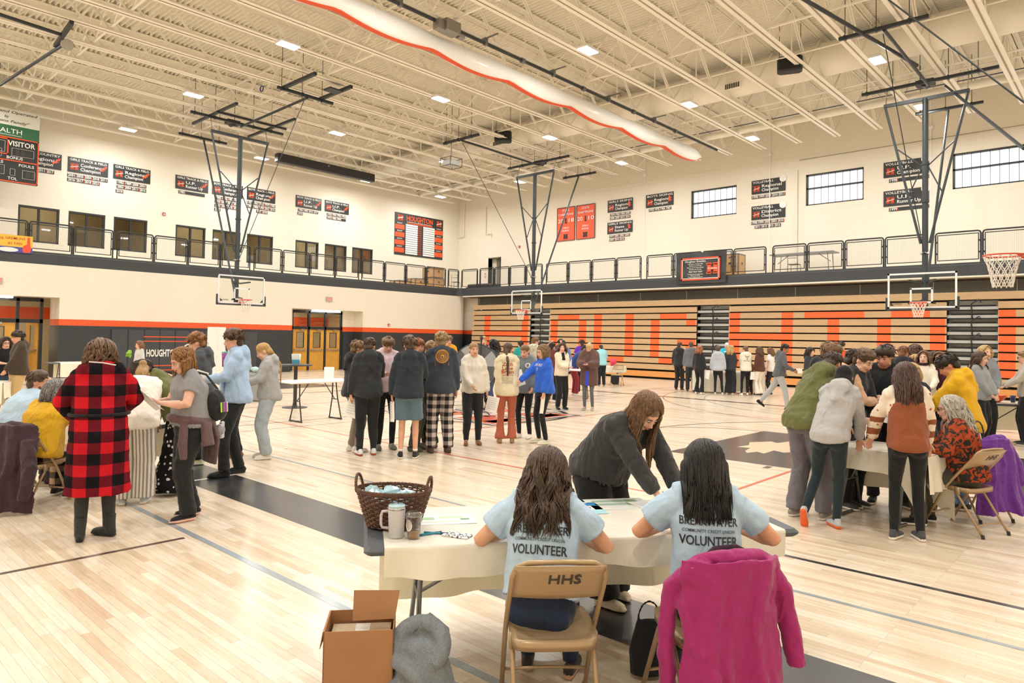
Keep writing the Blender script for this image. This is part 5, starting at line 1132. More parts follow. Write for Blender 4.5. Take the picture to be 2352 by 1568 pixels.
        for f in np.linspace(0,1,K): q=r1*(1-f)+e1*f; q/=np.linalg.norm(q,axis=1,keepdims=True); path.append(q*(1+(off-1)*(.35+.65*f))*V3(.088,.106,.092)+V3(0,-.014,.038))
        W=np.stack(path,1)@np.array([p.Rh,p.Fh,p.Uh])*hs+p.hc
        Ln=L*rg.uniform(.72,1.05,n); cur=W[:,-1].copy(); pts=[cur.copy()]; step=Ln/G
        caps=[(p.neck-p.up2*.13*s,p.mid,.137*s*p.fat),(p.neck+p.up2*.03*s,p.neck-p.up2*.06*s,.075*s),(p.sh[-1],p.sh[1],.082*s),(p.mid,p.pel,.135*s*p.fat),(p.hc-p.Uh*.02*hs,p.hc+p.Uh*.03*hs,.1*hs)]+[(p.sh[q],p.el[q],.075*s) for q in(-1,1)]
        vel=W[:,-1]-W[:,-2]; vel/=np.linalg.norm(vel,axis=1,keepdims=True)+1e-9
        phs=np.round(ph*3.2)*2.1+rg.normal(0,.35,n); wa={'wavy':.019,'curlylong':.02,'bob':.004,'long':.003}[st]; wf={'wavy':24,'curlylong':60,'bob':10,'long':9}[st]
        for g in range(G):
            vel=vel*.62+V3(0,0,-1)*.38-(p.Fc*(.16 if g<7 and p.neck[1]<.33 and L>.18 else 0)); vel/=np.linalg.norm(vel,axis=1,keepdims=True); cur=cur+vel*step[:,None]
            for (A,B_,r) in caps:
                ab=B_-A; t=np.clip(((cur-A)@ab)/(ab@ab+1e-9),0,1); q=A+t[:,None]*ab; dd=cur-q; dl=np.linalg.norm(dd,axis=1,keepdims=True)+1e-9; rr=r+.004+.012*np.minimum(1.5,(off-1)/.13)
                cur=np.where(dl<rr,q+dd/dl*rr,cur)
            pts.append(cur.copy())
        Hn=np.stack(pts[1:],1); gi=np.arange(1,G+1)[None,:]*step[:,None]; amp=(wa*np.minimum(1,gi/.1))[...,None]
        Hn=Hn+amp*(np.sin(gi*wf+phs[:,None])[...,None]*p.Rh+np.cos(gi*wf*.9+phs[:,None]*1.7)[...,None]*p.Fh*.7)
        P=np.concatenate([W,Hn],1); k=P.shape[1]; r0=(.0034 if p.dist<5.2 else .0062 if p.dist<9 else .012 if p.dist<15 else .018)*(1.25 if st=='curlylong' else 1)
        Rr=np.interp(np.linspace(0,1,k),[0,.2,.75,1],[.6,1,.9,.25])[None,:]*r0*rg.uniform(.7,1.25,n)[:,None]
        V_,F_=locks_mesh(P,Rr,4 if p.dist>4.2 else 5); b=MB(); b.add(V_,F_); b.build('hair_strands',hair_mat(c1,hair[5]) if len(hair)>5 else M,p.o,smooth=True)
def hair_off(h): return h[4] if len(h)>4 and isinstance(h[4],float) else 0.
# ---- prints on clothing, draped onto the cloth
def draped(p,lines,mt,name,front=False,obj=None,shapes=None,zoff=0):
    o=obj or p.top; bv=BVHTree.FromObject(o,bpy.context.evaluated_depsgraph_get()) if False else None
    me=o.data; nv=len(me.vertices); co=np.zeros(nv*3); me.vertices.foreach_get('co',co); co=co.reshape(-1,3); bv=BVHTree.FromPolygons([tuple(c) for c in co],[tuple(q.vertices) for q in me.polygons])
    sg=-1 if front else 1; R=p.Rt*sg; U=p.up2; D=p.Fc*sg; base=p.mid*.35+p.neck*.65
    b=MB(); 
    if lines:
        for (t,v,h,w_,bo) in lines: put_text(b,t,V3(0,v*p.s,0),(1,0,0),(0,1,0),h*p.s,0,bo,width=w_*p.s if w_ else None,res=3)
    if shapes: shapes(b)
    V,F=b.arrays(); 
    # split long faces so the print follows the cloth
    out=[]
    for q in V:
        org=base+R*q[0]+U*q[1]-D*.6; h=bv.ray_cast(Vector(org),Vector(D),1.2)
        pt=np.array(h[0]) if h[0] is not None else base+R*q[0]+U*q[1]-D*.16*p.s
        out.append(pt-D*(.0045+q[2]))
    b2=MB(); b2.add(out,F,0); b2.m=b.m; return b2.build(name,mt,o)
def ring_pts(c,r,n=24): return [(c[0]+r*math.cos(t),c[1]+r*math.sin(t),0) for t in np.linspace(0,2*PI,n,endpoint=False)]
def ring(b,c,r,w_,m=0,n=28,z=0):
    A=[(c[0]+(r-w_/2)*math.cos(t),c[1]+(r-w_/2)*math.sin(t),z) for t in np.linspace(0,2*PI,n+1)]; B=[(c[0]+(r+w_/2)*math.cos(t),c[1]+(r+w_/2)*math.sin(t),z) for t in np.linspace(0,2*PI,n+1)]
    k=len(A); b.add(A+B,[(i,i+1,k+i+1,k+i) for i in range(k-1)],m)
def wpos(p,q):  # local point of a person -> world
    c,s_=math.cos(p.rz),math.sin(p.rz); o=p.o.location; return V3(o[0]+q[0]*c-q[1]*s_,o[1]+q[0]*s_+q[1]*c,q[2])
def wdir(p,q):
    c,s_=math.cos(p.rz),math.sin(p.rz); return V3(q[0]*c-q[1]*s_,q[0]*s_+q[1]*c,q[2])
PM={}
def paper(p,side,label,name='paper_sheet',size=(.216,.279),N=None,U=None,off=(0,0,0),mt=None,cat='paper',bend=.02,lines=True):
    """sheet held in a hand, standing free in the world"""
    W=p.wr[side]; D=unit(W-p.el[side]); c=wpos(p,W+D*.085*p.s)+wdir(p,V3(*off)); N=wdir(p,unit(V3(*(N or (0,1,.3))))); U=wdir(p,unit(V3(*(U or (0,.2,1))))); U=unit(U-N*(U@N)); R=np.cross(U,N)
    r=thing(name,label,cat,tuple(c)); b=MB(); V=[];n=7
    for t_ in (0,.0009):
        for i in range(n):
            for j in range(n): u=(j/(n-1)-.5)*size[0]; v=(i/(n-1)-.5)*size[1]; V.append(R*u+U*v+N*(bend*(math.cos(u/size[0]*PI)-.5)+t_+bend*.6*math.sin(v/size[1]*3)))
    F=[]
    for i in range(n-1):
        for j in range(n-1): a_=i*n+j; F.append((a_,a_+1,a_+n+1,a_+n)); F.append((n*n+a_+n,n*n+a_+n+1,n*n+a_+1,n*n+a_))
    b.add(V,F); b.build('sheet',mt or mat('paper_white','f2f1ee',.7),r,smooth=True)
    if lines and p.dist<12:
        b=MB()
        for k in range(6):
            v=size[1]*(.38-.13*k); b.rbox(R*-.01+U*v+N*(bend*.55+.004+bend*.6*math.sin(v/size[1]*3)),(size[0]*.7,.004,.001),(R,U,N))
        b.build('printed_lines',mat('print_gray','9aa0a8',.7),r)
    return r
def phone(p,side,label,N=(0,-.6,.8),col='2a2a2e'):
    W=p.wr[side]; D=unit(W-p.el[side]); c=wpos(p,W+D*.09*p.s)+wdir(p,unit(V3(*N)))*.012; N=wdir(p,unit(V3(*N))); R=wdir(p,V3(1,0,0)); R=unit(R-N*(R@N)); U=np.cross(N,R)
    r=thing('phone',label,'phone',tuple(c)); b=MB(); b.rbox((0,0,0),(.072,.148,.008),(R,U,N),0,.002); b.build('case',mat('phone_'+col,col,.3),r); b=MB(); b.rbox(N*.0045,(.066,.14,.001),(R,U,N)); b.build('screen',mat('phone_screen','16181c',.1),r); return r

# ================================================================ chairs and tables
M_chair=mat('chair_bronze','b39a78',.32,.35); M_foot=mat('rubber_dark','3a3732',.7); M_cloth=None
def cream_cloth():
    m,t,b=nt('plastic_cloth_cream'); b.inputs['Base Color'].default_value=(*sr('fbf7ea'),1); b.inputs['Roughness'].default_value=.42; tc=nd(t,'ShaderNodeTexCoord')
    mp=nd(t,'ShaderNodeMapping'); mp.inputs['Scale'].default_value=(1,1,.5); lnk(t,tc.outputs['Object'],mp.inputs[0]); n=nd(t,'ShaderNodeTexNoise',i_Scale=7.,i_Detail=4.,i_Distortion=1.); lnk(t,mp.outputs[0],n.inputs[0]); bp=nd(t,'ShaderNodeBump',i_Strength=.7,i_Distance=.012); lnk(t,n.outputs[0],bp.inputs['Height']); lnk(t,bp.outputs[0],b.inputs['Normal'])
    o=t.nodes['Material Output']; tr=nd(t,'ShaderNodeBsdfTranslucent'); tr.inputs[0].default_value=(*sr('e8dcb0'),1); mx=nd(t,'ShaderNodeMixShader'); mx.inputs[0].default_value=.22; lnk(t,b.outputs[0],mx.inputs[1]); lnk(t,tr.outputs[0],mx.inputs[2]); lnk(t,mx.outputs[0],o.inputs[0]); return m
M_cloth=cream_cloth()
def folding_chair(label,x,y,rz,group=None,text=None):
    r=thing('folding_chair',label,'chair',(x,y,0),rz,group)
    b=MB(); pts=[(-.215,.27,.012),(-.215,.06,.40),(-.215,-.02,.5),(-.21,-.22,.74),(-.195,-.25,.79),(-.15,-.265,.815),(0,-.275,.822),(.15,-.265,.815),(.195,-.25,.79),(.21,-.22,.74),(.215,-.02,.5),(.215,.06,.40),(.215,.27,.012)]
    b.tube(pts,.0125,10); b.build('frame',M_chair,r,smooth=True)
    for s in (-1,1):
        b=MB(); b.tube([(s*.19,-.30,.012),(s*.19,-.06,.36),(s*.19,.0,.43)],.0115,8); b.rbox((s*.2,-.06,.4),(.012,.05,.07)); b.build('leg',M_chair,r,smooth=True)
        for yy in (.272,-.302):
            b=MB(); b.cyl((s*(.215 if yy>0 else .19),yy,0),(s*(.215 if yy>0 else .19),yy*.97,.035),.016,10); b.build('rubber_foot',M_chair if yy>0 else M_foot,r)
    b=MB(); b.tube([(-.215,.2,.14),(0,.195,.15),(.215,.2,.14)],.008,6); b.build('stretcher',M_chair,r,smooth=True); b=MB(); b.tube([(-.19,-.24,.1),(0,-.235,.115),(.19,-.24,.1)],.008,6); b.build('stretcher',M_chair,r,smooth=True)
    b=MB(); V=[];F=[];n=12
    for k,(z0,) in enumerate(((0,),(.016,))):
        for i in range(n+1):
            for j in range(n+1):
                u=-1+2*j/n; v=-1+2*i/n; c=.2-.01*(v<-.5); rr=1-.10*(abs(u)**4)*(abs(v)**4); V.append((u*.2*rr,.02+v*.2*rr,.442-.022*(1-u*u)*(1-v*v)+.006*v-z0*1.0-(.03 if k and max(abs(u),abs(v))>.95 else 0)))
    N_=(n+1)**2
    for i in range(n):
        for j in range(n): a=i*(n+1)+j; F.append((a,a+1,a+n+2,a+n+1)); F.append((N_+a+n+1,N_+a+n+2,N_+a+1,N_+a))
    per=[j for j in range(n+1)]+[(i+1)*(n+1)-1 for i in range(1,n+1)]+[n*(n+1)+j for j in range(n-1,-1,-1)]+[i*(n+1) for i in range(n-1,0,-1)]
    for q in range(len(per)): a,c=per[q],per[(q+1)%len(per)]; F.append((a,N_+a,N_+c,c))
    b.add(V,F); b.build('seat',M_chair,r,smooth=True)
    # curved back panel
    b=MB(); V=[];F=[]; nx=14;nz=6
    for k in (0,.012):
        for i in range(nz+1):
            for j in range(nx+1):
                u=-1+2*j/nx; z=.62+.195*i/nz*(1-.06*u*u); yb=-.118-(z-.62)*.80; V.append((u*.205,yb-.03*(1-u*u)-k,z))
    N_=(nz+1)*(nx+1)
    for i in range(nz):
        for j in range(nx): a=i*(nx+1)+j; F.append((a,a+1,a+nx+2,a+nx+1)); F.append((N_+a+nx+1,N_+a+nx+2,N_+a+1,N_+a))
    per=[j for j in range(nx+1)]+[(i+1)*(nx+1)-1 for i in range(1,nz+1)]+[nz*(nx+1)+j for j in range(nx-1,-1,-1)]+[i*(nx+1) for i in range(nz-1,0,-1)]
    for q in range(len(per)): a,c=per[q],per[(q+1)%len(per)]; F.append((a,N_+a,N_+c,c))
    b.add(V,F); bk=b.build('backrest',M_chair,r,smooth=True)
    if text:
        v,f=text_arr(text,.09,0,.018); out=[]
        for q in v: z=.735+q[1]*.82; out.append((q[0]*.88+.02,-.118-(z-.62)*.80-.03*(1-((q[0]*.88)/.205)**2)-.0155,z))
        b=MB(); b.add(out,f); b.build('stencilled_letters',mat('stencil_black','3b352c',.6),bk)
    return r
def cloth_table(label,clabel,x,y,rz,L,W,H=.74,drop_near=.2,drop_far=.5,bare=(0,0),legs=True,top='565c62',cloth=True,corner=0,group=None,ends=(0,0),legc='6d7075'):
    """table with a length-wise cloth. local x = length, local -y = near side"""
    r=thing('folding_table',label,'table',(x,y,0),rz,group); M_t=mat('tabletop_'+top,top,.55)
    b=MB(); b.rbox((0,0,H-.022),(L,W,.044),None,0,.018)
    rim=[];
    b.build('tabletop',M_t,r)
    if legs:
        Ml=mat('leg_'+legc,legc,.35,.6)
        for s in (-1,1):
            b=MB()
            for q in (-1,1): b.tube([(s*(L/2-.32),q*W*.1,H-.05),(s*(L/2-.3),q*W*.16,H*.55),(s*(L/2-.28),q*W*.36,.02)],.014,8)
            b.tube([(s*(L/2-.28),-W*.4,.014),(s*(L/2-.28),W*.4,.014)],.014,8); b.tube([(s*(L/2-.3),0,H*.5),(s*L*.12,0,H-.05)],.01,6); b.tube([(s*(L/2-.3),-W*.18,H*.5),(s*(L/2-.3),W*.18,H*.5)],.01,6)
            b.build('leg',Ml,r,smooth=True)
    if not cloth: return r
    # cloth
    c=thing('tablecloth',clabel,'tablecloth',(x,y,0),rz,group and 'cream cloths on tables'); c_=c
    if c.get('group') is None and group: c['group']='cream cloths on tables'
    u0,u1=-L/2+bare[0],L/2-bare[1]; nu=64; rgc=np.random.default_rng(int(abs(x*77+y*13)))
    us=np.linspace(u0,u1,nu+1); ph=rgc.uniform(0,6,6)
    prof=[]; t=.004
    def col(u,i):
        e=min((u-u0),(u1-u)); cr=corner*max(0,1-e/.25)
        dn=drop_near+cr+.012*math.sin(u*5+ph[0]); df=drop_far+cr*.5+.015*math.sin(u*4+ph[1]); P=[]
        for k in range(9):
            f=1-k/8; w=.022*f*(math.sin(u*11+ph[2])+.6*math.sin(u*23+ph[3]))+.02*f; P.append((u,-W/2-.008-w,H+t-dn*f-.004))
        P.append((u,-W/2+.004,H+t))
        for k in range(1,6): P.append((u,-W/2+W*k/6,H+t+.0015*math.sin(u*9+k)))
        P.append((u,W/2-.004,H+t))
        for k in range(9):
            f=k/8; w=.02*f*(math.sin(u*9+ph[4])+.7*math.sin(u*19+ph[5]))+.015*f; P.append((u,W/2+.008+w,H+t-df*f-.004))
        return P
    V=[];F=[]; m=len(col(0,0))
    for i,u in enumerate(us): V+=col(u,i)
    for i in range(nu):
        for j in range(m-1): a=i*m+j; F.append((a,a+m,a+m+1,a+1))
    b=MB(); b.add(V,F)
    for si,e in ((-1,ends[0]),(1,ends[1])):
        if e:
            V=[];F=[];n=16
            for i in range(n+1):
                for k in range(7): f=k/6; V.append((si*(L/2+.01+.02*f*(1+math.sin(i*1.3))),-W/2+W*i/n,H+t-e*f))
            for i in range(n):
                for k in range(6): a=i*7+k; F.append((a,a+1,a+8,a+7))
            b.add(V,F)
    b.build('cloth',M_cloth,c,smooth=True); return r
AL=math.atan2(.815,.58)
cloth_table('long charcoal folding table in the foreground with two volunteers seated','cream plastic cloth over the foreground table',27.525,-24.73,AL,2.42,.78,.745,.15,.54,(.1,.10),legc='8f9296')
folding_chair('bronze folding chair stencilled HHS under the foreground volunteer on the left',27.9,-25.40,math.radians(47),text='HHS')
folding_chair('bronze folding chair hung with a magenta coat in the foreground',28.42,-24.86,math.radians(53))
folding_chair('bronze folding chair under the grey-haired person in the leaf-pattern blouse',28.66,-19.92,math.radians(66),text='HHS')
folding_chair('bronze folding chair under the person in the mustard sweater',21.55,-26.05,math.radians(37))
folding_chair('bronze folding chair under the seated bearded person at the left edge',20.45,-26.1,math.radians(20))
cloth_table('folding table at the left where two people sit','cream cloth on the left table behind the plaid coat',21.35,-25.15,math.radians(30),1.0,.55,.74,.3,.4)
cloth_table('folding table in the right group beside the person in the leaf-pattern blouse','cream cloth with long hanging corners on the right group table',27.93,-20.08,math.radians(-8),1.15,.68,.74,.22,.5,corner=.42,ends=(.35,.35))
cloth_table('black edged folding table with an orange bowl at the right edge','white cloth under the orange bowl at the right edge',28.45,-11.95,math.radians(12),1.9,.7,.74,.0,.55,(.0,.0))
cloth_table('white folding table in the floor centre left, without a cloth','',17.12,-20.02,PI/2,1.5,.62,.84,top='f1f1ee',cloth=False,legc='4a4c4e')
cloth_table('tall white folding table beside the person in the brown shawl','',17.2,-11.2,math.radians(30),1.3,.6,.88,top='f3f3f1',cloth=False,legc='4a4c4e')
cloth_table('cloth covered table with a red bucket near the bleachers','white cloth on the table with the red bucket',14.1,-4.75,math.radians(40),1.1,.6,.74,.25,.3,ends=(.2,.2))
cloth_table('long table of the far group in front of the middle aisle','cream floor-length cloth with a green emblem on the far group table',19.15,-5.0,math.radians(29),2.4,.7,.76,.68,.68,ends=(.65,.65))
cloth_table('folding table beside the left doorway','cream cloth slipping off the table beside the left doorway',4.3,-20.9,PI/2,1.7,.7,.76,.45,.5,(.25,0))
cloth_table('folding table cut by the left edge behind the seated person','cream cloth on the table cut by the left edge',13.1,-25.3,math.radians(60),1.6,.75,.76,.4,.5,ends=(.3,.3))
folding_chair('bronze folding chair beside the red bucket table near the bleachers',14.75,-5.3,math.radians(200))
b=MB(); v_,f_=text_arr('rc',.2,0,.01); 
r=thing('green_emblem','round green emblem printed on the far group tablecloth','emblem',(18.75,-5.62,.5),math.radians(29)); b.poly([(.19*math.cos(t),-.0,.19*math.sin(t)) for t in np.linspace(0,-2*PI,24,endpoint=False)],0); b.poly([(.12*math.cos(t)-.02,-.003,.08*math.sin(t)) for t in np.linspace(0,-2*PI,12,endpoint=False)],1); b.add([(q[0]+.75,-.003,q[1]) for q in v_],f_,2); b.build('print',[mat('emblem_green','43a832',.6),mat('emblem_dark_green','2c7a2a',.6),M_sign],r)
# bistro table
r=thing('high_top_table','round dark high-top table on a pedestal left of the centre','table',(14.6,-19.05,0)); b=MB(); b.lathe((0,0,0),[(.3,0),(.3,.012),(.06,.03),(.05,.06)],24); b.build('base',mat('pedestal_black','33363a',.4),r); b=MB(); b.cyl((0,0,.05),(0,0,1.02),.045,14); b.build('column',MATS['pedestal_black'],r); b=MB(); b.lathe((0,0,1.02),[(.38,0),(.4,.01),(.4,.028),(.385,.035)],28); b.build('tabletop',MATS['pedestal_black'],r)
def card(x,y,z,rz,w,h,label,c='f2f2ee',c2=None):
    r=thing('tent_card',label,'card',(x,y,z),rz); b=MB(); b.rbox((0,-.02,h/2),(w,.004,h),((1,0,0),(0,.97,.22),(0,-.22,.97))); b.rbox((0,.03,h/2),(w,.004,h),((1,0,0),(0,.97,-.22),(0,.22,.97))); b.build('card',mat('card_'+c,c,.6),r)
    if c2: b=MB(); b.rbox((0,-.024,h*.25),(w*.96,.003,h*.4),((1,0,0),(0,.97,.22),(0,-.22,.97))); b.build('printed_band',mat('card_'+c2,c2,.6),r)
card(14.6,-19.05,1.056,.7,.2,.26,'small white and blue card on the high-top table','e8f2f5','5aaed0')
card(17.0,-19.65,.842,.9,.2,.26,'white card standing on the bare white folding table')
card(17.0,-11.3,.882,.7,.22,.3,'white card on the tall table beside the person in the shawl')
# stand-up banner near the left wall
r=thing('standing_banner','tall blank white folding banner standing in front of the wall pads','banner',(10.66,-19.24,0),.75); b=MB(); b.rbox((-.13,0,.98),(.26,.015,1.95),((.97,.24,0),(-.24,.97,0),(0,0,1))); b.rbox((.13,0,.98),(.26,.015,1.95),((.97,-.24,0),(.24,.97,0),(0,0,1))); b.build('panel',mat('banner_white','e9e9e7',.6),r); b=MB(); b.rbox((0,0,.02),(.5,.3,.02)); b.build('foot',M_dark,r)
# tote bin with bags behind the braided girl
r=thing('tote_bin','grey plastic bin filled with clear bags behind the high-top table','bin',(12.5,-19.0,0),.7); b=MB(); b.rbox((0,0,.38),(.55,.45,.76),bev=.05); b.build('bin',mat('bin_gray','8f9699',.5),r); b=MB(); rb=np.random.default_rng(3)
for k in range(9): b.ell((rb.uniform(-.2,.2),rb.uniform(-.15,.15),.8+rb.uniform(0,.07)),(.1,.09,.06),None,8,6)
b.build('plastic_bags',mat('bag_teal','a9c7cc',.25),r,smooth=True)
# round grey reflector disc on a stand
r=thing('round_display_disc','large round grey segmented fabric disc on a black stand behind the cream hoodie girl','display',(18.4,-16.6,0),.75); b=MB(); n=32; 
for k in range(8):
    a0=k*PI/4; P=[(0,0,1.12)]+[(.52*math.cos(t),-.0,1.12+.52*math.sin(t)) for t in np.linspace(a0,a0+PI/4,8)]; b.prism(P,(0,.03,0),k%2)
b.build('disc',[mat('disc_light','9da1a5',.6),mat('disc_dark','54585d',.6)],r)
b=MB(); b.tube([(.52*math.cos(t),.015,1.12+.52*math.sin(t)) for t in np.linspace(0,2*PI,40,endpoint=False)],.018,6,closed=True); b.build('rim',M_dark,r); b=MB(); b.cyl((.05,-.06,0),(.12,-.08,1.75),.018,8); b.tube([(-.3,-.2,.01),(.05,-.06,.25),(.35,-.2,.01)],.014,6); b.tube([(.05,-.06,.25),(.1,.3,.01)],.014,6); b.ell((.12,-.08,1.78),(.04,.04,.05)); b.build('stand',M_dark,r)
# ================================================================ things on and under the foreground table
def on_table(u,v):  # along, across (near = -)
    d=V2=np.array((math.cos(AL),math.sin(AL))); n=np.array((-math.sin(AL),math.cos(AL))); p=np.array((27.525,-24.73))+d*u+n*v; return float(p[0]),float(p[1])
ZT=.7495
# basket
x_,y_=26.93,-25.6
M_wick=mat('wicker_brown','5f4030',.6,var=.35,vscale=40,bump=.002,bscale=80)
r=thing('wicker_basket','dark brown wicker basket with two handles on the left end of the foreground table','basket',(x_,y_,ZT),AL-.35)
b=MB()
def bs(f,t,k=0): rx,ry=.145+.06*f,.095+.045*f; return (rx*math.cos(t),ry*math.sin(t),f*.19+.01)
for i in range(17):
    f=i/16; pts=[]
    for j in range(72): t=2*PI*j/72; q=np.array(bs(f,t)); o_=.004*(1 if ((j*36//72)+i)%2 else -1); q[0]+=math.cos(t)*o_; q[1]+=math.sin(t)*o_; pts.append(q)
    b.tube(pts,.0052,5,closed=True)
for j in range(36): t=2*PI*j/36; b.tube([bs(f,t) for f in np.linspace(0,1,5)],.0045,4)
b.build('woven_body',M_wick,r)
b=MB(); b.lathe((0,0,.005),[(.0,0),(.14,0)],24); b.v[-1][:,1]*=.66; b.build('base',M_wick,r)
b=MB()
for k in range(3): b.tube([(lambda q:(q[0]*1.01,q[1]*1.01,q[2]+.006*math.sin(t*20+k*2.1)))(bs(1.02,t)) for t in np.linspace(0,2*PI,90,endpoint=False)],.0065,5,closed=True)
b.build('rim',M_wick,r)
for s in (-1,1):
    b=MB()
    for k in range(3): b.tube([(s*(.195+.012*math.sin(t)+.004*math.cos(t*9+k*2)),.055*math.cos(t),.195+.085*math.sin(t)+.004*math.sin(t*9+k*2)) for t in np.linspace(0,PI,16)],.0058,5)
    b.build('handle',M_wick,r)
rb=np.random.default_rng(5); M_bagp=mat('bag_blue_clear','a6cfdd',.15,var=.3,vscale=20,coat=1)
r=thing('plastic_bags','crinkled pale blue clear bags filling the wicker basket','bag',(x_,y_,ZT+.12),AL-.35); b=MB()
for k in range(16):
    c=np.array((rb.uniform(-.11,.11),rb.uniform(-.06,.06),rb.uniform(.0,.06))); A=rb.normal(0,1,(3,3)); q,_=np.linalg.qr(A); b.ell(c,(.07,.05,.012),q,9,5)
for q in b.v: q+=rb.normal(0,.004,q.shape)
b.build('bag',M_bagp,r)
# mug
x_,y_=27.1,-25.71; r=thing('insulated_mug','pale grey insulated mug with a handle and a clear lid beside the basket','mug',(x_,y_,ZT),math.radians(220)); M_mug=mat('mug_gray','c9c9ce',.4)
b=MB(); b.lathe((0,0,0),[(.036,0),(.039,.004),(.043,.1),(.046,.15),(.046,.158),(.042,.158)],28); b.build('body',M_mug,r,smooth=True)
b=MB(); b.tube([(.042,0,.135),(.075,0,.13),(.082,0,.11),(.082,0,.065),(.076,0,.048),(.042,0,.045)],.0075,8); b.build('handle',M_mug,r,smooth=True)
b=MB(); b.lathe((0,0,.158),[(.0455,0),(.046,.006),(.04,.012),(.0,.012)],24); b.build('lid',mat('lid_clear','a9cbd6',.08,coat=1),r,smooth=True); b=MB(); b.lathe((0,0,.146),[(.0468,0),(.0468,.012)],28); b.build('steel_band',M_chrome,r,smooth=True)
b=MB(); b.rbox((-.036,-.03,.135),(.02,.003,.028),((.64,-.77,0),(.77,.64,0),(0,0,1))); b.build('badge',mat('badge_navy','3d4552',.4),r)
# iced coffee cup
x_,y_=27.18,-25.66; r=thing('iced_coffee_cup','clear plastic cup with a little iced coffee and a domed lid','cup',(x_,y_,ZT)); 
b=MB(); b.lathe((0,0,0),[(.029,0),(.030,.002),(.042,.115),(.043,.118)],26); b.build('cup',glass_mat('cup_plastic',(.86,.84,.8),.3),r,smooth=True); b=MB(); b.lathe((0,0,.003),[(.0,0),(.0285,0),(.0315,.032),(.0,.034)],24); b.build('coffee',mat('iced_coffee','b98a5c',.15),r,smooth=True)
b=MB(); b.lathe((0,0,.117),[(.0445,0),(.0445,.006),(.04,.012),(.034,.02),(.026,.022),(.0,.022)],24); b.build('lid',glass_mat('lid_plastic',(.9,.9,.9),.4),r,smooth=True); b=MB(); b.poly([(.024*math.cos(t)-.0,-.0375+.006*abs(math.cos(t)),.072+.03*math.sin(t)) for t in np.linspace(0,2*PI,16,endpoint=False)]); b.build('label_print',M_white,r)
for (x_,y_,a_) in ((27.19,-25.56,1.3),(27.2,-25.53,.6)):
    r=thing('pen','teal marker pen lying beside the cup, '+('upright in view' if a_>1 else 'slanting across the other'),'pen',(x_,y_,ZT+.006),a_); b=MB(); b.tube([(-.06,0,0),(.045,0,0),(.05,0,0)],[.0055,.0055,.003],8); b.build('barrel',mat('pen_teal','2a8fa8',.3),r,smooth=True); b=MB(); b.cyl((.03,0,0),(.07,0,0),.0062,8); b.build('cap',mat('pen_dark','1f4f66',.3),r,smooth=True)
r=thing('phone','phone in a black and white floral case face down on the table','phone',(27.31,-25.47,ZT+.005),1.9); b=MB(); b.rbox((0,0,0),(.078,.152,.01),None,0,.004); b.build('case',spot_mat('floral_case','e9e9ee','4d4f5c',60,.4),r)
def flyer(x,y,rz,w,h,label,bits,z=ZT+.001,base='f4f4f2'):
    r=thing('flyer',label,'flyer',(x,y,z),rz); b=MB(); b.box(-w/2,w/2,-h/2,h/2,0,.0012); b.build('sheet',mat('flyer_'+base,base,.5),r)
    for k,(x0,x1,y0,y1,c,nm) in enumerate(bits): b=MB(); b.box(x0*w,x1*w,y0*h,y1*h,.0013,.0018); b.build(nm,mat('flyer_'+c,c,.5),r)
flyer(27.0,-25.33,AL,.42,.2,'flyer with green blocks behind the cup on the foreground table',[(-.3,-.05,.0,.3,'9fc79a','green_block'),(.02,.35,.1,.35,'b9d7b2','green_block'),(-.35,.3,-.3,-.15,'cfe0cc','pale_band'),(.3,.42,-.1,.05,'5c8f5a','green_seal')])
flyer(27.42,-24.5,AL,.22,.28,'blue and white flyer beside the volunteer with wavy hair',[(-.5,.5,.2,.46,'2f86c4','blue_header'),(-.3,.2,-.02,.1,'8a2f56','maroon_band'),(-.5,.5,-.5,-.15,'a9dcea','aqua_footer')])
flyer(27.5,-24.24,AL,.40,.28,'grey and green flyer under the standing girl\'s writing hand',[(-.4,.15,.18,.34,'9db5a5','gray_block'),(.16,.36,.16,.36,'6f9f6a','green_block'),(-.4,.1,-.12,.06,'9db5a5','gray_block'),(.12,.34,-.14,.08,'6f9f6a','green_block'),(.36,.47,-.36,-.24,'5c8f5a','green_seal')],base='dcdfdb')
flyer(27.68,-24.08,AL+.25,.30,.21,'white form with a yellow block being filled in by the standing girl',[(.0,.4,-.1,.25,'efe0a4','yellow_block'),(-.42,-.05,-.3,.3,'e6ebf2','pale_block')],z=ZT+.004)
# cardboard box
r=thing('cardboard_box','open brown cardboard box on the floor below the table corner','box',(27.2,-25.99,0),math.radians(50)); M_card=mat('cardboard','a87b55',.8,var=.08,vscale=4); W_=.32;D_=.26;Hb=.43
b=MB(); 
for q in ((-W_/2,W_/2,-D_/2,-D_/2+.005),(-W_/2,W_/2,D_/2-.005,D_/2),(-W_/2,-W_/2+.005,-D_/2,D_/2),(W_/2-.005,W_/2,-D_/2,D_/2)): b.box(*q,0,Hb)
b.box(-W_/2,W_/2,-D_/2,D_/2,0,.006); b.build('walls',M_card,r)
b=MB(); b.prism([(W_/2-.2,-D_/2+.12,Hb),(W_/2,-D_/2+.13,Hb),(W_/2+.02,-D_/2+.17,Hb+.12),(W_/2-.2,-D_/2+.16,Hb+.13)],(0,.004,0)); b.build('flap',M_card,r)
b=MB(); b.prism([(-W_/2,-D_/2,Hb),(-W_/2,D_/2,Hb),(-W_/2-.012,D_/2-.01,Hb-.09),(-W_/2-.014,-D_/2+.01,Hb-.08)],(-.004,0,0)); b.build('flap',M_card,r)
b=MB(); b.box(-W_/2+.02,W_/2-.02,-D_/2+.02,D_/2-.02,Hb-.09,Hb-.06); b.build('inner_carton',mat('carton_pale','cbb89a',.8),r); b=MB(); b.box(-.03,.04,-.0,.1,Hb-.06,Hb-.058); b.build('paper_label',M_white,r)
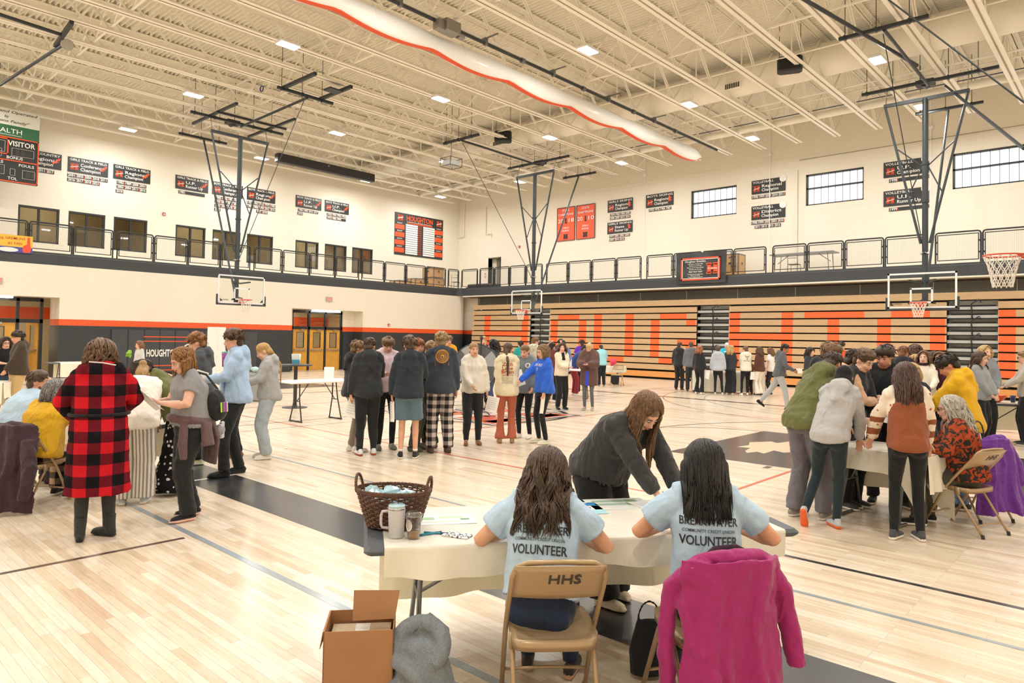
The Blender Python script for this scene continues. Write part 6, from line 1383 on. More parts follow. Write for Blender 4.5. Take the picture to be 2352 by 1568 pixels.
# gray fleece hoodie on the floor beside the box
def soft(name,label,cat,parts,vox,m,loc,rz=0,sm=4,disp=(.02,.08),cname='body'):
    b=MB()
    for q in parts:
        if q[0]=='e': b.ell(q[1],q[2],q[3] if len(q)>3 else None,12,9)
        else: b.tube(q[1],q[2],12,side=q[3] if len(q)>3 else None)
    r=thing(name,label,cat,loc,rz); return r,b

# ================================================================ garments and bags lying about (need the cloth helpers)
def soft_obj(name,label,cat,fill,vox,m,loc,rz=0,sm=3,disp=None,part='cloth',group=None):
    b=MB(); fill(b); r=thing(name,label,cat,loc,rz,group); o=remesh(b,part,vox,m,r,sm,.6,disp=disp); return r
M_fleece=FB('7d848b',weave=.3,fold=.02,fscale=7)
def _f(b):
    b.tube([(0,0,.0),(0,0,.12),(.0,.0,.26),(-.01,0,.34)],[(.19,.15),(.17,.13),(.13,.1),(.09,.07)],16,side=(1,0,0)); b.ell((.12,-.06,.08),(.12,.09,.08)); b.ell((-.1,-.05,.1),(.1,.09,.11))
    b.ell((-.01,-.01,.31),(.1,.07,.07))
    b.tube([(.115*math.sin(t)-.01,-.06*math.cos(t)*-1-.02,.34+.085*math.cos(t)) for t in np.linspace(-2.4,2.4,16)],[.028+.014*math.cos(t/2) for t in np.linspace(-2.4,2.4,16)],8)
    b.tube([(-.02,.05,.36),(.02,.07,.41),(.07,.05,.38),(.09,.02,.3)],[.05,.055,.05,.04],10); b.tube([(-.12,-.05,.27),(-.07,-.1,.28),(0,-.12,.24),(.05,-.13,.15)],.03,8); b.tube([(.14,.0,.14),(.2,-.05,.1),(.22,-.12,.05)],[.05,.05,.04],10)
r=soft_obj('fleece_hoodie','grey fleece hoodie heaped on the floor between the box and the chair','hoodie',_f,.009,M_fleece,(27.46,-25.82,0),math.radians(35),2)
b=MB(); b.cyl((.06,-.155,.14),(.06,-.162,.14),.012,12); b.build('button',M_white,r)
# magenta coat over the back of the right chair: hangs down, sleeves free
M_mag=FB('a02a6e',weave=.06,fold=.012,fscale=8,rough=.6)
def coat_sheet(b,w0,w1,z0,z1,y0,y1,folds_,seed,amp=.03,t=.012,nx=46,nz=36,asym=0,hem=0):
    """hanging cloth with thickness: irregular folds deepening towards the hem"""
    rg=np.random.default_rng(seed); ph=rg.uniform(0,6.28,8); V=[]
    for k in (0,1):
        for i in range(nz+1):
            f=i/nz
            for j in range(nx+1):
                u=-1+2*j/nx; w=w0+(w1-w0)*f**.7; a=amp*(.25+.75*f); un=u+.12*math.sin(f*3+ph[0])*f
                y=y0+(y1-y0)*f+a*(math.sin(un*folds_+ph[1])+.55*math.sin(un*folds_*2.3+ph[2]+f*2)+.3*math.sin(un*folds_*4.1+ph[3]-f*3))-.05*(1-u*u)*(1-f)**2+.07*abs(u)**3
                x=u*w+asym*f+.012*math.sin(f*9+ph[4]+u*2); z=z1-(z1-z0)*f*(1+hem*u+.03*math.sin(u*5+ph[5])); V.append((x,y-(t if k else 0),z+(.02*(1-u*u) if i==0 else 0)))
    N_=(nz+1)*(nx+1); F=[]
    for i in range(nz):
        for j in range(nx): q=i*(nx+1)+j; F.append((q,q+1,q+nx+2,q+nx+1)); F.append((N_+q+nx+1,N_+q+nx+2,N_+q+1,N_+q))
    per=[j for j in range(nx+1)]+[(i+1)*(nx+1)-1 for i in range(1,nz+1)]+[nz*(nx+1)+j for j in range(nx-1,-1,-1)]+[i*(nx+1) for i in range(nz-1,0,-1)]
    for q in range(len(per)): A,B_=per[q],per[(q+1)%len(per)]; F.append((A,N_+A,N_+B_,B_))
    b.add(V,F)
def _c(b):
    b.tube([(-.215,-.215,.74),(-.2,-.235,.80),(-.12,-.262,.84),(0,-.275,.85),(.12,-.262,.84),(.2,-.235,.80),(.215,-.215,.74)],[.034,.038,.042,.042,.042,.038,.034],12)
    coat_sheet(b,.225,.245,.04,.84,-.285,-.35,5.5,3,.022,.018)
    b.tube([(.2,-.24,.77),(.25,-.24,.70),(.27,-.235,.6),(.295,-.24,.5),(.31,-.26,.36)],[(.04,.035),(.05,.04),(.05,.038),(.052,.04),(.055,.035)],14,side=(0,1,0))
    b.tube([(-.19,-.21,.79),(-.245,-.15,.70),(-.27,-.15,.5),(-.265,-.16,.33),(-.27,-.17,.22)],[(.04,.035),(.05,.04),(.052,.042),(.052,.04),(.056,.036)],14,side=(0,1,0))
    b.tube([(-.16,-.22,.78),(-.21,-.23,.64),(-.2,-.28,.5),(-.12,-.34,.36),(-.11,-.37,.2)],[.035,.045,.04,.028,.02],10)
r=soft_obj('coat','magenta coat hanging over the back of the right foreground chair','coat',_c,.0075,M_mag,(28.42,-24.86,-.015),math.radians(53),1,disp=(.010,.08,'MARBLE',8.),part='coat_body')
b=MB()
for q in ((-.16,-.40,.07),(-.12,-.405,.06)): b.cyl(q,(q[0],q[1]-.004,q[2]),.007,10)
b.build('snap_button',M_chrome,r)
b=MB(); b.tube([(-.12,-.19,.82),(-.05,-.185,.862),(.05,-.185,.868),(.12,-.19,.84)],[.012,.02,.02,.012],8); b.build('dark_lining',FB('3a2433'),r,smooth=True)
soft_obj('tote_bag','small black bag standing between the two foreground chairs','bag',lambda b:(b.tube([(0,0,.02),(0,0,.15),(0,0,.3)],[(.1,.06),(.11,.06),(.07,.03)],14,side=(1,0,0)),b.tube([(.06*math.cos(t),0,.3+.1*math.sin(t)) for t in np.linspace(0,PI,9)],.008,5)),.009,FB('222326'),(28.02,-24.72,0),.9)
def _p(b):
    b.tube([(-.16,-.25,.78),(-.07,-.28,.85),(.07,-.28,.85),(.16,-.25,.78)],[.035,.045,.045,.035],10); coat_sheet(b,.19,.3,.13,.84,-.29,-.44,6,9,.03,.02); b.tube([(.17,-.26,.76),(.25,-.28,.6),(.28,-.3,.38)],[.045,.055,.05],10)
r=soft_obj('coat','purple coat hanging over the chair behind the grey-haired person','coat',_p,.011,FB('6b3594',rough=.6,fold=.015),(28.62,-19.22,0),math.radians(52),1,disp=(.012,.1,'MARBLE',8.),part='coat_body')
def _m(b):
    b.tube([(-.2,-.25,.82),(0,-.29,.84),(.2,-.25,.82)],[.04,.05,.04],10); coat_sheet(b,.24,.3,.02,.84,-.29,-.45,5,4,.04,.03); b.tube([(.2,-.3,.7),(.28,-.38,.45),(.3,-.42,.3),(.26,-.4,.15)],[.06,.07,.06,.05],10)
soft_obj('coat','dark aubergine coat hanging to the floor at the left edge','coat',_m,.012,FB('43323a',fold=.025),(21.55,-26.05,0),math.radians(37),1,disp=(.015,.1,'MARBLE',8.),part='coat_body')
def _b(b): b.tube([(0,0,.02),(0,0,.2),(0,0,.42)],[(.2,.09),(.21,.1),(.17,.07)],16,side=(1,0,0))
r=soft_obj('handbag','white and grey handbag with black straps between the chairs of the right group','bag',_b,.015,FB('d9d8d6'),(28.58,-19.25,.45),1.1); b=MB(); b.tube([(.1*math.cos(t),-.1,.4+.16*math.sin(t)) for t in np.linspace(0,PI,9)],.008,5); b.box(-.16,-.14,-.11,-.1,.02,.4); b.box(.14,.16,-.11,-.1,.02,.4); b.build('strap',M_sign,r)
folding_chair('bronze folding chair partly hidden behind the purple coat',28.62,-19.22,math.radians(52))
r=thing('bowl','orange plastic bowl with a scalloped rim on the right edge table','bowl',(27.85,-12.15,.752)); b=MB(); V=[];F=[];n=36
for k,(q,z) in enumerate(((.09,0),(.13,.03),(.17,.08),(.2,.13),(.19,.13),(.155,.075),(.1,.02))):
    for j in range(n): t=2*PI*j/n; w=1+.03*math.sin(t*9)*(z/.13); V.append((q*w*math.cos(t),q*w*math.sin(t),z+.004*math.sin(t*9)*(z>.1)))
for k in range(6):
    for j in range(n): F.append((k*n+j,k*n+(j+1)%n,(k+1)*n+(j+1)%n,(k+1)*n+j))
F.append(tuple(range(n-1,-1,-1))); F.append(tuple(range(6*n,7*n))); b.add(V,F); b.build('bowl_shell',mat('bowl_orange','ee5a22',.35),r,smooth=True)
r=thing('paper_cup','dark blue cup beside the orange bowl','cup',(28.12,-12.0,.752)); b=MB(); b.lathe((0,0,0),[(.035,0),(.05,.13),(.045,.13)],18); b.build('cup',mat('cup_blue','3b4577',.4),r,smooth=True)
r=thing('bucket','red plastic bucket on the cloth covered table near the bleachers','bucket',(14.25,-4.85,.752)); b=MB(); b.lathe((0,0,0),[(.11,0),(.15,.28),(.14,.28)],20); b.build('pail',mat('bucket_red','e2425a',.35),r,smooth=True); b=MB(); b.tube([(.15*math.cos(t),0,.27-.1*math.sin(t)) for t in np.linspace(0,PI,10)],.006,5); b.build('handle',M_white,r)
r=thing('backpack','black backpack hanging at the chair near the red bucket table','bag',(14.75,-5.45,.05),0); b=MB(); b.rbox((0,0,.2),(.34,.2,.38),bev=.06); b.build('pack',FB('25262a'),r)
r=thing('yellow_bottle','yellow bottle on the far group table','bottle',(19.65,-4.95,.77)); b=MB(); b.lathe((0,0,0),[(.05,0),(.055,.02),(.055,.2),(.02,.26),(.02,.29)],14); b.build('bottle_body',mat('bottle_yellow','e8c92c',.4),r,smooth=True)
r=thing('blue_box','light blue box beside the yellow bottle on the far group table','box',(19.85,-4.85,.77),.5); b=MB(); b.rbox((0,0,.08),(.3,.2,.16)); b.build('carton',mat('box_sky','8db9e0',.6),r)
r=thing('candy_wrapper','tiny white scrap lying on the floor left of the joggers boy','litter',(20.05,-22.35,0)); b=MB(); b.rbox((0,0,.01),(.05,.03,.015),((.8,.6,0),(-.6,.8,0),(0,0,1)),0,.004); b.build('scrap',M_white,r)

# ================================================================ the cast
G_='people browsing the hall'
BK='222428'; 
def legs_walk(f=.28,bk=-.3): return [((-.1,bk,.19),0,(0,1,0),35),((.1,f,.085),0,(0,1,0))]
LST=[((-.13,-.05,.085),8,(0,1,0)),((.11,.07,.085),12,(0,1,0))]
# --- foreground ------------------------------------------------------------
M_tee=FB('b4cee6',weave=.08,fold=.011,fscale=7)
SIT=[((-.12,.40,.085),0,(0,1,.8)),((.12,.36,.085),0,(0,1,.8))]
BW=('BREAKWATER',-.085,.058,.29,.012); VL=('VOLUNTEER',-.185,.066,.29,.014)
p=person('seated person with long wavy brown hair and light blue volunteer shirt in the foreground',27.80,-25.37,172,1.64,'d9a889',('wavy','2a1c16','7d5f4a',.50,68.,'7d5f4a') if False else ('wavy','2a1f1b','66503f',.37,70),('tee',M_tee,dict(slv=.62,loose=1.06,slr=1.1,hem=.04)),('slim',FB('27324a',weave=.25)),('slide','3a3434','c9a68c'),lean=17,hp=10,fem=True,sit=.51,arms=(((-.0+.20,.30,.80),(1,-.6,-.6),'dn',25),((.17,.36,.80),(1,-.5,-.5),'dn',25)),legs=SIT,fat=1.05,seed=1)
draped(p,[BW,('COMMUNITY CREDIT UNION',-.133,.022,.26,.004),VL],M_sign,'shirt_lettering'); 
draped(p,None,[M_sign,mat('logo_green','7fd0b0',.6),M_txt],'round_logo',shapes=lambda b:(ring(b,(.01,.04),.045,.008,0),b.poly([(q[0]+.0,q[1]+0,-.001) for q in ring_pts((.01,.04),.038)],2),b.poly([(.01+.036*math.cos(t),.04+.036*math.sin(t),.0) for t in np.linspace(PI,2*PI,12)],0)))
p=person('seated person with straight black hair and blue volunteer shirt beside the magenta coat',28.38,-24.78,186,1.68,'dba584',('long','0d0c0d','2b2624',.33,76),('tee',M_tee,dict(slv=.62,loose=1.04,slr=1.05,hem=-.05)),('slim',FB('1d1f24')),('sneaker','2a2a2e','dddddd'),lean=8,hp=16,hy=-4,fem=True,sit=.535,arms=(((.20,.30,.83),(1.2,-.3,-.8),'dn',25),((.2,.3,.84),(1.2,-.3,-.8),'dn',25)),legs=SIT,seed=2)
draped(p,[('BREAKWATER',-.05,.058,.29,.012),('COMMUNITY CREDIT UNION',-.095,.022,.26,.004),('VOLUNTEER',-.145,.066,.29,.014)],M_sign,'shirt_lettering')
p=person('standing person in a faded black sweatshirt bending over the foreground table to write',27.24,-23.98,47,1.62,'e2b096',('long','4e3b2d','a07a56',.38,42),('sweater',FB('3b3b3c',fold=.02,fscale=8),dict(loose=1.14,slr=1.15,hem=-.02)),('wide',FB('1d1e20')),('slide','e3d6bd','e3d6bd'),lean=42,hp=24,hy=8,fem=True,arms=(((.10,.60,.83),(1.,-.2,.2),'dn',45),((.06,.56,.83),(1.,-.2,.2),'dn',42)),fat=1.2,seed=3,legs=LST,face=True)
W=p.wr[1]; c=wpos(p,W+unit(W-p.el[1])*.1); r=thing('pen','bright teal pen in the hand of the bending person','pen',tuple(c)); b=MB(); b.tube([(0,0,-.05),(.0,0,-.04),(-.03,.015,.09)],[.001,.0045,.0045],8); b.build('barrel',mat('pen_bright','19a9cf',.3),r,smooth=True)
# --- left group -------------------------------------------------------------
p=person('seated bearded person in a light blue shirt covering the mouth with one hand',20.5,-26.02,118,1.8,'d9a184',('short','4a3a2c','5f4c3a'),('tee',M_tee,dict(slv=.6,loose=1.15)),('straight','2c2f36'),('boot','4a2f27','2a1d18'),lean=24,hp=-8,hy=38,sit=.55,fat=1.15,arms=(((.05,.44,.78),(1,-.3,-.5),'dn',30),((.02,.40,1.13),(1,-.2,-1),'in',35)),legs=[((-.1,.45,.085),0,(0,1,.8)),((.14,.38,.085),0,(0,1,.8))],seed=4,face=True)
b=MB(); b.tube([p.HP((-.066,.03,-.05)),p.HP((-.05,.06,-.085)),p.HP((-.02,.084,-.105)),p.HP((.02,.084,-.105)),p.HP((.05,.06,-.085)),p.HP((.066,.03,-.05))],[.012,.018,.02,.02,.018,.012],8); b.tube([p.HP((-.028,.093,-.05)),p.HP((0,.102,-.047)),p.HP((.028,.093,-.05))],.006,6); b.build('beard',hair_mat('4a382b','6b5240'),p.o,smooth=True)
person('seated person in a mustard sweater with grey bob leaning towards the plaid coat',21.55,-26.0,142,1.66,'dcab8e',('bob','3a3634','a09c98',.19,55),('sweater',FB('d3a626',fold=.02,fscale=7),dict(loose=1.2,hem=-.14)),('straight',check_mat('flannel_tan','cbb49b','6f6257','2d2b2c',.13)),('sneaker','1f1f22','e9e7e4'),lean=17,hp=12,hy=10,sit=.54,fat=1.12,fem=True,arms=(((.1,.42,.80),(1,-.3,-.6),'dn',30),((.15,.45,.78),(1,-.3,-.6),'dn',30)),legs=[((-.1,.4,.085),0,(0,1,.8)),((.12,.3,.085),0,(0,1,.8))],seed=5)
M_buf=check_mat('buffalo_check','c41f2b','651824','16161a',.19)
p=person('standing person in a long red and black buffalo check coat with voluminous curly hair',23.29,-25.97,184,1.71,'dcab8e',('curlylong','3a2a22','8d6c4e',.15,40),('jacket',M_buf,dict(coat=.40,hood=1,loose=1.16,slr=1.3,name='coat')),('slim',FB('3c4040')),('boot','34383a','2a2d2f'),lean=4,hp=12,fem=True,fat=1.08,arms=(((.16,.30,1.06),(1.3,-.4,-.4),'in',30),((.16,.30,1.08),(1.3,-.4,-.4),'in',30)),legs=[((-.12,0,.085),4,(0,1,0)),((.10,.05,.085),38,(0,1,0))],seed=6)
b=MB(); b.tube([p.neck-p.Fc*.15-p.Rt*.1+p.up2*.06,p.neck-p.Fc*.175+p.up2*.05,p.neck-p.Fc*.15+p.Rt*.1+p.up2*.03],.006,6); b.build('hood_edge_tape',mat('tape_pale','d9cfd2',.6),p.top)
b=MB(); b.tube([V3(.226*math.cos(t),.182*math.sin(t),1.08) for t in np.linspace(0,2*PI,30,endpoint=False)],[.014]*30,6,closed=True); b.build('waist_seam',FB('16161a'),p.top)
M_str=stripe_mat('trouser_stripe','dcd9d2','8f8e8b',.035,0,.55)
person('person in a white knit top and striped wide trousers bending behind the plaid coat',22.2,-25.3,172,1.66,'e0b79d',('bun','8a6a45','b8945f'),('sweater',FB('e9e4db',fold=.015),dict(loose=1.25,hem=-.1)),('wide',M_str),('sneaker','b9c3cf','eeeeee'),lean=48,hp=25,fem=True,fat=1.12,arms=(((.15,.5,.8),(1,-.3,.2),'dn',30),((.15,.5,.8),(1,-.3,.2),'dn',30)),seed=7)
M_moon=spot_mat('moon_print','1b1b1e','d9d9d6',17,.27)
person('person in an olive jacket, dark curls and crescent print skirt leaning over the table',21.95,-24.82,262,1.62,'d9a88c',('curlylong','1f1815','4a382e',.12,60),('jacket',FB('6c6f45',fold=.02),dict(hood=1,loose=1.2)),('skirt',M_moon,0,.06),('sneaker','2a2a2e','ddd'+'ddd'),lean=42,hp=22,fem=True,fat=1.1,arms=('table','table'),seed=8)
M_slat=FB('8f9095',fold=.012,fscale=7)
p=person('standing person in a grey tee with auburn bob and sweatshirt tied round the waist',23.15,-25.14,288,1.65,'e6b9a4',('bob','6a4428','b98a55',.17,66),('tee',M_slat,dict(slv=.55,loose=1.12,hem=-.02)),('straight',FB('26282a')),('sneaker','23232c','eac2b4'),lean=5,hp=22,hy=-4,fem=True,fat=1.18,arms=(((.08,.30,1.20),(1,-.4,-1),'up',45),((.08,.30,1.20),(1,-.4,-1),'up',45)),legs=[((-.1,.02,.085),0,(0,1,0)),((.1,-.09,.085),0,(0,1,0))],seed=9)
M_tie=FB('6a5659',fold=.018,fscale=7)
b=MB(); b.tube([V3(.2*math.cos(t)*1.02,.165*math.sin(t)*1.03,.96+.02*math.sin(t)) for t in np.linspace(0,2*PI,24,endpoint=False)],.042,8,closed=True); b.tube([V3(0,-.16,.95),V3(0,-.2,.75),V3(0,-.19,.52)],[(.19,.045),(.23,.04),(.2,.028)],20,side=(1,0,0)); b.tube([V3(-.16,.1,.93),V3(-.19,.12,.75),V3(-.17,.1,.6)],[.04,.045,.035],10); b.tube([V3(-.2,-.08,.93),V3(-.24,-.1,.72)],[.05,.06],10)
w_=remesh(b,'tied_sweatshirt',.012,M_tie,p.o,3,.6)
phone(p,-1,'phone held out by the person in the grey tee',N=(0,-.5,.8),col='6a5a4c'); paper(p,1,'white paper behind the phone of the person in the grey tee',size=(.2,.27),N=(.1,-.6,.75),U=(0,.8,.5),off=(-.12,.05,.03))
# sling backpack
c=wpos(p,V3(-.115,-.2,1.09)); r=thing('sling_backpack','small black backpack with coloured pens and silver charm behind the grey tee','backpack',tuple(c),p.rz-1.0)
b=MB(); b.ell((0,0,0),(.115,.075,.16),None,16,12); b.ell((.0,-.05,-.06),(.095,.05,.085),None,14,10); remesh(b,'pack',.009,FB('212326',rough=.5),r,2,.5)
for k,cl in enumerate(('c6e94a','3f8f6a','e05f9a','8f5fd0','e8e8ea')): b=MB(); b.tube([(-.05+.022*k,-.105,-.06),(-.065+.022*k,-.11,.035)],.007,6); b.build('marker',mat('marker_'+cl,cl,.4),r)
b=MB(); b.tube([(.03,.0,.15),(-.05,.08,.30),(-.12,.16,.33)],[(.018,.004)]*3,8,side=(1,0,0)); b.tube([(.02,.03,-.12),(-.0,.14,-.17),(-.05,.22,-.17)],[(.018,.004)]*3,8,side=(0,0,1)); b.build('strap',FB('1b1d20'),r)
b=MB(); b.ell((.03,-.03,-.24),(.055,.05,.055),None,14,10); b.build('round_charm',mat('charm_silver','8d8d9c',.3,coat=1),r,smooth=True); b=MB(); b.rbox((.09,-.01,-.25),(.06,.03,.17),None,0,.01); b.build('silver_pouch',mat('pouch_silver','cfcfd4',.25),r)
person('tall person in a dark grey hoodie with curly auburn hair behind the auburn bob',20.39,-23.85,268,1.78,'dfae94',('curly','6b4428','a5723f'),('hoodie',FB('4c5057'),dict(hood=1,loose=1.08,slr=1.1)),('straight',FB('23252a')),('sneaker','e3e6c2','f0f0ee'),lean=3,hp=14,seed=10,arms=('phone','phone'))
p=person('tall person in a light blue hoodie with dark curly hair, hand in pocket',21.45,-23.87,276,1.83,'e3b398',('curly','2b1f18','6e5138'),('hoodie',FB('a8c4e6',fold=.016),dict(hood=1,loose=1.12,slr=1.12,pocket=1)),('straight',FB('26282a')),('sneaker','1f2022','2a2b2d'),lean=1,hp=8,seed=11,arms=(((.06,.34,1.16),(1,-.4,-1),'in',35),((.2,.12,.97),(1,-.9,0),'in',30)),legs=[((-.1,.12,.085),0,(0,1,0)),((.1,-.08,.085),10,(0,1,0))])
paper(p,-1,'large white printed sheet held by the person in the light blue hoodie',size=(.36,.28),N=(-.95,.3,.1),U=(0,-.35,1),off=(.0,.1,.02))
p=person('person in a pale grey top hidden behind the light blue hoodie',20.2,-23.2,272,1.62,'e0b298',('long','b3895a','d9b483',.25,62),('sweater',FB('b3b4b6'),dict(loose=1.1)),('straight',FB('1f2124')),('slipper','a56a35','8a5526'),lean=2,seed=12,fem=True,arms=('phone','down'))
c=wpos(p,p.wr[1]+V3(0,.02,-.13)); r=thing('pouch','small blue printed pouch in the hand behind the light blue hoodie','pouch',tuple(c),p.rz); b=MB(); b.rbox((0,0,0),(.12,.03,.15),None,0,.01); b.build('pouch_body',spot_mat('pouch_blue','8fa6cf','e9c38a',30,.3),r)
c=(20.0,-23.35,1.3); r=thing('water_bottle','purple patterned tumbler held up behind the white paper','bottle',c); b=MB(); b.lathe((0,0,0),[(.03,0),(.036,.12),(.04,.2)],16); b.build('tumbler',spot_mat('tumbler_purple','9a5fa8','d98fc0',40,.3),r,smooth=True); b=MB(); b.lathe((0,0,.2),[(.041,0),(.041,.02),(.0,.025)],16); b.build('lid',mat('lid_teal','7fb8c4',.4),r); b=MB(); b.cyl((0,0,.22),(.01,0,.3),.005,6); b.build('straw',M_white,r)
p=person('person in a grey hoodie and pale jeans with a long blond braid reading a phone',20.62,-22.98,272,1.67,'e4b79d',('braid','9a7443','d2ab6c',.52),('hoodie',FB('a9aaab'),dict(hood=1,loose=1.12,slr=1.1)),('bag',FB('aab6bf',weave=.3)),('sneaker','e4e1d8','f2f0ea'),lean=3,hp=24,seed=13,fem=True,arms=(((.07,.36,1.13),(1,-.5,-1),'up',45),((.09,.35,1.12),(1,-.5,-1),'up',45)))
paper(p,1,'white folded paper in the hands of the braided person in grey',size=(.16,.2),N=(0,-.3,.9),U=(0,1,.1),off=(0,.05,.02))
person('person in a black top with glasses reading papers near the left doorway',12.4,-24.5,20,1.62,'e2b59c',('long','2a1d18','4c352a',.2,58),('tee',FB('1d1e21'),dict(slv=.15)),('slim',FB('33465e')),('sneaker','2a2a2a'),seed=14,fem=True,arms=('phone','phone'),glasses=True,face=True)
person('person in a dark brown hoodie and khaki trousers near the left doorway',13.35,-24.45,285,1.75,'dba98d',('curly','241b17','4b3a30'),('hoodie',FB('43392e'),dict(hood=1,loose=1.15,slr=1.15)),('bag',FB('bfa173')),('sneaker','3a3a3a'),seed=15,arms=('front','down'))
p=person('small distant person with long brown hair in front of the dark wall pads',8.56,-20.53,300,1.5,'e6b9a2',('long','6b4a36','a07855',.2,58),('sweater',FB('c9cbc9')),('straight',BK),seed=16,fem=True,face=True)
r=thing('green_toy','bright green leafy toy next to the small distant person','toy',(8.95,-20.95,1.15)); b=MB(); rb=np.random.default_rng(2)
for k in range(14): b.ell(rb.normal(0,.045,3),(.06,.035,.02),np.linalg.qr(rb.normal(0,1,(3,3)))[0],8,5)
b.build('leaves',mat('toy_green','86b52c',.5),r,smooth=True)
# --- centre left group of boys ---------------------------------------------
person('boy in a black hoodie and taupe joggers, leftmost in the centre-left group',20.95,-21.73,112,1.71,'e0b095',('mop','5a4430','9a7a52'),('hoodie',FB('2a2c30'),dict(hood=1,loose=1.12,slr=1.1)),('jogger',FB('8f8178')),('sneaker','eceae6'),seed=20,hp=12,arms=('down','pocket'))
p=person('boy in plain black hoodie and joggers seen from behind holding a sheet',21.35,-21.76,192,1.76,'dba98d',('short','3b2b20','5a4532'),('hoodie',FB('303337'),dict(hood=1,loose=1.1,slr=1.12)),('jogger',FB('26282b')),('sneaker','d9dcdf','b04a3a'),seed=21,hp=16,hy=30,arms=('down','phone'),lean=3)
paper(p,-1,'white sheet hanging from the left hand of the boy in the plain black hoodie',size=(.21,.28),N=(-.2,-1,.1),U=(.25,0,1),off=(.05,0,-.14))
person('boy in a pale pink hoodie facing the camera and looking down',21.05,-21.2,12,1.79,'e4b69e',('mop','4f3c2c','8a6b4a'),('hoodie',FB('d9c4cc'),dict(hood=1,loose=1.1)),('slim',FB('222427')),('slide','6f7566','6f7566'),seed=22,hp=24,arms=('phone','phone'))
p=person('boy in a navy hoodie and blue-grey shorts seen from behind',21.97,-21.48,176,1.78,'dba98d',('curly','3a2b22','6f5844'),('hoodie',FB('2c333c'),dict(hood=1,loose=1.12,slr=1.1)),('shorts',FB('5f7686')),('sneaker','24262a','eceae6','e9e7e3'),seed=23,hp=10,hy=-15,arms=('down','phone'))
paper(p,-1,'folded white sheet in the hand of the boy in blue-grey shorts',size=(.14,.3),N=(-.8,-.5,.1),U=(-.15,0,1),off=(.0,0,-.17))
person('ginger haired boy mostly hidden between two navy hoodies, looking right',21.45,-20.95,70,1.76,'e2ad95',('mop','6b3a22','a35f35'),('hoodie',FB('33363a'),dict(hood=1)),('straight',FB('4d5246')),('slide','5c6054','5c6054'),seed=24,hp=8,arms=('phone','phone'),face=True)
person('person with light brown curls hidden behind the boy in check trousers',21.4,-20.55,300,1.69,'e0b095',('curly','6f4f33','b08a5c'),('hoodie',FB('2d3034'),dict(hood=1)),('bag',spot_mat('camo_green','4a4d38','33362a',9,.5,kind='n')),('sneaker','8a8780','3a3a3a'),seed=25,hp=8,arms=('phone','phone'))
M_chk=check_mat('pyjama_check','c9beb8','77706e','26272b',.125)
p=person('tall curly haired boy in a navy graphic hoodie and check trousers',21.9,-20.8,186,1.85,'dfae94',('curly','7a5f3f','b39a6e'),('hoodie',FB('353d48'),dict(hood=1,loose=1.15,slr=1.12)),('bag',M_chk),('slipper','5a4538','4a3a30'),seed=26,hp=6,arms=('front','down'),legs=[((-.12,0,.085),0,(0,1,0)),((.13,-.02,.085),6,(0,1,0))])
draped(p,None,[mat('print_gold','d99a3a',.7),mat('print_rust','8f5a30',.7)],'back_print',shapes=lambda b:([ring(b,(0,.02),r_,.008,0) for r_ in (.045,.065,.085,.1)],b.poly([(-.11,-.12,0),(.11,-.12,0),(.11,-.07,0),(-.11,-.07,0)],1),b.poly([(.03*math.cos(t),.02+.03*math.sin(t),0) for t in np.linspace(0,2*PI,12,endpoint=False)],0)))
# --- centre group ------------------------------------------------------------
p=person('person in a cream hoodie and black joggers facing the camera with a bun',21.62,-19.83,8,1.70,'e2b398',('bun','7a5a3c','b8935f'),('hoodie',FB('ddd6cb'),dict(hood=1,loose=1.12,slr=1.1,strings=1)),('jogger',FB('26282b')),('slipper','8f6238','7a5230'),seed=27,fem=True,hp=0,hy=-8,arms=(('down'),((.05,.28,1.02),(1,-.6,-.6),'in',40)))
p_=p; paper(p,1,'white sheet in the raised hand',size=(.1,.1)) if False else None
p=p_; paper(p,-1,'white sheet hanging from the hand of the person in the cream hoodie',size=(.2,.27),N=(.1,1,0),U=(-.2,0,1),off=(-.08,.02,-.14))
person('smiling boy in a yellow hoodie behind the grey disc',17.3,-16.5,20,1.83,'e4b69e',('mop','6a503a','8f7050'),('hoodie',FB('e8a71d'),dict(hood=1)),('straight',BK),('sneaker','eeeeee'),seed=28,hp=4,glasses=True,face=True)
p=person('fair haired boy in a black jacket over a green shirt with yellow letters',16.97,-14.93,2,1.82,'e6b8a0',('short','a8743f','cf9a60'),('jacket',FB('2a2c2f'),dict(loose=1.05,mats=[FB('2a2c2f'),FB('3f4a33')],paint=lambda c,p:((np.abs(c[:,0])<.085)&(c[:,1]>.02)).astype(int))),('straight',BK),('sneaker','3a3a3a'),seed=29,hp=2,arms=('front','hold'),face=True)
draped(p,[('GOLD',.06,.05,.12,.008),('ATHLETICS',0,.04,.16,.006)],mat('print_yellow','c9b52c',.6),'shirt_lettering',front=True)
person('person in a grey hoodie and blue jeans with long black curls turned left',17.76,-15.37,255,1.72,'dba58a',('curlylong','141213','2f2a2a',.22,60),('hoodie',FB('505459'),dict(hood=1,loose=1.12)),('straight',FB('3f577c')),('sneaker','222222'),seed=30,fem=True,hp=4,arms=('hold','hold'))
p=person('person in a printed cream hoodie with brown braid and rust trousers',21.9,-19.29,183,1.71,'d9a58a',('braid','33231b','5f4535',.46),('hoodie',FB('ded3b4'),dict(hood=1,loose=1.16,slr=1.12,hem=-.12)),('flare',FB('b4654c')),('slipper','b08a62','9a7650'),seed=31,fem=True,hp=6,hy=22,arms=('front','front'))
draped(p,[('Zach',-.02,.085,.19,.014),('Lane',-.085,.085,.19,.014),('Bryan',-.15,.085,.21,.014),('Quittin\' Time',-.205,.045,.20,.004)],mat('print_red','b5403a',.6),'red_lettering')
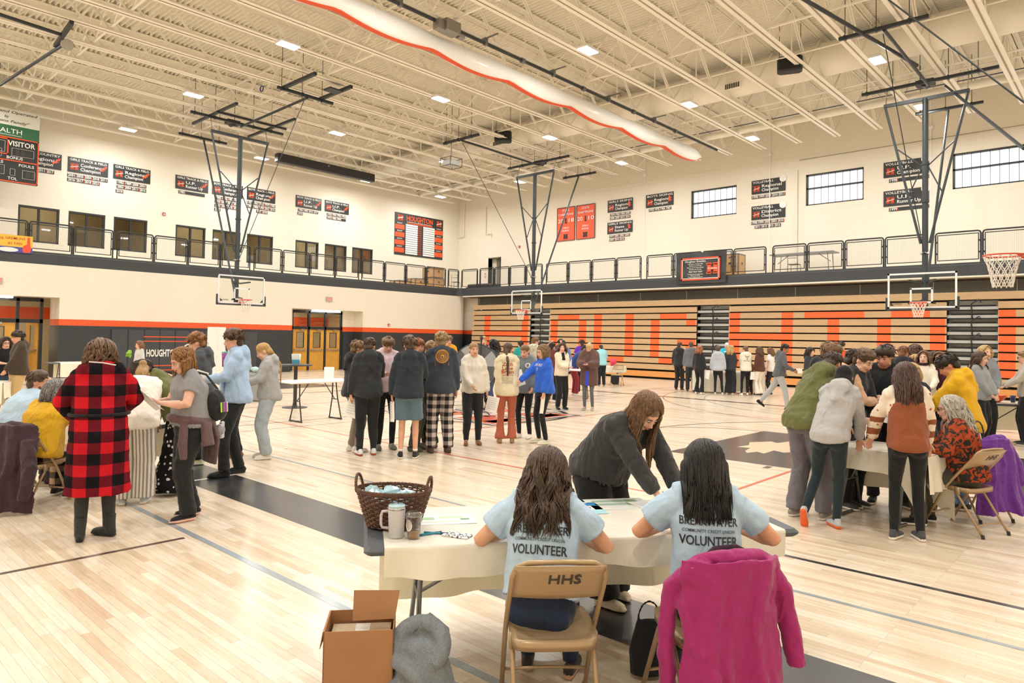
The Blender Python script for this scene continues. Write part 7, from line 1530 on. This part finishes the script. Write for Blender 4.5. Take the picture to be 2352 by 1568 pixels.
draped(p,[(t,-.245-.02*k,.016,.2,.002) for k,t in enumerate(('MARCH APRIL MAY JUNE','CHICAGO OMAHA DENVER','BOSTON ALBANY DAYTON','TAMPA MIAMI MOBILE','DALLAS AUSTIN TULSA','SEATTLE BOISE RENO'))],mat('print_dark','5d5a50',.7),'small_lettering')
p=person('person in a slate grey hoodie and black leggings holding a white sheet',21.7,-18.58,335,1.68,'e0ac90',('pony','5f452f','8f6a48',.16,.08),('hoodie',FB('70787e'),dict(hood=1,loose=1.14,slr=1.1,hem=-.12)),('slim',FB('1e1f22')),('sneaker','e9e4d8'),seed=32,fem=True,hp=18,hy=0,arms=('pocket',((.04,.30,1.16),(1,-.6,-.8),'in',40)))
draped(p,None,M_txt,'badge_print',front=True,shapes=lambda b:[ring(b,(.09,-.03),.035,.012,0)])
paper(p,1,'tilted white sheet held up in front of the slate grey hoodie',size=(.216,.279),N=(.1,1,.15),U=(.35,0,.9),off=(-.02,.03,-.02))
p=person('person in a bright blue sweatshirt reaching out to the left with straight brown hair',22.35,-18.84,300,1.68,'e3b398',('long','5f4630','a58660',.16,58),('sweater',FB('2f66d8'),dict(loose=1.15,slr=1.12,hem=-.06)),('slim',FB('232528')),('sneaker','cfd2bf','efe9da'),seed=33,fem=True,hp=10,arms=(((.04,.28,.86),(1,-.8,-.2),'in',30),((.22,.50,1.0),(1,-.3,-.6),'in',25)) if False else (((.2,.12,.88),(1,-.9,0),'in',30),((.15,.53,1.0),(1,-.2,-.8),'in',30)))
draped(p,[('STAY TRUE',.0,.06,.2,.014)],M_txt,'shirt_lettering',front=True); draped(p,None,M_txt,'round_print',front=True,shapes=lambda b:ring(b,(0,-.07),.022,.007,0))
paper(p,-1,'rolled white sheet held low by the person in the bright blue sweatshirt',size=(.1,.3),N=(.9,.3,.2),U=(-.5,-.2,.8),off=(.02,.0,-.13))
person('person in a cream button cardigan with arms crossed and wavy brown hair',18.99,-14.13,25,1.67,'e6bba4',('wavy','3d2b20','6f5540',.22,60),('jacket',FB('e5dcc5'),dict(loose=1.08,name='cardigan',mats=[FB('e5dcc5'),FB('1d1e20')],paint=lambda c,p:((np.abs(c[:,0])<.035+.0*(c[:,2]))&(c[:,1]>.03)&(c[:,2]>1.25)).astype(int))),('straight',FB('222326')),('boot','1b1b1d','1b1b1d'),seed=34,fem=True,hp=-4,hy=14,arms=('cross','cross'),face=True)
person('boy seen small in teal at the left of the middle goal post',15.33,-11.6,200,1.7,hair=('short','1f1a18','3a2f29'),top=('tee','2f9a96',dict(slv=.5)),bot=('straight',BK),seed=35)
person('boy in a pale camouflage hoodie behind the bright blue sweatshirt',17.6,-13.6,165,1.83,'e0b095',hair=('short','6a4c32','8f6c49'),top=('hoodie',spot_mat('camo_pale','c9c7b3','a3a792',7,.5,kind='n',spot2='dedccb'),dict(hood=1,loose=1.12)),bot=('straight',BK),shoe=('sneaker','333333'),seed=36,hy=40)
person('dark haired child raising both hands behind the cream cardigan',17.64,-12.88,150,1.68,'dba58a',hair=('short','1c1614','33281f'),top=('tee','6f3d3a',dict(slv=.5)),bot=('straight',BK),seed=37,arms=('up','up'))
person('boy with short black hair beyond the cream cardigan',16.56,-11.15,170,1.79,hair=('short','151213','2a2422'),top=('hoodie','3a3f4d',dict(hood=1)),bot=('straight',BK),seed=38)
person('boy in a dark cap and blue hoodie looking down over the tall white table',17.1,-11.7,355,1.76,'d09a7c',hair=('short','15161a','1f2024'),top=('hoodie','5f78a3',dict(hood=1,loose=1.1)),bot=('straight','2c3648'),shoe=('sneaker','222222'),seed=39,hp=28,arms=('hold','hold'),face=False)
person('person in a navy shirt bending right beyond the tall white table',16.6,-10.43,110,1.72,hair=('short','2a211c','43362d'),top=('tee','2f4585',dict(slv=.5)),bot=('straight','8f2f3a'),seed=40,lean=35)
person('boy in a purple shirt seen from behind beyond the brown shawl',16.37,-9.77,190,1.78,hair=('short','2f2620','4b3d33'),top=('tee','6a35b5',dict(slv=.5,loose=1.05)),bot=('straight',BK),seed=41)
M_shawl=FB('634a45',fold=.02)
p=person('fair haired person in a large brown shawl reading a phone',19.56,-13.72,345,1.70,'e3b39a',('bun','b3925f','d9bd8c'),('jacket',M_shawl,dict(loose=1.32,slr=1.7,hem=-.32,name='shawl',mats=[M_shawl,FB('3a4fd0')],paint=lambda c,p:((np.abs(c[:,0])<.05)&(c[:,1]>.05)&(c[:,2]<1.0)).astype(int))),('slim',FB('63666a')),('sneaker','9b978f','d9d5cc'),seed=42,fem=True,hp=22,arms=(((.05,.33,1.2),(1.2,-.5,-1),'up',45),((.06,.33,1.2),(1.2,-.5,-1),'up',45)),face=True)
phone(p,-1,'phone in a purple case read by the person in the brown shawl',N=(0,-.5,.8),col='5a3f9a')
person('person in an aqua shirt and black trousers seen from behind near the red bucket',14.71,-6.28,195,1.62,hair=('short','1d1917','352c27'),top=('sweater','97d2dc',dict(loose=1.05)),bot=('straight',BK),shoe=('sneaker','6a6a6a'),seed=43,hp=28,lean=12,arms=('phone','phone'))
# --- far group at the middle aisle -------------------------------------------
person('boy in a mid grey hoodie seen from behind, left end of the far group',18.12,-5.72,188,1.76,hair=('short','3a2e26','5a483a'),top=('hoodie','6f7278',dict(hood=1,loose=1.15)),bot=('straight','35383d'),shoe=('sneaker','4a4a4c'),seed=44)
person('dark clothed person half hidden at the left end of the far group',17.45,-5.35,160,1.74,hair=('short','33281f','4d3d31'),top=('hoodie','2f3338',dict(hood=1)),bot=('straight','2a2c30'),shoe=('sneaker','3a3a3a'),seed=45,hy=20)
p=person('person in a black track jacket with long red hair holding a sheet',18.77,-6.37,150,1.62,'e6bba4',hair=('long','8a5232','b87b4c',.2,62),top=('jacket','2a2c2f'),bot=('flare',BK),shoe=('sneaker','eeeeee'),seed=46,fem=True,hy=25,arms=('down','down'))
paper(p,1,'white sheet hanging from the hand of the person with long red hair',size=(.3,.25),N=(-.3,-1,0),U=(.35,0,1),off=(0,0,-.1),lines=False)
person('person in a pale blue-grey hoodie and black leggings in the far group',19.35,-6.16,176,1.63,hair=('short','3f2f28','5f4a3d'),top=('hoodie','b4bcc8',dict(hood=1,loose=1.18,slr=1.15)),bot=('slim',BK),shoe=('sneaker','d8cfc4'),seed=47,fem=True,legs=[((-.09,0,.085),0,(0,1,0)),((.16,.08,.085),0,(0,1,0))])
p=person('white haired man in a cyan shirt behind the far table',18.75,-4.25,5,1.77,'e0a68c',hair=('short','c9c9c9','f0f0f0'),top=('tee','27b3cd',dict(slv=.6,loose=1.2)),bot=('straight',BK),shoe=('sneaker','222222'),seed=48,hp=28,fat=1.1,arms=('table','table'))
draped(p,[('MISC',.02,.07,.2,.01)],M_txt,'shirt_lettering',front=True)
person('person in a charcoal sweater with long blond hair in the far group',19.58,-5.72,160,1.66,'e6bba4',hair=('long','a8844f','dcbd84',.24,60),top=('sweater','35393e',dict(loose=1.15)),bot=('wide','2b2d33'),shoe=('sneaker','e0d8d0'),seed=49,fem=True,hy=30,arms=('front','front'))
p=person('person in an off-white hoodie with dark back print in the far group',20.05,-5.55,196,1.64,hair=('bun','5a4230','7d5f45'),top=('hoodie','e6e1d0',dict(hood=1,loose=1.15,slr=1.1)),bot=('slim',BK),shoe=('sneaker','f0f0f0'),seed=50,fem=True,hy=-35,arms=('front','front'),legs=[((-.16,-.08,.085),0,(0,1,0)),((.09,.08,.085),0,(0,1,0))])
draped(p,[('Sea',.0,.08,.13,.006),('S',-.08,.1,None,.01),('Blue Lake',-.15,.045,.2,.006)],M_sign,'back_print')
p=person('person in a brown fleece and white flared trousers, right end of the far group',20.4,-5.25,232,1.62,hair=('long','4c3729','75573f',.2,60),top=('jacket','5a3a2e',dict(loose=1.12)),bot=('flare','e9e4da'),shoe=('sneaker','2a2a2a'),seed=51,fem=True,arms=('down','front'))
paper(p,-1,'white sheet held low at the right end of the far group',size=(.3,.26),N=(0,-1,0),U=(0,0,1),off=(0,0,-.1),lines=False)
person('person in a white top and black trousers at the right end of the far group',20.5,-4.6,250,1.6,hair=('long','6a4c36','8f6c4c',.2,60),top=('tee','e9e7e6',dict(slv=.6,loose=1.1)),bot=('slim',BK),shoe=('sneaker','2a2a2a'),seed=52,fem=True)
person('person crouching in a rust coloured coat beside the far table',20.0,-5.1,200,1.2,hair=('short','4c3729','75573f'),top=('jacket','8a4a2c',dict(loose=1.2)),bot=('straight','3a2420'),shoe=('boot','6a4430'),seed=53,fem=True)
p=person('boy in a grey hoodie and pale joggers with a dark stripe walking to the right',22.8,-9.6,88,1.77,'a87452',('short','141213','2a2422'),('hoodie',FB('5c6066'),dict(hood=1,loose=1.05)),('jogger',FB('a9adb0')),('sneaker','1d1d1f','1d1d1f'),seed=54,lean=8,hp=12,hy=10,arms=(((.18,.1,.98),(1,-.9,0),'in',30),((.16,.34,1.05),(1,-.8,-.6),'in',30)),legs=legs_walk(.18,-.52),face=True)
paper(p,1,'white paper in the hand of the walking boy',size=(.15,.12),N=(1,0,.2),U=(0,0,1),off=(0,.05,.05),lines=False)
# --- right group --------------------------------------------------------------
person('tall boy with round glasses in a black hoodie, left in the right group',27.16,-19.48,72,1.82,'e8bda6',('mop','5f4733','8a6b4c'),('hoodie',FB('23272d'),dict(hood=1,loose=1.1)),('straight',FB('23272d')),('sneaker','5a5a5a'),seed=60,hp=16,glasses=True,face=True,arms=('phone','phone'),lean=6)
p=person('boy in an olive hoodie and grey trousers leaning over the right group table',27.42,-20.62,150,1.80,'d9a58a',('short','2f231d','4f3c30'),('hoodie',FB('686c45',fold=.018),dict(hood=1,loose=1.2,slr=1.15,hem=-.02)),('bag',FB('6d6b74')),('sneaker','8a857c','d9d5cc'),seed=61,hp=18,lean=27,side=9,fat=1.03,arms=(((.15,.45,.85),(1,-.3,0),'dn',20),((.15,.45,.85),(1,-.3,0),'dn',20)),legs=LST)
person('dark haired boy between the olive hoodie and the round glasses, only the head in view',27.46,-19.82,110,1.76,'d9a58a',('short','2a201b','45352b'),('hoodie',FB('d9b392'),dict(hood=1)),('straight',BK),('sneaker','444444'),seed=62,hp=22,lean=12,arms=('phone','phone'),face=False)
M_hj=FB('b4b4b6',fold=.018)
p=person('person in a light grey hoodie and black headscarf with one heel lifted',27.70,-20.84,166,1.62,'d9a58a',('hijab','1e1e21','1e1e21'),('hoodie',M_hj,dict(hood=1,loose=1.1,slr=1.1,hem=-.02)),('slim',FB('24323a')),('sneaker','b9bfc6','e8683a'),seed=63,hp=16,lean=20,side=8,fem=True,fat=1.0,arms=(((.1,.35,.98),(1,-.3,0),'dn',20),((.2,.38,.82),(1,-.3,0),'dn',15)),legs=[((-.22,-.16,.17),0,(0,1,0),60),((.05,.03,.085),40,(0,1,0))])
person('brown haired boy looking down over the table behind the black headscarf',27.55,-19.78,55,1.78,'e8bda6',('short','4a3829','6f563f'),('sweater',FB('33363c'),dict(loose=1.05)),('straight',BK),('sneaker','444444'),seed=64,hp=22,lean=14,arms=('front','front'),face=True)
p=person('tall bearded young man in a black sweater holding a sheet behind the right group table',27.80,-19.28,340,1.80,'dca78d',('mop','2a1f19','4a382c'),('sweater',FB('23262a'),dict(loose=1.15)),('straight',FB('1f2124')),('sneaker','222222'),seed=65,hp=22,arms=('hold',((.12,.34,1.0),(1,-.5,-1),'in',50)),face=True,legs=LST)
b=MB(); b.tube([p.HP((-.055,.055,-.075)),p.HP((-.03,.085,-.1)),p.HP((0,.094,-.105)),p.HP((.03,.085,-.1)),p.HP((.055,.055,-.075))],[.014,.018,.02,.018,.014],8); b.build('beard',hair_mat('6b4028','8f5a38'),p.o,smooth=True)
paper(p,-1,'curved white sheet held by the bearded young man',size=(.2,.28),N=(-.5,1,.1),U=(-.25,.1,1),off=(-.03,.03,.03),bend=.05)
M_rag=FB('8f5134',fold=.014,fscale=7); M_leaf=spot_mat('leaf_cream','e9dccb','b5654a',15,.2)
def rag(c,p):
    d=np.minimum(*[np.linalg.norm(np.cross(c-p.sh[q],unit(p.el[q]-p.sh[q])),axis=1)+1e3*(((c-p.sh[q])@unit(p.el[q]-p.sh[q]))<-.12) for q in(-1,1)])
    out=(np.abs((c-p.neck)@p.Rt)>.105)&(d<.115); e=np.maximum(*[-np.linalg.norm(c-p.el[q],axis=1) for q in (-1,1)])
    low=(c[:,2]<p.el[1][2]+.02)&out; st=low&((c[:,2]*16).astype(int)%2==0); m=out.astype(int); m[low&~st]=0; return m
p=person('person with long brown hair in a rust raglan top with leaf print sleeves',28.36,-20.78,190,1.63,'d9a98c',('long','33241d','6b5044',.33,60),('sweater',M_rag,dict(loose=1.04,slr=1.08,hem=-.06,mats=[M_rag,M_leaf],paint=rag)),('slim',FB('1e1f21')),('sneaker','4a4d52','f0efee'),seed=66,fem=True,fat=1.0,hp=14,lean=6,hr=-4,arms=(((.33,.30,.84),(1,-.5,0),'dn',20),((.22,.22,.9),(1,-.5,0),'dn',20)),legs=[((-.12,0,.085),30,(0,1,0)),((.12,.05,.085),10,(0,1,0))])
person('person with blond hair and navy top directly beyond the rust raglan top',28.12,-19.35,215,1.6,'e0b095',('bob','a5834f','d9b77e',.14,60),('sweater',FB('2b3444'),dict(loose=1.1)),('straight',BK),('sneaker','444444'),seed=67,fem=True,hp=20,lean=10,arms=('phone','phone'),face=False)
M_fl=spot_mat('leaf_blouse','33332f','a8492c',15,.5,kind='n')
p=person('seated older person with long grey-blond hair in a rust leaf-pattern blouse',28.66,-19.90,278,1.68,'e6b5a0',('wavy','9a938a','e0d9cc',.30,62),('sweater',M_fl,dict(loose=1.2,slr=1.15,hem=-.06)),('straight',FB('4a463f')),('boot','222326'),seed=68,fem=True,fat=1.14,sit=.54,hp=4,lean=10,glasses=True,face=True,arms=(((.12,.40,.80),(1,-.4,-.6),'dn',25),((.15,.38,.80),(1,-.4,-.6),'dn',25)),legs=[((-.1,.40,.085),0,(0,1,.8)),((.12,.30,.085),0,(0,1,.8))])
person('boy in a yellow hoodie and jeans with thick dark hair looking down to the left',28.48,-18.95,272,1.73,'dba083',('mop','1d1917','3a312b'),('hoodie',FB('dfae1f',fold=.018),dict(hood=1,loose=1.18,slr=1.15)),('straight',FB('6f93bb',weave=.3)),('sneaker','444444'),seed=69,hp=34,lean=8,arms=(((.1,.42,1.0),(1,-.4,-1),'dn',25),((.14,.40,1.0),(1,-.4,-1),'dn',25)),face=True)
person('person with long dark hair facing right behind the round glasses',23.16,-8.48,60,1.67,hair=('long','241a17','45332b',.25,60),top=('sweater','3a4048'),bot=('straight',BK),shoe=('sneaker','333333'),seed=70,fem=True,face=False)
person('boy with dark hair and orange top far behind the headscarf, seen from behind',24.43,-10.03,165,1.85,hair=('short','33261f','4f3d33'),top=('tee','e05a2a',dict(slv=.5)),bot=('straight',BK),shoe=('sneaker','333333'),seed=71,hy=20)
person('short haired boy in a black hooded vest over purple, back turned',26.6,-13.47,175,1.77,'dba58a',hair=('short','7a5238','a5795a'),top=('hoodie',FB('2f2d33'),dict(hood=1,loose=1.1,mats=[FB('2f2d33'),FB('4f2f52')],paint=lambda c,p:(np.abs(c[:,0])>.17).astype(int))),bot=('straight','45618a'),shoe=('sneaker','444444'),seed=72,hy=25)
person('person with light brown curls just left of the black hooded vest',26.2,-12.75,205,1.78,hair=('curly','5f442f','94714f'),top=('sweater','3a2c45'),bot=('straight',BK),shoe=('sneaker','444444'),seed=73)
person('person with long brown curls right of the black hooded vest',26.29,-11.04,180,1.79,hair=('curlylong','3d2a20','6a4d3a',.2,58),top=('sweater','2b2c30'),bot=('straight',BK),shoe=('sneaker','444444'),seed=74,fem=True)
person('blond child below the long brown curls',26.78,-13.3,160,1.6,hair=('bob','b8935a','dfc08a',.1,60),top=('sweater','cfc4ae'),bot=('straight',BK),shoe=('sneaker','444444'),seed=75,fem=True)
p=person('person in a cream jacket with a dark scarf facing the camera in the right background',27.02,-13.77,350,1.68,'ecc4b0',('long','5f432f','8a6749',.26,56),('jacket',FB('e9e2d2'),dict(loose=1.12)),('straight',BK),('sneaker','444444'),seed=76,fem=True,hp=-3,arms=('hold','hold'),face=True)
b=MB(); b.tube([p.neck+p.up2*.02+(p.Fc*math.cos(t)*.07+p.Rt*math.sin(t)*.075) for t in np.linspace(0,2*PI,20,endpoint=False)],.03,8,closed=True); b.build('scarf',FB('33241f'),p.o,smooth=True)
person('person with dark brown hair between the cream jacket and the maroon top',26.8,-11.93,150,1.66,hair=('long','33241d','4f3a2e',.2,58),top=('sweater','2d2d33'),bot=('straight',BK),shoe=('sneaker','444444'),seed=77,fem=True)
p=person('person in a maroon top and black trousers holding papers in the right background',27.23,-13.57,345,1.67,'e8bba4',('long','5a3f2d','8f6a4c',.22,56),('sweater',FB('552a3c'),dict(loose=1.05)),('straight',BK),('sneaker','444444'),seed=78,fem=True,hp=2,arms=('hold','hold'),face=True)
paper(p,-1,'white sheet held by the person in the maroon top',size=(.28,.22),N=(-.3,-.2,.9),U=(0,.9,.3),off=(-.1,.03,0)); paper(p,1,'second white sheet held up beside the maroon top',size=(.25,.3),N=(.7,.6,.1),U=(0,0,1),off=(.15,0,.1))
person('tall person with long blond hair in a grey hoodie, rear of the pair at right',27.74,-12.42,35,1.80,'ecc4b0',('long','a5824f','dcbf88',.34,58),('hoodie',FB('8a8f96'),dict(hood=1,loose=1.15)),('straight',BK),('sneaker','444444'),seed=79,fem=True,hp=0,arms=('front','down'),face=True)
p=person('person with long dark brown hair in a grey hoodie, front of the pair at right',27.82,-13.5,65,1.69,'e8bba4',('long','3a2820','5f4436',.33,58),('hoodie',FB('9a9ea4'),dict(hood=1,loose=1.15)),('straight',BK),('sneaker','444444'),seed=80,fem=True,hp=2,arms=('front','front'),face=True)
person('person cut by the right edge with glasses and pinkish hand in front',28.36,-12.3,275,1.72,'e8bba4',('short','8a6a4c','a88a66'),('sweater',FB('b9b3aa')),('straight',BK),('sneaker','444444'),seed=81,glasses=True,arms=('hold','hold'),face=True)
